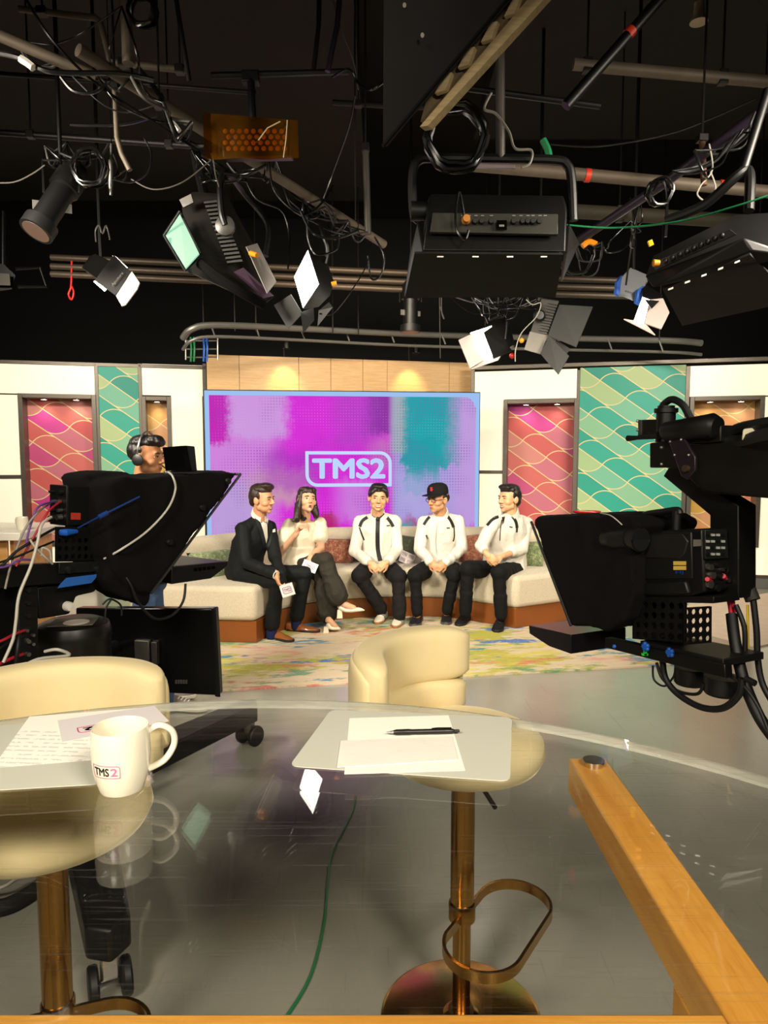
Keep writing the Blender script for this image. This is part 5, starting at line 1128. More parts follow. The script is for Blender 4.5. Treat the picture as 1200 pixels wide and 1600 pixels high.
single('floor_cable', MB().tube(spline([p + V((0, 0, .034)) for p in [on(a, b, .03) for a, b in ((-60, 1410), (0, 1402), (30, 1386), (60, 1380))]], 8), .006, 8), WCAB, 'thin white cable lying on the braided cable sleeve at the lower left', 'cable')
# ------------------------------------------------ right camera with prompter on a jib
RR = Rig(at(1040, 880, 2.5), (-.42, .906, 0)); a_, n_ = RR.a, RR.n
rc = thing('studio_camera', 'black broadcast camera with hooded prompter hanging from the right jib', 'camera', RR.p(1060, 1085, -.06))
bd = part('camera_body', RR.slab([(986, 852), (992, 838), (1004, 831), (1097, 826), (1101, 925), (1080, 932), (992, 932)], .13), BLACKM, rc, bevel=.008)
part('side_panel', RR.slab([(1008, 836), (1066, 834), (1075, 846), (1069, 866), (1061, 873), (1004, 872)], .012, .008), mat('charcoal_panel', '161514', .5), bd, bevel=.004)
part('side_plate', RR.slab([(1000, 833), (1080, 831), (1082, 904), (1000, 906)], .01, .004), BLACK, bd, bevel=.004)
part('base_grip', RR.slab([(1003, 912), (1070, 908), (1076, 928), (1000, 930)], .02, .012), BLACK, bd, bevel=.006)
YT = mat('yellow_tape', 'd8b450', .6)
for y in (877, 884.5): part('yellow_label', RR.slab([(1052, y), (1071.5, y), (1071.5, y + 6), (1052, y + 6)], .002, .0065), YT, bd)
vs, fs = bold2d('HJ', .02); ww = max(p[0] for p in vs); hh = max(p[1] for p in vs)
q0, q1, q2 = RR.p(1055.5, 898, .0062), RR.p(1068, 898, .0062), RR.p(1055.5, 891.5, .0062)
part('blue_lettering', MB().add([q0 + (q1 - q0) * (p[0] / ww) + (q2 - q0) * (p[1] / hh) for p in vs], fs), BLUEP, bd)
part('grey_plate', RR.slab([(1083, 843), (1096, 843), (1096, 853), (1083, 854)], .002, .003), mat('grey_id_plate', '6e6a62', .5), bd)
# rear panel
rp = lambda x, y, o=0: RR.rear(x, y, (1099, 880), o)
part('rear_panel', MB().prism([rp(1102, 829, .012), rp(1136, 828, .012), rp(1139, 872, .012), rp(1103, 874, .012)], a_ * .014), mat('dark_green_black_panel', '161a18', .4), bd, bevel=.002)
for i in range(4):
    for j in range(4):
        x, y = 1107 + 8 * i, 836 + 10 * j; part('button', MB().prism([rp(x - 2, y - 1.8, .018), rp(x + 2.2, y - 1.8, .018), rp(x + 2.2, y + 1.8, .018), rp(x - 2, y + 1.8, .018)], a_ * .006), mat('pale_button', 'a8aaa2', .4) if (i + j) % 3 else BLACK, bd)
for k, (x, y, r) in enumerate(((1105, 885, .012), (1118, 882, .012), (1128, 890, .01), (1108, 898, .014), (1122, 900, .012), (1132, 905, .01), (1104, 912, .016), (1116, 918, .014))):
    q = rp(x, y, .0); part('connector', MB().cyl(q + a_ * .01, q - a_ * .02, r, r * .85, 12), (STEEL, BLACK, CHROME)[k % 3], bd)
part('handle', MB().tube(spline([RR.p(1006, 806, -.05), RR.p(1013, 803, -.05), RR.p(1035, 800, -.05), RR.p(1058, 797, -.05), RR.p(1062, 803, -.05)], 5), .013, 10).cyl(RR.p(1014, 832, -.05), RR.p(1013, 804, -.05), .009).cyl(RR.p(1056, 830, -.05), RR.p(1058, 798, -.05), .016), BLACK, rc)
vf = part('viewfinder', MB().tube([RR.p(945, 842, .06), RR.p(958, 842, .06), RR.p(960, 842, .06), RR.p(985, 841, .06)], [.03, .034, .04, .04], 20), BLACK, rc)
q = RR.p(985, 841, .06); part('eyecup', MB().tube([q, q - a_ * .05, q - a_ * .055, q - a_ * .02], [.036, .046, .042, .028], 24), RUBBER, vf); part('eyepiece_lens', MB().cyl(q - a_ * .02, q - a_ * .024, .026, .022, 20), BLACKG, vf)
q = RR.p(994, 832, .02); part('yellow_knob', MB().sphere(q, .008), YELLOW, rc)
# hood, tally, monitor
hm = MB(); hm.prism(RR.poly([(832, 818), (838, 808), (905, 805), (985, 806), (1000, 820), (984, 850), (990, 930), (975, 968), (945, 986), (893, 977)], .07), -n_ * .3)
hd_ = part('prompter_hood', vox(hm, .010, 6, .011, 7, (1, 1, .55), 9), CLOTHF, rc, smooth=80)
part('hood_frame', MB().tube([RR.p(830, 815, .075), RR.p(892, 978, .075)], .006, 8), BLACK, rc)
q = RR.p(917, 801, -.05); part('tally_light', MB().sphere(q, (.055, .04, .006)), WHITEP, rc); part('tally_rim', MB().tube([q + V((.056 * math.cos(t), .042 * math.sin(t), .004)) for t in [k * .314 for k in range(20)]], .004, 6, True), REDP, rc)
cable(rc, [RR.p(938, 802, .0), RR.p(955, 806, .085), RR.p(972, 820, .09)], .0025, WCAB)
pm = part('prompter_monitor', RR.slab([(826, 977), (892, 992), (892, 1022), (858, 1010), (827, 990)], .3, .1), mat('black_monitor_case_b', '120f12', .28, var=.2), rc, bevel=.003)
for x, y in ((935, 1005), (948, 1003)): q = RR.rear(x, y, (892, 1005), -.1 + .1); part('connector', MB().cyl(q + a_ * .01, q - a_ * .012, .012, .01, 12), BLACKM, pm)
# cage
o = RR.p(990, 998, .0); ux = (RR.p(1070, 1004, .0) - o) / 6; uz = (RR.p(990, 938, .0) - o) / 4; part('cage_side', perf(o, ux, uz, 6, 4, .34, -n_ * .006), BLACKM, rc)
o = rp(1068, 1008, .03); ux = (rp(1112, 1004, .03) - o) / 4; uz = (rp(1068, 950, .03) - o) / 4; part('cage_rear', perf(o, ux, uz, 4, 4, .34, a_ * .006), BLACKM, rc)
part('cage_top', RR.slab([(988, 932), (1115, 932), (1115, 943), (988, 940)], .13, .0), BLACKM, rc, bevel=.003); part('cage_side', RR.slab([(988, 938), (1072, 942), (1072, 1006), (988, 998)], .005, -.13), BLACKM, rc)
for k, off in enumerate((.03, -.14)): part('rail', RR.slab([(945, 996), (1132, 1038), (1134, 1060), (945, 1012)], .035, off), BLACKM, rc, bevel=.003)
part('sliding_plate', RR.slab([(1000, 1001), (1130, 1030), (1130, 1042), (1000, 1010)], .2, .02), BLACK, rc, bevel=.003)
for x, y in ((1012, 1010), (1050, 1019)):
    q = RR.p(x, y, .035); kb = MB()
    for t in range(5): kb.sphere(q + (V((0, 0, 1)) * math.sin(t * 1.257) + a_ * math.cos(t * 1.257)) * .011 + n_ * .01, .008, None, 8, 6)
    kb.cyl(q, q + n_ * .018, .011, .011, 12); part('blue_knob', kb, BLUEP, rc)
q = RR.p(1008, 1019, .036); part('green_clip', MB().box(q, (.01, .012, .022)).box(q + V((0, 0, -.008)), (.024, .012, .008)), mat('bright_green', '28c83a', .4), rc)
q = RR.p(960, 1010, .032); part('blue_knob', MB().sphere(q, .008), BLUEP, rc)
for x, y, r in ((1078, 1057, .055), (1128, 1072, .06)):
    q = RR.p(x, y, -.07); part('pan_disc', MB().lathe([(0, .035), (r, .035), (r, -.02), (r * .9, -.028), (0, -.028)], q, 28), BLACK, rc)
# jib head and arm
jb = thing('camera_jib', 'black remote camera jib arm reaching in from the right edge', 'camera jib', (2.5, 2.0, 0))
JT = mat('jib_black', '080706', .5, .15, var=.25)
part('drop_arm', RR.slab([(1044, 731), (1060, 726), (1086, 748), (1154, 790), (1154, 935), (1110, 935), (1109, 805), (1036, 744)], .09, -.12), JT, jb, bevel=.004)
part('head_block', RR.slab([(1015, 692), (1052, 688), (1064, 731), (1015, 731)], .12, .02), JT, jb, bevel=.004)
part('arm', MB().hull([at(1056, 698, 2.45), at(1068, 740, 2.45), at(1102, 770, 2.4), at(1330, 668, 1.95), at(1330, 790, 1.95), at(1070, 700, 2.75), at(1100, 765, 2.75), at(1390, 690, 2.4), at(1390, 775, 2.4)]), JT, jb, bevel=.01)
part('arm', MB().hull([at(x, y, d) for x, y, d in ((1325, 670, 1.96), (1325, 788, 1.96), (1385, 690, 2.4), (1385, 776, 2.4))] + [V((2.6, 1.5, 1.45)), V((2.6, 1.5, 1.72)), V((2.8, 1.9, 1.45)), V((2.8, 1.9, 1.72))]), JT, jb)
part('column', MB().lathe([(.3, 0), (.3, .06), (.08, .12), (.07, 1.5)], (2.62, 1.75, 0), 24), JT, jb)
q = at(1166, 737, 2.245); part('arm_hole', MB().lathe([(0, .004), (.024, .004), (.028, 0), (.028, -.01)], q, 20, basis(V((0, 0, 1)), V((-.75, -.6, 0)))), BLACKG, jb)
pp = part('pivot_plate', RR.slab([(1044, 688), (1068, 684), (1086, 714), (1086, 735), (1073, 750), (1064, 744)], .012, .06), mat('aubergine_plate', '241a22', .4, .2), jb, bevel=.003)
for x, y in ((1047, 690), (1064, 687), (1054, 711), (1076, 711)): q = RR.p(x, y, .062); part('bolt', MB().sphere(q, .005, None, 8, 6), STEEL, pp)
q = RR.p(1074, 732, .06); part('pivot_bolt', MB().cyl(q - n_ * .01, q + n_ * .014, .012, .012, 12), mat('bronze_bolt', '5a4a38', .4, .6), pp)
for x, y in ((1034, 699), (1034, 725)): q = RR.p(x, y, .022); part('bolt', MB().sphere(q, .007, None, 8, 6), STEEL, jb)
q = RR.p(1040, 665, -.03); part('motor', MB().lathe([(.034, -.06), (.034, .045), (.042, .047), (.042, .062), (.03, .064), (.03, .072), (0, .072)], q, 24), JT, jb, smooth=30)
part('motor_cable', MB().tube(spline([q + V((-.01, 0, .07)), RR.p(1037, 632, -.03), RR.p(1050, 624, -.03), RR.p(1066, 632, -.03), RR.p(1076, 648, -.03), RR.p(1084, 664, -.03)], 6), .013, 10), RUBBER, jb)
part('tilt_motor', MB().tube([RR.p(1040, 676, .05), RR.p(1042, 675, .05), RR.p(1115, 665, .03), RR.p(1122, 666, .03)], [.03, .036, .042, .03], 20), JT, jb, smooth=40)
part('motor_flange', RR.slab([(1070, 672), (1126, 664), (1126, 690), (1072, 694)], .1, .02), JT, jb, bevel=.004)
part('clamp_block', RR.slab([(1001, 656), (1030, 655), (1030, 676), (1001, 677)], .06, .0), JT, jb, bevel=.003); part('clamp_plate', RR.slab([(997, 656), (1001.5, 656), (1001.5, 682), (997, 682)], .06, .005), STEEL, jb)
part('clamp_lever', MB().tube([RR.p(981, 685, .02), RR.p(995, 684, .02), RR.p(1030, 680, .02)], [.012, .008, .014], 10), JT, jb)
for x, y in ((996, 658), (996, 672)): part('bolt', MB().sphere(RR.p(x, y, .004), .006, None, 8, 6), STEEL, jb)
part('cable_bundle', MB().tube(spline([at(1125, 690, 2.35), at(1150, 672, 2.3), at(1185, 664, 2.2), at(1240, 655, 2.1)], 5), .02, 8), RUBBER, jb); part('cable_bundle', MB().tube(spline([at(1130, 692, 2.32), at(1160, 690, 2.25), at(1200, 680, 2.1), at(1250, 672, 2.0)], 5), .024, 8), RUBBER, jb)
part('white_box', MB().prism([at(1161, 670, 2.2), at(1180, 668, 2.2), at(1185, 686, 2.2), at(1159, 689, 2.2)], (.02, .04, 0)), mat('cream_box', 'd8ceb0', .5), jb, bevel=.006)
# cables of the right rig
def P(x, y, o=-.02): return RR.p(x, y, o)
cable(rc, [rp(1105, 905, .02), P(1125, 915, -.15), P(1138, 935, -.15), P(1143, 965, -.15)], .008, mat('crimson_cable', 'c8283e', .4)); cable(rc, [rp(1130, 900, .02), P(1140, 915, -.17), P(1144, 935, -.17), P(1146, 960, -.17)], .009, mat('crimson_cable_b', 'c8283e', .4))
cable(rc, [P(1141, 868, -.2), P(1150, 885, -.2), P(1165, 910, -.2), P(1177, 938, -.2)], .026, mat('olive_sleeve', '25231a', .7), 'cable_sleeve')
cable(rc, [P(1177, 938, -.2), P(1182, 985, -.2), P(1184, 1030, -.2), P(1192, 1070, -.2), P(1215, 1110, -.2)], .011, RUBBER)
cable(rc, [P(1143, 960, -.15), P(1148, 1000, -.12), P(1158, 1050, -.1), P(1172, 1090, -.1), P(1192, 1130, -.1), P(1230, 1180, -.1)], .02, RUBBER, 'cable_loom'); cable(rc, [P(1150, 945, -.15), P(1163, 980, -.15), P(1164, 1020, -.15)], .009, RUBBER)
cable(rc, [P(1035, 1030), P(1040, 1060), P(1060, 1085), P(1095, 1105), P(1130, 1106), P(1155, 1085), P(1160, 1060)], .012, RUBBER); cable(rc, [P(1026, 1035), P(1035, 1060), P(1060, 1080), P(1090, 1084), P(1100, 1068)], .006, RUBBER)
cable(rc, [P(1020, 1040), P(1022, 1062), P(1038, 1072), P(1052, 1058), P(1055, 1045)], .004, RUBBER); cable(rc, [P(1140, 1055), P(1165, 1075), P(1185, 1105), P(1200, 1140)], .006, RUBBER); cable(rc, [P(1165, 1060), P(1180, 1068)], .011, RUBBER, 'plug')
part('yellow_strap', MB().tube([P(1168, 945, -.2), P(1169, 1015, -.2)], .004, 6), YELLOW, rc)
# ================================================================== lighting grid
def pipe(label, pts, r, mt=PIPE, name='grid_pipe', cat='pipe', n=14, rods=()):
    P_ = [at(*p) for p in pts]
    if not rods: return single(name, MB().tube(P_, r, n), mt, label, cat)
    o = thing(name, label, cat, P_[0]); part('pipe', MB().tube(P_, r, n), mt, o)
    for f in rods:
        k = f * (len(P_) - 1); i = min(int(k), len(P_) - 2); q = P_[i].lerp(P_[i + 1], k - i); part('hanger_rod', MB().cyl(q, V((q.x, q.y, 5.2)), .006, .006, 6), DPIPE, o); part('clamp', MB().box(q, (.05, .05, 2.3 * r)), DPIPE, o, bevel=.004)
    return o
def up(p): return V((p.x, p.y, 5.2))
def tape(px, py, D, d2, r, label): 
    a, b = at(px, py, D), at(*d2); d = (b - a).normalized() * .016
    return single('marker_tape', MB().cyl(a - d, a + d, r, r, 16), mat('red_tape', 'd83a20', .5), label, 'tape')
pipe('beige pipe running in from the upper left corner', [(-60, 34, 3.3), (0, 56, 3.3), (150, 120, 3.45)], .026)
pipe('long beige diagonal pipe from the upper left to behind the lit panel', [(122, 78, 3.4), (320, 205, 4.0), (600, 382, 5.2)], .03, rods=(0.3, 0.9))
pipe('thick grey vertical pipe at the upper left', [(196, -60, 3.5), (201, 100, 3.5)], .030)
pipe('thin beige elbow pipe at the upper left', [(30, 14, 3.8), (150, 28, 3.8), (157, 34, 3.8), (172, 95, 3.8)], .016, rods=(0.1,))
pipe('thin beige drop pipe with a bent end below the diagonal pipe', [(179, 130, 3.7), (183, 215, 3.7), (190, 240, 3.7), (203, 266, 3.7)], .014, rods=(0.02,))
pipe('short beige horizontal pipe crossing behind the grey vertical pipe', [(182, 98, 3.9), (292, 110, 3.9)], .018, rods=(0.1, 0.9))
pipe('grey vertical conduit in the middle above the lit panel', [(571, 228, 4.6), (573, 290, 4.6), (575, 366, 4.6)], .022, mat('grey_conduit', '4c4942', .5, .3), rods=(0.02,))
pipe('dark thin rod hanging at the top left of the middle', [(270, -60, 3.6), (277, 10, 3.6), (296, 128, 3.6)], .012, DPIPE)
pipe('purple black upright pipe left of the big flag', [(535, -60, 3.6), (527, 40, 3.6), (512, 112, 3.6)], .014, PURP)
pipe('black upright rod beside the olive beam', [(500, -60, 3.9), (498, 40, 3.9), (490, 110, 3.9)], .013, DPIPE)
pipe('horizontal black bar above the amber gel lamp', [(330, 118, 3.8), (545, 112, 3.8)], .016, BLACKM)
pipe('fat beige pipe at the upper right', [(896, 100, 4.0), (932, 104, 4.0), (1260, 133, 4.0)], .032, rods=(0.3, 0.8))
pipe('black diagonal pipe with a red band at the upper right', [(1076, -55, 3.2), (1030, 0, 3.2), (884, 166, 3.2)], .024, BLACKM)
tape(984, 51, 3.2, (940, 101, 3.2),   .026, 'red tape band on the black diagonal pipe')
pipe('long purple black diagonal pipe on the right', [(1290, 100, 3.3), (1200, 165, 3.5), (1040, 285, 3.9), (890, 385, 4.5)], .026, PURP)
pipe('beige horizontal pipe behind the big panel lamp on the right', [(735, 258, 4.3), (880, 270, 4.3), (1260, 305, 4.3)], .036)
tape(918, 274, 4.3, (1000, 281, 4.3), .039, 'red tape band on the beige pipe beside the lamp yoke'); tape(1127, 292, 4.3, (1200, 299, 4.3), .039, 'red tape band on the beige pipe at the far right')
pipe('dusty grey horizontal beam on the right', [(895, 330, 5.2), (1260, 352, 5.2)], .05, mat('dusty_grey', '484234', .7), rods=(0.2, 0.8))
pipe('rusty clamp pipe hanging at the right', [(1097, 215, 3.8), (1100, 290, 3.8)], .016, mat('rusty_pipe', '5a3a26', .7, .2), rods=(0.02,))
pipe('black perforated rail behind the big flag', [(730, 138, 3.4), (938, 166, 3.4)], .015, BLACKM)
for k, (y0, y1, lb) in enumerate(((402, 440, 'upper'), (416, 452, 'middle'), (428, 464, 'lower'))):
    pipe('copper tinted horizontal batten behind the lamps, %s of three' % lb, [(80, y0, 7.0), (620, y0 + 24, 7.0), (1010, y1, 7.0)], .03, mat('copper_batten', '43382c', .5, .4))
pipe('dark horizontal batten at the left edge', [(-60, 203, 4.6), (300, 228, 4.6)], .02, DPIPE, rods=(0.3, 0.9)); pipe('thin dark horizontal batten below the left diagonal pipe', [(-40, 112, 4.4), (400, 145, 4.4)], .014, DPIPE)
pipe('dark horizontal batten across the middle', [(520, 160, 4.8), (620, 166, 4.8), (720, 170, 4.8)], .018, DPIPE, rods=(0.2, 0.8))
# curved rail truss above the set
tr_ = thing('curved_truss', 'curved grey metal truss rail hanging above the set', 'truss', at(640, 530, 8.0))
GT = mat('dull_aluminium', '7c7a74', .45, .6)
for dy, r in ((0, .035), (18, .018)):
    part('chord', MB().tube(spline([at(286, 528 + dy, 7.4), at(300, 514 + dy, 7.3), at(340, 508 + dy, 7.4), at(480, 514 + dy, 8.0), at(640, 522 + dy, 8.4), at(860, 528 + dy, 8.4), at(1040, 532 + dy, 8.0), at(1096, 536 + dy, 7.7)], 5), r, 10), GT, tr_)
for x in (330, 400, 470, 540, 610, 690, 780, 870, 950, 1030): Y_ = 7.9 + .5 * math.sin((x - 300) / 750 * math.pi); y_ = 509 + (x - 340) * .034; part('brace', MB().cyl(at(x, y_, Y_), at(x + 6, y_ + 17, Y_), .01, .01, 8), GT, tr_)
for x in (318, 367, 400, 520, 560, 758, 1030): 
    Y_ = 8.0; single('hanging_rod', MB().cyl(V((at(x, 520, Y_).x, Y_, 5.2)), at(x, 516 + (x - 340) * .03, Y_), .008, .008, 8), DPIPE, 'thin dark rod hanging to the curved truss, %s' % {318: 'leftmost', 367: 'second from the left', 400: 'third from the left', 520: 'left of the middle', 560: 'in the middle', 758: 'right of the middle', 1030: 'rightmost'}[x], 'rod')
# ladder like cable rack
rk = thing('cable_rack', 'small steel cable rack at the left end of the curved truss', 'rack', at(315, 560, 7.9))
for y_ in (532, 545, 558): part('bar', MB().cyl(at(290, y_, 7.9), at(340, y_, 7.9), .008, .008, 8), STEEL, rk)
for x in (290, 340): part('post', MB().cyl(at(x, 526, 7.9), at(x, 562, 7.9), .01, .01, 8), STEEL, rk)
for k, x in enumerate((298, 303, 318, 323)): part('hung_cable', MB().tube([at(x, 527, 7.88), at(x + 1, 545, 7.86), at(x, 565, 7.88)], .012, 8), GREENP if k < 2 else BLUEP, rk)
# ------------------------------------------------ black flag and wooden frame
fl = thing('black_flag', 'large dark flag board hanging at the top centre', 'flag board', at(640, 100, 2.3))
FLB = mat('dusty_black_board', '141111', .75, var=.5, vs=7, bump=.15)
part('board', MB().prism([at(598, 227, 2.2), at(600, -120, 2.2), at(905, -120, 2.6), at(792, -2, 2.45)], (.012, .016, 0)), FLB, fl, bevel=.002)
part('edge_strip', MB().tube([at(598, 228, 2.2), at(792, -1, 2.45), at(905, -121, 2.6)], .006, 6), BLACKM, fl)
for x, y in ((660, 55), (632, 8)): q = at(x, y, 2.235); part('staple', MB().sphere(q, (.006, .002, .008)), mat('pale_scuff', '8a8478', .7), fl)
wf_ = thing('wooden_frame', 'pale wooden frame bar beside the dark flag board', 'frame', at(740, 100, 2.5)); PINE = wood('pale_pine', '9a8560', 'b49e74', .6, 'x', 2)
part('bar', MB().prism([at(655, 198, 2.3), at(668, 196, 2.3), at(852, -4, 2.6), at(930, -85, 2.72), at(905, -85, 2.72), at(826, -4, 2.6)], (.02, .03, 0)), PINE, wf_, bevel=.002)
part('inner_rail', MB().prism([at(657, 190, 2.36), at(665, 160, 2.36), at(800, -4, 2.6), at(820, -4, 2.6)], (.02, .03, 0)), wood('dark_pine', '5a4c34', '6e5e42', .7), wf_)
for k in range(4): x, y = 690 + 36 * k, 132 - 40 * k; part('block', MB().prism([at(x - 12, y + 14, 2.36 + .06 * k), at(x + 4, y - 18, 2.36 + .06 * k), at(x + 16, y - 20, 2.36 + .06 * k), at(x + 6, y + 8, 2.36 + .06 * k)], (.012, .02, 0)), PINE, wf_, bevel=.003)
# ------------------------------------------------ amber gel lamp
ag = thing('gel_lamp', 'LED array lamp behind a sheet of amber gel at the upper left', 'lamp', at(390, 215, 3.6))
part('housing', MB().prism([at(345, 190, 3.75), at(452, 188, 3.75), at(455, 243, 3.75), at(348, 245, 3.75)], (.0, .12, .02)), BLACKM, ag, bevel=.006)
for j in range(4):
    for i in range(9): q = at(352 + 11 * i + (5 if j % 2 else 0), 205 + 9 * j, 3.742); part('led', MB().lathe([(0, -.006), (.011, -.003), (.013, 0)], q, 10, M.Rotation(-math.pi / 2, 3, 'X')), mat('amber_led', 'f0dc90', .4) if (i + j) == 0 else bpy.data.materials['amber_led'], ag)
m = Mat('amber_gel'); m.t.nodes.remove(m.b); t_ = m.node('ShaderNodeBsdfTransparent'); t_.inputs[0].default_value = lin('eebc50'); g_ = m.node('ShaderNodeBsdfGlossy'); g_.inputs[1].default_value = .1; d_ = m.node('ShaderNodeBsdfDiffuse'); d_.inputs[0].default_value = lin('6a4a10')
x1_ = m.node('ShaderNodeMixShader'); x1_.inputs[0].default_value = .2; m.link(t_.outputs[0], x1_.inputs[1]); m.link(d_.outputs[0], x1_.inputs[2]); x2_ = m.node('ShaderNodeMixShader'); m.link(m.noise(12, 2) * .16, x2_.inputs[0]); m.link(x1_.outputs[0], x2_.inputs[1]); m.link(g_.outputs[0], x2_.inputs[2]); m.link(x2_.outputs[0], m.out.inputs[0])
gm_ = MB(); rg = []
for i in range(13):
    x = 317 + 148 * i / 12; dd = 3.6 + .03 * math.sin(i * .9) + (.06 if i in (0, 1) else 0); rg.append([at(x, 176 + i * 1.0, dd), at(x + 2, 248 + 1.5 * math.sin(i), dd), at(x + 2, 248 + 1.5 * math.sin(i), dd + .004), at(x, 176 + i * 1.0, dd + .004)])
part('gel_sheet', gm_.rings(rg), m.m, ag, smooth=60)
part('hanger', MB().tube([at(395, 188, 3.75), at(393, 150, 3.75), at(392, 118, 3.8)], .02, 10), BLACKM, ag); part('clamp', MB().box(at(392, 122, 3.8), (.09, .06, .06)), BLACKM, ag, bevel=.006)
for p in ([(449, 188), (447, 218), (443, 246)], [(404, 219), (418, 200), (438, 190)]): part('tape_strip', MB().tube([at(*q, 3.585) for q in p], .003, 6), mat('pale_tape', 'd8c8a0', .5), ag)
# ------------------------------------------------ lamps
def quad(ps, t=.006, away=True):
    p = [at(*q) for q in ps]; n = (p[1] - p[0]).cross(p[2] - p[0]).normalized()
    if n.dot(CAM - p[0]) > 0: n = -n
    return MB().prism(p, n * t)
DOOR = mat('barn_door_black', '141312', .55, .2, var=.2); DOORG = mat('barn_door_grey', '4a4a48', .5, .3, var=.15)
# big green lit panel
E1 = emitter('pale_green_diffuser', 'a4ecc0', .8, .1); E2 = emitter('white_lamp_face', 'fff6ea', 14)
l = thing('panel_lamp', 'large softlight with a pale green lit face hanging at the left', 'lamp', at(340, 390, 4.3))
hb = part('housing', MB().hull([at(*q) for q in ((283, 312, 4.25), (300, 300, 4.3), (345, 308, 4.25), (318, 412, 4.15), (292, 425, 4.1), (390, 470, 4.2), (415, 476, 4.3), (432, 462, 4.5), (400, 390, 4.5), (352, 300, 4.6))]), mat('lamp_housing', '17140f', .6, .1, var=.3, bump=.3, bs=20), l, bevel=.006)
part('lit_face', quad([(281, 334, 4.12), (311, 396, 4.02), (290, 419, 3.98), (259, 368, 4.08)], .01), E1, l)
for p in ([(281, 330), (314, 397)], [(314, 397), (289, 423)], [(289, 423), (256, 368)], [(256, 368), (281, 330)]): part('face_frame', MB().cyl(at(*p[0], 4.08), at(*p[1], 4.04), .008, .008, 8), BLACKM, l)
part('top_clip', quad([(280, 312, 4.15), (298, 303, 4.15), (302, 316, 4.15), (286, 324, 4.15)], .02), STEEL, l)
for k in range(16): x, y = 318 + 2.4 * k, 315 + 6.2 * k; part('cooling_fin', MB().prism([at(x, y, 4.14), at(x + 24, y - 3, 4.14), at(x + 25, y + .5, 4.14), at(x + 1, y + 3, 4.14)], (0, .03, 0)), mat('fin_grey', '2c2a27', .5, .3) if k == 0 else bpy.data.materials['fin_grey'], hb)
part('yoke', MB().tube(spline([at(352, 352, 4.05), at(346, 330, 4.05), at(345, 285, 4.1), at(356, 270, 4.3), at(380, 300, 4.7), at(418, 350, 4.75), at(415, 400, 4.7)], 5), .02, 10), BLACKM, l); part('yoke_knob', MB().lathe([(0, .02), (.03, .02), (.055, .01), (.055, -.02)], at(352, 353, 4.06), 24, M.Rotation(math.pi / 2, 3, 'X')), mat('knob_grey', '4a4844', .4, .4), l)
part('rear_panel', quad([(385, 385, 4.15), (402, 380, 4.2), (432, 440, 4.25), (418, 458, 4.15)], .01), mat('pale_back_panel', '8a847c', .4, .2), l); part('power_plug', MB().cyl(at(392, 396, 4.1), at(402, 399, 4.05), .016, .014, 12), ORANGE, l); part('drape', MB().tube(spline([at(312, 410, 4.06), at(340, 432, 4.04), at(375, 455, 4.06), at(412, 476, 4.15)], 5), .03, 8), CLOTHB, l)
part('purple_side', quad([(365, 425, 4.1), (380, 418, 4.12), (428, 462, 4.2), (412, 466, 4.15)], .006), mat('plum_metal', '4a3548', .4, .3), l); part('hanger', MB().tube([at(318, 300, 4.4), at(310, 265, 4.3), at(305, 235, 4.2)], .03, 10), BLACKM, l)
# small bright panel
l = thing('panel_lamp', 'small square lamp with a bright white face left of the middle', 'lamp', at(480, 450, 4.3))
part('lit_face', quad([(481, 391, 4.25), (498, 444, 4.22), (474, 480, 4.15), (460, 432, 4.18)], .008), E2, l)
part('housing', MB().hull([at(*q) for q in ((482, 389, 4.28), (500, 443, 4.25), (474, 484, 4.2), (460, 432, 4.22), (508, 400, 4.6), (522, 440, 4.6), (516, 462, 4.5), (498, 480, 4.4))]), BLACKM, l, bevel=.004)
for q in ([(428, 477, 4.3), (454, 460, 4.2), (472, 490, 4.2), (450, 514, 4.3)], [(498, 485, 4.3), (514, 472, 4.35), (520, 480, 4.35), (496, 510, 4.3)], [(470, 488, 4.16), (490, 480, 4.2), (491, 500, 4.16), (474, 520, 4.12)]): part('barn_door', quad(q), DOORG if q[0][0] < 440 else DOOR, l)
part('power_plug', MB().cyl(at(518, 444, 4.3), at(526, 442, 4.3), .014, .014, 12), ORANGE, l); part('yoke', MB().tube(spline([at(508, 412, 4.5), at(512, 390, 4.5), at(505, 368, 4.5), at(500, 350, 4.6)], 4), .014, 8), BLACKM, l)
# lamp with lettered door
l = thing('panel_lamp', 'black lamp with lettering on its barn door at the left', 'lamp', at(180, 440, 4.6))
part('housing', MB().hull([at(*q) for q in ((128, 418, 4.7), (148, 396, 4.7), (205, 424, 4.55), (180, 456, 4.5), (140, 400, 5.0), (195, 420, 4.9), (135, 425, 4.9))]), BLACKM, l, bevel=.006)
lid = [(178, 398, 4.5), (206, 426, 4.45), (180, 461, 4.4), (148, 438, 4.45)]; ld = part('barn_door', quad(lid, .006), DOOR, l)
part('lit_slot', quad([(146, 440, 4.46), (150, 438, 4.46), (166, 452, 4.44), (163, 455, 4.44)], .004), E2, l); part('lit_slot', quad([(176, 400, 4.5), (179, 399, 4.5), (199, 418, 4.47), (196, 419, 4.47)], .004), E2, l)
dr_ = part('barn_door', quad([(180, 460, 4.42), (206, 424, 4.45), (218, 442, 4.35), (214, 452, 4.33), (196, 476, 4.3), (190, 478, 4.3)], .006), mat('barn_door_lit', 'c8b8b0', .5), l)  # pale door colour stands in for lamp light on the door
vs, fs = bold2d('Aputure', .02); ww = max(p[0] for p in vs); q0, q1, q2 = at(177, 449, 4.40), at(194, 428, 4.43), at(173, 444.5, 4.40)
part('lettering', MB().add([q0 + (q1 - q0) * (p[0] / ww) + (q2 - q0) * p[1] for p in vs], fs), mat('grey_lettering', '8a867e', .5), ld)
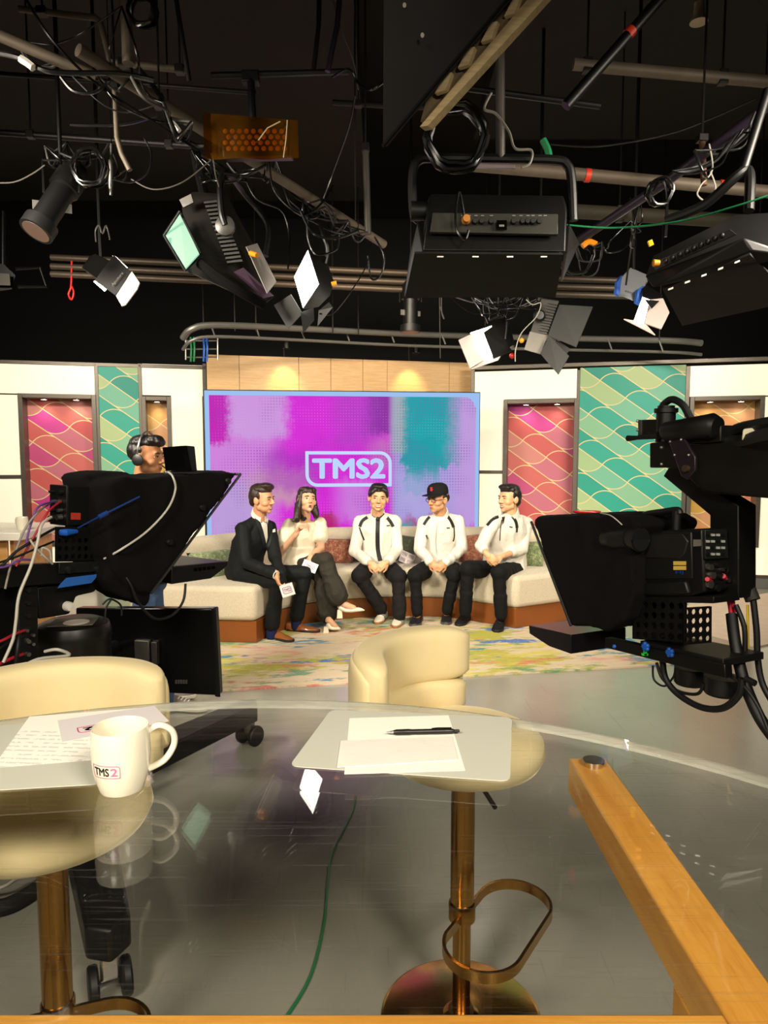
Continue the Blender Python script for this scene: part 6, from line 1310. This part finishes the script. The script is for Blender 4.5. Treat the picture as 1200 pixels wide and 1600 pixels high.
part('safety_clip', MB().tube(spline([at(150, 378, 4.6), at(149, 360, 4.6), at(155, 352, 4.6), at(160, 365, 4.6), at(166, 352, 4.6), at(172, 375, 4.6)], 4), .005, 6), STEEL, l); part('hanger', MB().tube([at(158, 405, 4.7), at(156, 375, 4.7), up(at(156, 375, 4.7))], .012, 8), BLACKM, l)
# big rear-facing panel lamp in the middle
l = thing('panel_lamp', 'big black softlight seen from behind with a connector strip, right of the middle', 'lamp', at(770, 360, 3.3))
part('housing', MB().hull([at(*q) for q in ((672, 303, 3.3), (880, 306, 3.3), (886, 330, 3.25), (668, 330, 3.25), (660, 392, 3.2), (884, 394, 3.2), (665, 320, 3.6), (885, 322, 3.6), (660, 388, 3.6), (885, 390, 3.6))]), BLACKM, l, bevel=.008)
st_ = part('connector_strip', quad([(676, 332, 3.2), (872, 334, 3.2), (872, 366, 3.18), (672, 362, 3.18)], .02), mat('olive_grey_panel', '3a3a32', .5, .1), l, bevel=.003)
for x in (742, 752, 767, 802, 816, 824, 832, 842): q = at(x, 346, 3.18); part('connector', MB().lathe([(0, .012), (.010, .012), (.013, 0)], q, 12, M.Rotation(math.pi / 2, 3, 'X')), BLACK, st_)
part('display', quad([(776, 344, 3.175), (792, 344, 3.175), (792, 359, 3.172), (776, 358, 3.172)], .006), BLACKG, st_); part('display_text', quad([(780, 351, 3.166), (788, 351, 3.166), (788, 354, 3.166), (780, 354, 3.166)], .002), mat('pale_display', '8c8c84', .5), st_)
part('power_plug', MB().lathe([(0, .03), (.016, .03), (.02, .0)], at(728, 344, 3.17), 14, M.Rotation(math.pi / 2, 3, 'X')), ORANGE, st_)
for x in (723, 733, 744, 754, 768, 803, 814, 825, 833, 844, 852): part('port_label', quad([(x - 2.5, 336, 3.178), (x + 2.5, 336, 3.178), (x + 2.5, 337.4, 3.178), (x - 2.5, 337.4, 3.178)], .001), mat('white_port_label', '8e8c86', .5) if x == 723 else bpy.data.materials['white_port_label'], st_)
bdp = part('barn_door', quad([(648, 396, 3.2), (880, 398, 3.2), (868, 465, 3.55), (633, 465, 3.55)], .01), mat('matte_black_door', '12120f', .9), l)
for x in (688, 743, 797, 850): part('door_clip', quad([(x - 5, 400, 3.17), (x + 5, 400, 3.17), (x + 5, 402, 3.17), (x - 5, 402, 3.17)], .004), STEEL, bdp)
part('barn_door', quad([(652, 350, 3.25), (660, 394, 3.2), (632, 462, 3.6), (640, 400, 3.7)], .008), DOOR, l); part('barn_door', quad([(886, 396, 3.22), (890, 350, 3.3), (905, 380, 3.8), (878, 440, 3.6)], .008), DOOR, l)
part('yoke', MB().tube(spline([at(655, 345, 3.4), at(646, 330, 3.4), at(645, 270, 3.4), at(655, 250, 3.4), at(680, 247, 3.4), at(770, 248, 3.4), at(865, 250, 3.4), at(886, 258, 3.4), at(893, 280, 3.4), at(896, 345, 3.4)], 6), .022, 10), BLACKM, l)
part('yoke_plate', quad([(738, 257, 3.36), (805, 258, 3.36), (805, 263, 3.36), (738, 262, 3.36)], .01), mat('mauve_plate', '8a7a80', .4, .4), l); part('yoke_knob', MB().lathe([(0, .05), (.04, .05), (.045, -.03)], at(652, 330, 3.36), 18, M.Rotation(math.pi / 2, 3, 'Y')), BLACK, l)
part('hanger', MB().cyl(at(782, 248, 3.4), at(781, -60, 3.3), .022, .022, 12), mat('grey_drop_pipe', '5a5650', .5, .3), l)
part('lit_front', quad([(670, 330, 3.62), (880, 332, 3.62), (880, 388, 3.62), (665, 386, 3.62)], .004), emitter('softlight_front', 'fff0dc', 3), l)
# right softlight
l = thing('panel_lamp', 'big black softlight angled at the right edge with a wide flap', 'lamp', at(1110, 430, 3.3))
part('housing', MB().hull([at(*q) for q in ((1008, 432, 3.3), (1020, 450, 3.25), (1162, 372, 3.0), (1175, 392, 3.0), (1020, 400, 3.6), (1150, 335, 3.4), (1240, 330, 3.3), (1240, 400, 3.0))]), BLACKM, l, bevel=.006)
part('connector_strip', quad([(1018, 412, 3.28), (1140, 358, 3.02), (1150, 366, 3.0), (1024, 422, 3.26)], .01), mat('brown_black_strip', '2a2520', .5), l)
for k in range(9): q = at(1040 + 11 * k, 408 - 5 * k, 3.2 - .02 * k); part('connector', MB().sphere(q, .012, None, 10, 6), BLACK, l)
part('power_plug', MB().cyl(at(1021, 411, 3.2), at(1030, 411, 3.2), .016, .014, 12), ORANGE, l)
bdp = part('barn_door', quad([(1035, 452, 3.3), (1172, 398, 3.0), (1245, 470, 3.35), (1066, 509, 3.6)], .01), mat('brown_black_door', '2b2724', .8), l)
for k in range(5): x, y = 1048 + 26 * k, 451 - 10.5 * k; part('door_clip', quad([(x - 4, y - 0, 3.2 - .06 * k), (x + 4, y - 3, 3.2 - .06 * k), (x + 4, y, 3.2 - .06 * k), (x - 4, y + 3, 3.2 - .06 * k)], .004), STEEL, bdp)
part('yoke', MB().tube(spline([at(1040, 345, 3.4), at(1100, 320, 3.3), at(1150, 276, 3.2), at(1168, 266, 3.2), at(1172, 285, 3.15), at(1170, 330, 3.1)], 6), .022, 10), BLACKM, l)
part('hanger', MB().cyl(at(1160, 270, 3.2), at(1200, 140, 3.2), .02, .02), BLACKM, l)
# lit barn door lamp in front of the set
l = thing('barn_door_lamp', 'small lamp with bright lit barn doors above the right set wall corner', 'lamp', at(760, 540, 5.8))
part('housing', MB().hull([at(*q) for q in ((752, 512, 5.9), (790, 496, 5.9), (800, 540, 5.8), (770, 560, 5.7), (795, 500, 6.2), (805, 540, 6.1))]), BLACKM, l)
part('lit_face', quad([(735, 520, 5.72), (768, 509, 5.74), (786, 548, 5.66), (757, 562, 5.64)], .006), E2, l)
for q, mt in (([(717, 531, 5.5), (738, 521, 5.68), (757, 562, 5.6), (735, 575, 5.45)], 'barn_door_lit'), ([(736, 576, 5.5), (757, 562, 5.6), (786, 550, 5.6), (778, 562, 5.5)], 'barn_door_lit'), ([(756, 519, 5.6), (772, 508, 5.7), (800, 548, 5.6), (772, 560, 5.5)], 'barn_door_black')): part('barn_door', quad(q), bpy.data.materials[mt], l)
part('yoke', MB().tube(spline([at(790, 530, 5.8), at(792, 500, 5.8), at(785, 492, 5.8), at(764, 500, 5.8)], 4), .012, 8), BLACKM, l); part('hanger', MB().cyl(at(778, 494, 5.8), up(at(778, 494, 5.8)), .012, .012), BLACKM, l); part('red_tag', MB().sphere(at(800, 556, 5.6), .022, None, 10, 6), REDP, l)
# grey fin lamp
l = thing('barn_door_lamp', 'unlit grey finned lamp with open barn doors right of the middle', 'lamp', at(870, 520, 5.4))
part('housing', MB().hull([at(*q) for q in ((846, 466, 5.4), (874, 470, 5.35), (843, 553, 5.3), (820, 545, 5.35), (850, 466, 5.7), (830, 545, 5.7))]), mat('grey_housing', '4a4742', .5, .3), l, bevel=.006)
for k in range(14): x, y = 862 - 1.4 * k, 472 + 4.2 * k; part('cooling_fin', quad([(x - 6, y, 5.32), (x + 9, y + 3, 5.3), (x + 8.6, y + 4.6, 5.3), (x - 6.4, y + 1.6, 5.32)], .01), bpy.data.materials['fin_grey'], l)
part('rear_plate', quad([(828, 518, 5.3), (856, 524, 5.28), (844, 553, 5.26), (819, 546, 5.28)], .01), mat('warm_grey_plate', '6a665e', .45, .3), l)
for q in ([(874, 476, 5.3), (926, 479, 5.1), (900, 542, 5.0), (856, 524, 5.25)], [(858, 525, 5.22), (889, 556, 5.0), (872, 585, 4.95), (844, 552, 5.2)], [(860, 524, 5.3), (891, 545, 5.2), (880, 560, 5.2), (866, 540, 5.3)]): part('barn_door', quad(q), DOORG, l)
part('yoke_knob', MB().lathe([(0, .02), (.03, .018), (.045, 0), (.045, -.02)], at(843, 493, 5.3), 20, M.Rotation(math.pi / 2, 3, 'X')), BLACK, l); part('hanger', MB().tube([at(843, 493, 5.3), at(842, 470, 5.4), up(at(842, 470, 5.4))], .012, 8), BLACKM, l); part('power_plug', MB().sphere(at(815, 532, 5.3), .02, None, 10, 6), ORANGE, l)
# blue fresnel
l = thing('barn_door_lamp', 'blue and silver fresnel lamp with bright barn doors at the right', 'lamp', at(1000, 470, 5.0))
part('housing', MB().hull([at(*q) for q in ((972, 432, 5.0), (985, 418, 5.05), (1013, 430, 5.0), (1004, 462, 4.9), (998, 474, 4.85), (964, 460, 4.9), (975, 430, 5.3), (1010, 432, 5.3))]), mat('silver_blue_body', '8f9296', .4, .4), l, bevel=.006)
for q in ([(965, 440, 4.88), (972, 430, 4.95), (968, 462, 4.86), (963, 458, 4.86)], [(997, 452, 4.84), (1006, 446, 4.88), (1001, 476, 4.82), (994, 472, 4.82)]): part('blue_trim', quad(q, .02), mat('cobalt_trim', '2a4f9a', .4) if q[0][0] < 980 else bpy.data.materials['cobalt_trim'], l)
vs, fs = bold2d('650', .02); ww = max(p[0] for p in vs); q0, q1, q2 = at(976, 456, 4.84), at(986, 459, 4.83), at(977.5, 452, 4.84); part('lettering', MB().add([q0 + (q1 - q0) * (p[0] / ww) + (q2 - q0) * p[1] for p in vs], fs), INK, l)
part('snoot', MB().hull([at(*q) for q in ((1004, 450, 4.85), (1034, 460, 4.75), (1030, 470, 4.7), (1004, 466, 4.75), (1010, 445, 5.0), (1035, 462, 4.9))]), BLACKM, l)
part('lit_face', quad([(1004, 464, 4.72), (1015, 468, 4.7), (1006, 505, 4.66), (990, 502, 4.66)], .006), E2, l)
for q, mt in (([(975, 498, 4.6), (992, 501, 4.66), (1010, 507, 4.6), (1024, 523, 4.5)], 'barn_door_lit'), ([(1016, 468, 4.68), (1036, 466, 4.66), (1046, 488, 4.55), (1033, 514, 4.5), (1007, 505, 4.62)], 'barn_door_lit'), ([(1008, 468, 4.66), (1030, 470, 4.64), (1018, 482, 4.6)], 'barn_door_black')): part('barn_door', quad(q), bpy.data.materials[mt], l)
part('hanger', MB().tube([at(990, 425, 5.05), at(990, 405, 5.05), up(at(990, 405, 5.05))], .012, 8), BLACKM, l)
# profile spots
def profile(label, p0, p1, r):
    l = thing('profile_spot', label, 'lamp', at(*p1)); a, b = at(*p0), at(*p1); d = b - a
    part('barrel', MB().tube([a, a + d * .1, a + d * .35, a + d * .36, a + d * .85], [r * .7, r, r, r * .82, r * .82], 20), BLACKM, l, smooth=30); part('lens_ring', MB().tube([a + d * .85, a + d * .86, b], [r * .85, r * 1.1, r * 1.1], 20), BLACK, l, smooth=30)
    part('lens', MB().cyl(b, b + d * .005, r * .9, r * .9, 20), emitter('dim_warm_lens', 'ff9a50', .12, .03) if 'dim_warm_lens' not in bpy.data.materials else bpy.data.materials['dim_warm_lens'], l)
    q = a + d * .4; part('hanger', MB().cyl(q + V((0, 0, .18)), up(q), .012, .012), BLACKM, l); part('yoke', MB().tube([q + V((r * 1.2, 0, 0)), q + V((r * 1.2, 0, .18)), q + V((-r * 1.2, 0, .18)), q + V((-r * 1.2, 0, 0))], .008, 6), BLACKM, l); part('shutter', MB().box(a + d * .62, (r * 2.4, .004, .05), rotz(.4)), STEEL, l)
profile('black profile spot pointing down at the far left', (122, 262, 4.2), (56, 362, 4.0), .085); profile('small black profile spot hanging above the plywood header', (642, 440, 7.0), (641, 519, 7.0), .09)
l = thing('panel_lamp', 'dim grey lamp at the left edge of the grid', 'lamp', at(20, 440, 5.0)); part('housing', MB().hull([at(*q) for q in ((-40, 415, 5), (5, 412, 5), (24, 430, 5), (18, 452, 5), (-40, 460, 5), (0, 415, 5.3), (18, 450, 5.3))]), BLACKM, l); part('face', quad([(-20, 425, 4.95), (15, 428, 4.95), (16, 446, 4.95), (-20, 445, 4.95)]), mat('dim_grey_face', '4a463e', .6), l); part('frame', MB().tube([at(24, 420, 5), at(62, 418, 5.1), at(72, 448, 5.1), at(28, 448, 5)], .012, 8), BLACKM, l); part('hanger', MB().cyl(at(5, 415, 5.1), at(5, 330, 5.1), .015, .015), BLACKM, l)
WCAB = mat('shaded_white_cable', '8a857a', .45); GREYC = mat('shaded_grey_cable', '4c4842', .5)  # darker copies of the cable colours, ceiling dimness put into the colour
# ------------------------------------------------ cables and coils
GLOSSC = mat('glossy_black_cable', '0b0b0b', .25, var=.2)
def coil(label, px, py, D, r, nl, mt=GLOSSC, cr=.011):
    c = at(px, py, D); mb = MB(); pts = []
    for i in range(nl * 20 + 1): a = 2 * math.pi * i / 20; k = 1 + .1 * math.sin(i * .37) + .04 * math.sin(i * 1.9); pts.append(c + V((r * k * math.cos(a), .03 * math.sin(i * .21), r * k * 1.1 * math.sin(a))))
    return single('cable_coil', mb.tube(pts, cr, 6), mt, label, 'cable')
coil('thick coil of black cable hanging above the big softlight', 712, 215, 3.25, .125, 7); coil('coil of black cable at the top left', 222, 15, 3.4, .06, 5, cr=.007); coil('tangled black cable coil above the left profile spot', 140, 262, 4.1, .09, 6, cr=.007); coil('small coil of black cable on the right diagonal pipe', 1030, 300, 3.8, .06, 4, cr=.007)
coil('loose loops of black cable right of the big softlight', 900, 400, 4.5, .1, 4, cr=.005)
def hang(label, pts, r=.006, mt=GLOSSC): return single('hanging_cable', MB().tube(spline([at(*p) for p in pts], 7), r, 6), mt, label, 'cable')
for lab, pts, r, mt in (
    ('black cable swag from the left edge to the diagonal pipe', [(-20, 80, 3.3), (30, 90, 3.3), (80, 112, 3.3), (185, 115, 3.35), (240, 125, 3.4)], .012, GLOSSC),
    ('black cable loop below the beige pipe at the upper left', [(95, 120, 3.4), (115, 142, 3.4), (145, 145, 3.4), (165, 132, 3.4), (172, 122, 3.4)], .008, GLOSSC),
    ('thin cable hanging in a wide loop at the left', [(175, 280, 4.0), (205, 285, 4.0), (230, 270, 4.0), (236, 240, 4.0), (225, 215, 4.0)], .005, GLOSSC),
    ('pale wire swag from the drop pipe to the green lit lamp', [(205, 280, 4.0), (240, 296, 4.0), (285, 285, 4.0), (330, 250, 4.0)], .004, GREYC),
    ('thin cable swag at the far left', [(-20, 285, 4.0), (20, 285, 4.0), (50, 272, 4.0), (70, 258, 4.0)], .004, GREYC),
    ('long thin black cable crossing the diagonal pipe at the left', [(30, -20, 3.3), (80, 60, 3.3), (150, 130, 3.4), (240, 190, 3.5), (310, 235, 3.6)], .007, GLOSSC),
    ('black cable beside the left diagonal pipe', [(215, 105, 3.5), (250, 150, 3.6), (265, 200, 3.7), (300, 225, 3.8), (320, 228, 3.8)], .012, GLOSSC),
    ('horizontal black cable above the left drop pipe', [(110, 195, 3.7), (150, 196, 3.7), (200, 193, 3.7), (245, 180, 3.7)], .009, GLOSSC),
    ('white safety wire hanging from the gel lamp', [(330, 240, 3.72), (334, 255, 3.8), (337, 275, 3.95), (345, 300, 4.1)], .003, WCAB),
    ('black cable looped around the diagonal pipe in the middle', [(420, 250, 4.3), (430, 300, 4.3), (470, 335, 4.3), (500, 320, 4.4), (520, 290, 4.5)], .007, GLOSSC),
    ('black cable loop below the diagonal pipe', [(470, 330, 4.3), (490, 365, 4.3), (525, 372, 4.4), (560, 360, 4.5)], .009, GLOSSC),
    ('cable hanging over the bright square lamp', [(480, 340, 4.3), (482, 375, 4.3), (495, 398, 4.3), (525, 390, 4.4), (530, 370, 4.4)], .007, GLOSSC),
    ('thin cable from the conduit foot to the bright square lamp', [(582, 380, 4.8), (570, 420, 4.7), (545, 460, 4.5), (520, 490, 4.4), (500, 490, 4.3)], .004, GLOSSC),
    ('bunch of black cable at the foot of the grey conduit', [(585, 370, 4.8), (600, 400, 4.8), (595, 430, 4.8), (580, 435, 4.8), (575, 400, 4.8)], .007, GLOSSC),
    ('black cable behind the green lit lamp', [(380, 270, 4.4), (400, 310, 4.4), (440, 330, 4.4), (452, 370, 4.4), (450, 420, 4.3)], .006, GLOSSC),
    ('thin black cable dropping from the olive beam', [(555, 150, 4.2), (545, 200, 4.3), (520, 270, 4.4), (505, 310, 4.4)], .006, GLOSSC),
    ('tangle of wire beside the big flag', [(520, 120, 3.6), (545, 108, 3.5), (560, 130, 3.5), (580, 140, 3.4), (600, 128, 3.4)], .006, GLOSSC),
    ('thin wire running up to the olive beam', [(520, 0, 3.6), (535, 50, 3.6), (552, 95, 3.6), (560, 140, 3.6)], .003, GREYC),
    ('white rope safety sling beside the cable coil', [(768, 145, 3.3), (757, 170, 3.3), (775, 178, 3.3), (795, 205, 3.3), (805, 232, 3.3), (830, 235, 3.3), (828, 255, 3.3), (815, 262, 3.3)], .006, WCAB),
    ('black power cable looping down from the orange plug on the big softlight', [(726, 345, 3.15), (718, 300, 3.15), (712, 330, 3.14), (714, 360, 3.13), (726, 374, 3.13), (732, 360, 3.14)], .006, GLOSSC),
    ('thin green cable sagging across the right side of the grid', [(870, 350, 3.4), (960, 356, 3.4), (1060, 346, 3.2), (1150, 322, 3.0), (1230, 295, 2.9)], .004, GREENP),
    ('thin black cable sagging below the upper right pipe', [(860, 225, 3.9), (940, 228, 3.9), (1060, 205, 3.9), (1180, 155, 3.9)], .005, GLOSSC),
    ('white wire sling hanging from the right diagonal pipe', [(1108, 225, 3.6), (1113, 265, 3.6), (1095, 290, 3.6), (1090, 305, 3.6), (1105, 314, 3.6), (1118, 295, 3.6), (1110, 268, 3.6)], .004, WCAB),
    ('black cable loop on the right diagonal pipe', [(1020, 300, 3.8), (1035, 280, 3.8), (1042, 310, 3.8), (1040, 370, 3.8)], .008, GLOSSC),
    ('black cable dropping to the blue fresnel lamp', [(985, 310, 4.2), (990, 350, 4.3), (984, 400, 4.6), (978, 445, 4.8)], .006, GLOSSC),
    ('white looped wire on the grey finned lamp', [(822, 468, 5.2), (832, 476, 5.2), (845, 474, 5.2), (838, 495, 5.2), (815, 520, 5.2), (806, 545, 5.2), (805, 565, 5.2)], .004, WCAB),
    ('thin wire hanging over the lit barn door lamp', [(757, 468, 5.7), (755, 485, 5.7), (762, 505, 5.7)], .004, GREYC),
    ('short pale cord hanging below the big softlight', [(690, 430, 7.0), (690, 485, 7.0), (694, 498, 7.0), (687, 478, 7.0)], .006, GREYC),
    ('long straight wire hanging below the big softlight', [(686, 420, 7.0), (688, 560, 7.0)], .004, GREYC),
    ('red strap hanging beside the lettered lamp', [(112, 408, 6.98), (111, 446, 6.98), (107, 460, 6.98), (112, 468, 6.98), (115, 456, 6.98), (111, 446, 6.98)], .009, REDP),
    ('green tag hanging behind the yoke of the big softlight', [(848, 218, 3.7), (855, 232, 3.7), (858, 244, 3.7)], .018, GREENP),
    ('orange and yellow tie on the right diagonal pipe', [(910, 385, 4.4), (920, 378, 4.4), (932, 382, 4.4)], .018, ORANGE),
    ('yellow tag beside the right diagonal pipe', [(1015, 376, 4.4), (1018, 384, 4.4)], .016, YELLOW),
    ('pair of white connectors on the left diagonal pipe', [(266, 190, 3.6), (273, 196, 3.6), (280, 205, 3.6)], .014, WHITEP),
    ('white connector on the left edge cable', [(32, 92, 3.28), (42, 98, 3.28), (52, 106, 3.28)], .018, WHITEP)):
    hang(lab, pts, r, mt)
# small bullet microphone-like connector hanging at the left
q0, q1 = at(174, 225, 4.2), at(173, 305, 4.2); cn = thing('cable_connector', 'steel cable connector hanging at the left', 'connector', q1); part('wire', MB().cyl(q0, up(q0), .003, .003, 6), GLOSSC, cn); part('shell', MB().tube([q0, q0.lerp(q1, .3), q0.lerp(q1, .32), q0.lerp(q1, .8), q1], [.008, .008, .016, .016, .008], 12), STEEL, cn)
dc = thing('ceiling_speaker', 'small white ceiling speaker at the upper right', 'speaker', at(1092, 35, 4.6)); part('cone', MB().lathe([(.03, .1), (.035, .02), (.05, 0), (.055, -.02), (0, -.025)], at(1092, 30, 4.6), 20), mat('cream_plastic', 'b8a890', .5), dc); part('stem', MB().cyl(at(1092, 28, 4.6), at(1092, -60, 4.6), .02, .02), BLACKM, dc)

# tangles of thin cable: each bundle is one thing, its strands are parts
def tangle(label, anchors, n, sag, seed, D=4.3, r=.005, mts=(GLOSSC,)):
    rnd = random.Random(seed); o = thing('cable_bundle', label, 'cable bundle', at(*anchors[0], D))
    for k in range(n):
        (x0, y0), (x1, y1) = rnd.sample(anchors, 2); d0, d1 = D + rnd.uniform(-.15, .25), D + rnd.uniform(-.15, .25); sg = sag * rnd.uniform(.4, 1.3)
        j = lambda q: q + rnd.uniform(-10, 10)
        part('strand', MB().tube(spline([at(x0, y0, d0), at(j(x0 * .72 + x1 * .28), y0 * .72 + y1 * .28 + sg * .8, d0), at(j((x0 + x1) / 2), (y0 + y1) / 2 + sg, (d0 + d1) / 2), at(j(x0 * .28 + x1 * .72), y0 * .28 + y1 * .72 + sg * .8, d1), at(x1, y1, d1)], 5), r * rnd.uniform(.6, 1.5), 6), rnd.choice(mts), o, smooth=60)
MIX = (GLOSSC, GLOSSC, GLOSSC, RUBBER, RUBBER, GLOSSC, RUBBER, GREYC)
tangle('tangle of thin black cables under the long diagonal pipe', [(410, 255), (440, 275), (475, 300), (510, 322), (545, 345), (575, 362), (430, 245), (500, 312)], 16, 34, 3, 4.6, .006, MIX)
tangle('tangle of thin cables around the pipes at the upper left', [(20, 60), (90, 95), (150, 115), (205, 120), (255, 160), (300, 190), (190, 10), (235, 20)], 12, 40, 5, 3.5, .006, MIX)
tangle('tangle of thin cables above the left profile spot', [(70, 228), (105, 222), (140, 232), (170, 225), (200, 262), (120, 250), (95, 240)], 12, 34, 8, 4.2, .006, MIX)
tangle('tangle of thin cables hanging above the green lit lamp', [(300, 235), (330, 250), (355, 255), (385, 262), (310, 262), (415, 258)], 10, 30, 11, 4.2, .006, MIX)
tangle('tangle of thin cables right of the big softlight', [(900, 372), (930, 352), (960, 335), (1000, 312), (940, 378), (985, 345)], 10, 46, 14, 4.4, .005, MIX)
tangle('tangle of thin cables hanging above the lit barn door lamp', [(735, 462), (760, 460), (790, 462), (820, 458), (850, 462), (700, 460)], 10, 34, 17, 5.6, .006, MIX)
tangle('tangle of thin cables at the upper right corner pipes', [(1085, 235), (1120, 215), (1150, 195), (1180, 175), (1050, 268), (1200, 170)], 8, 44, 21, 3.6, .006, MIX)
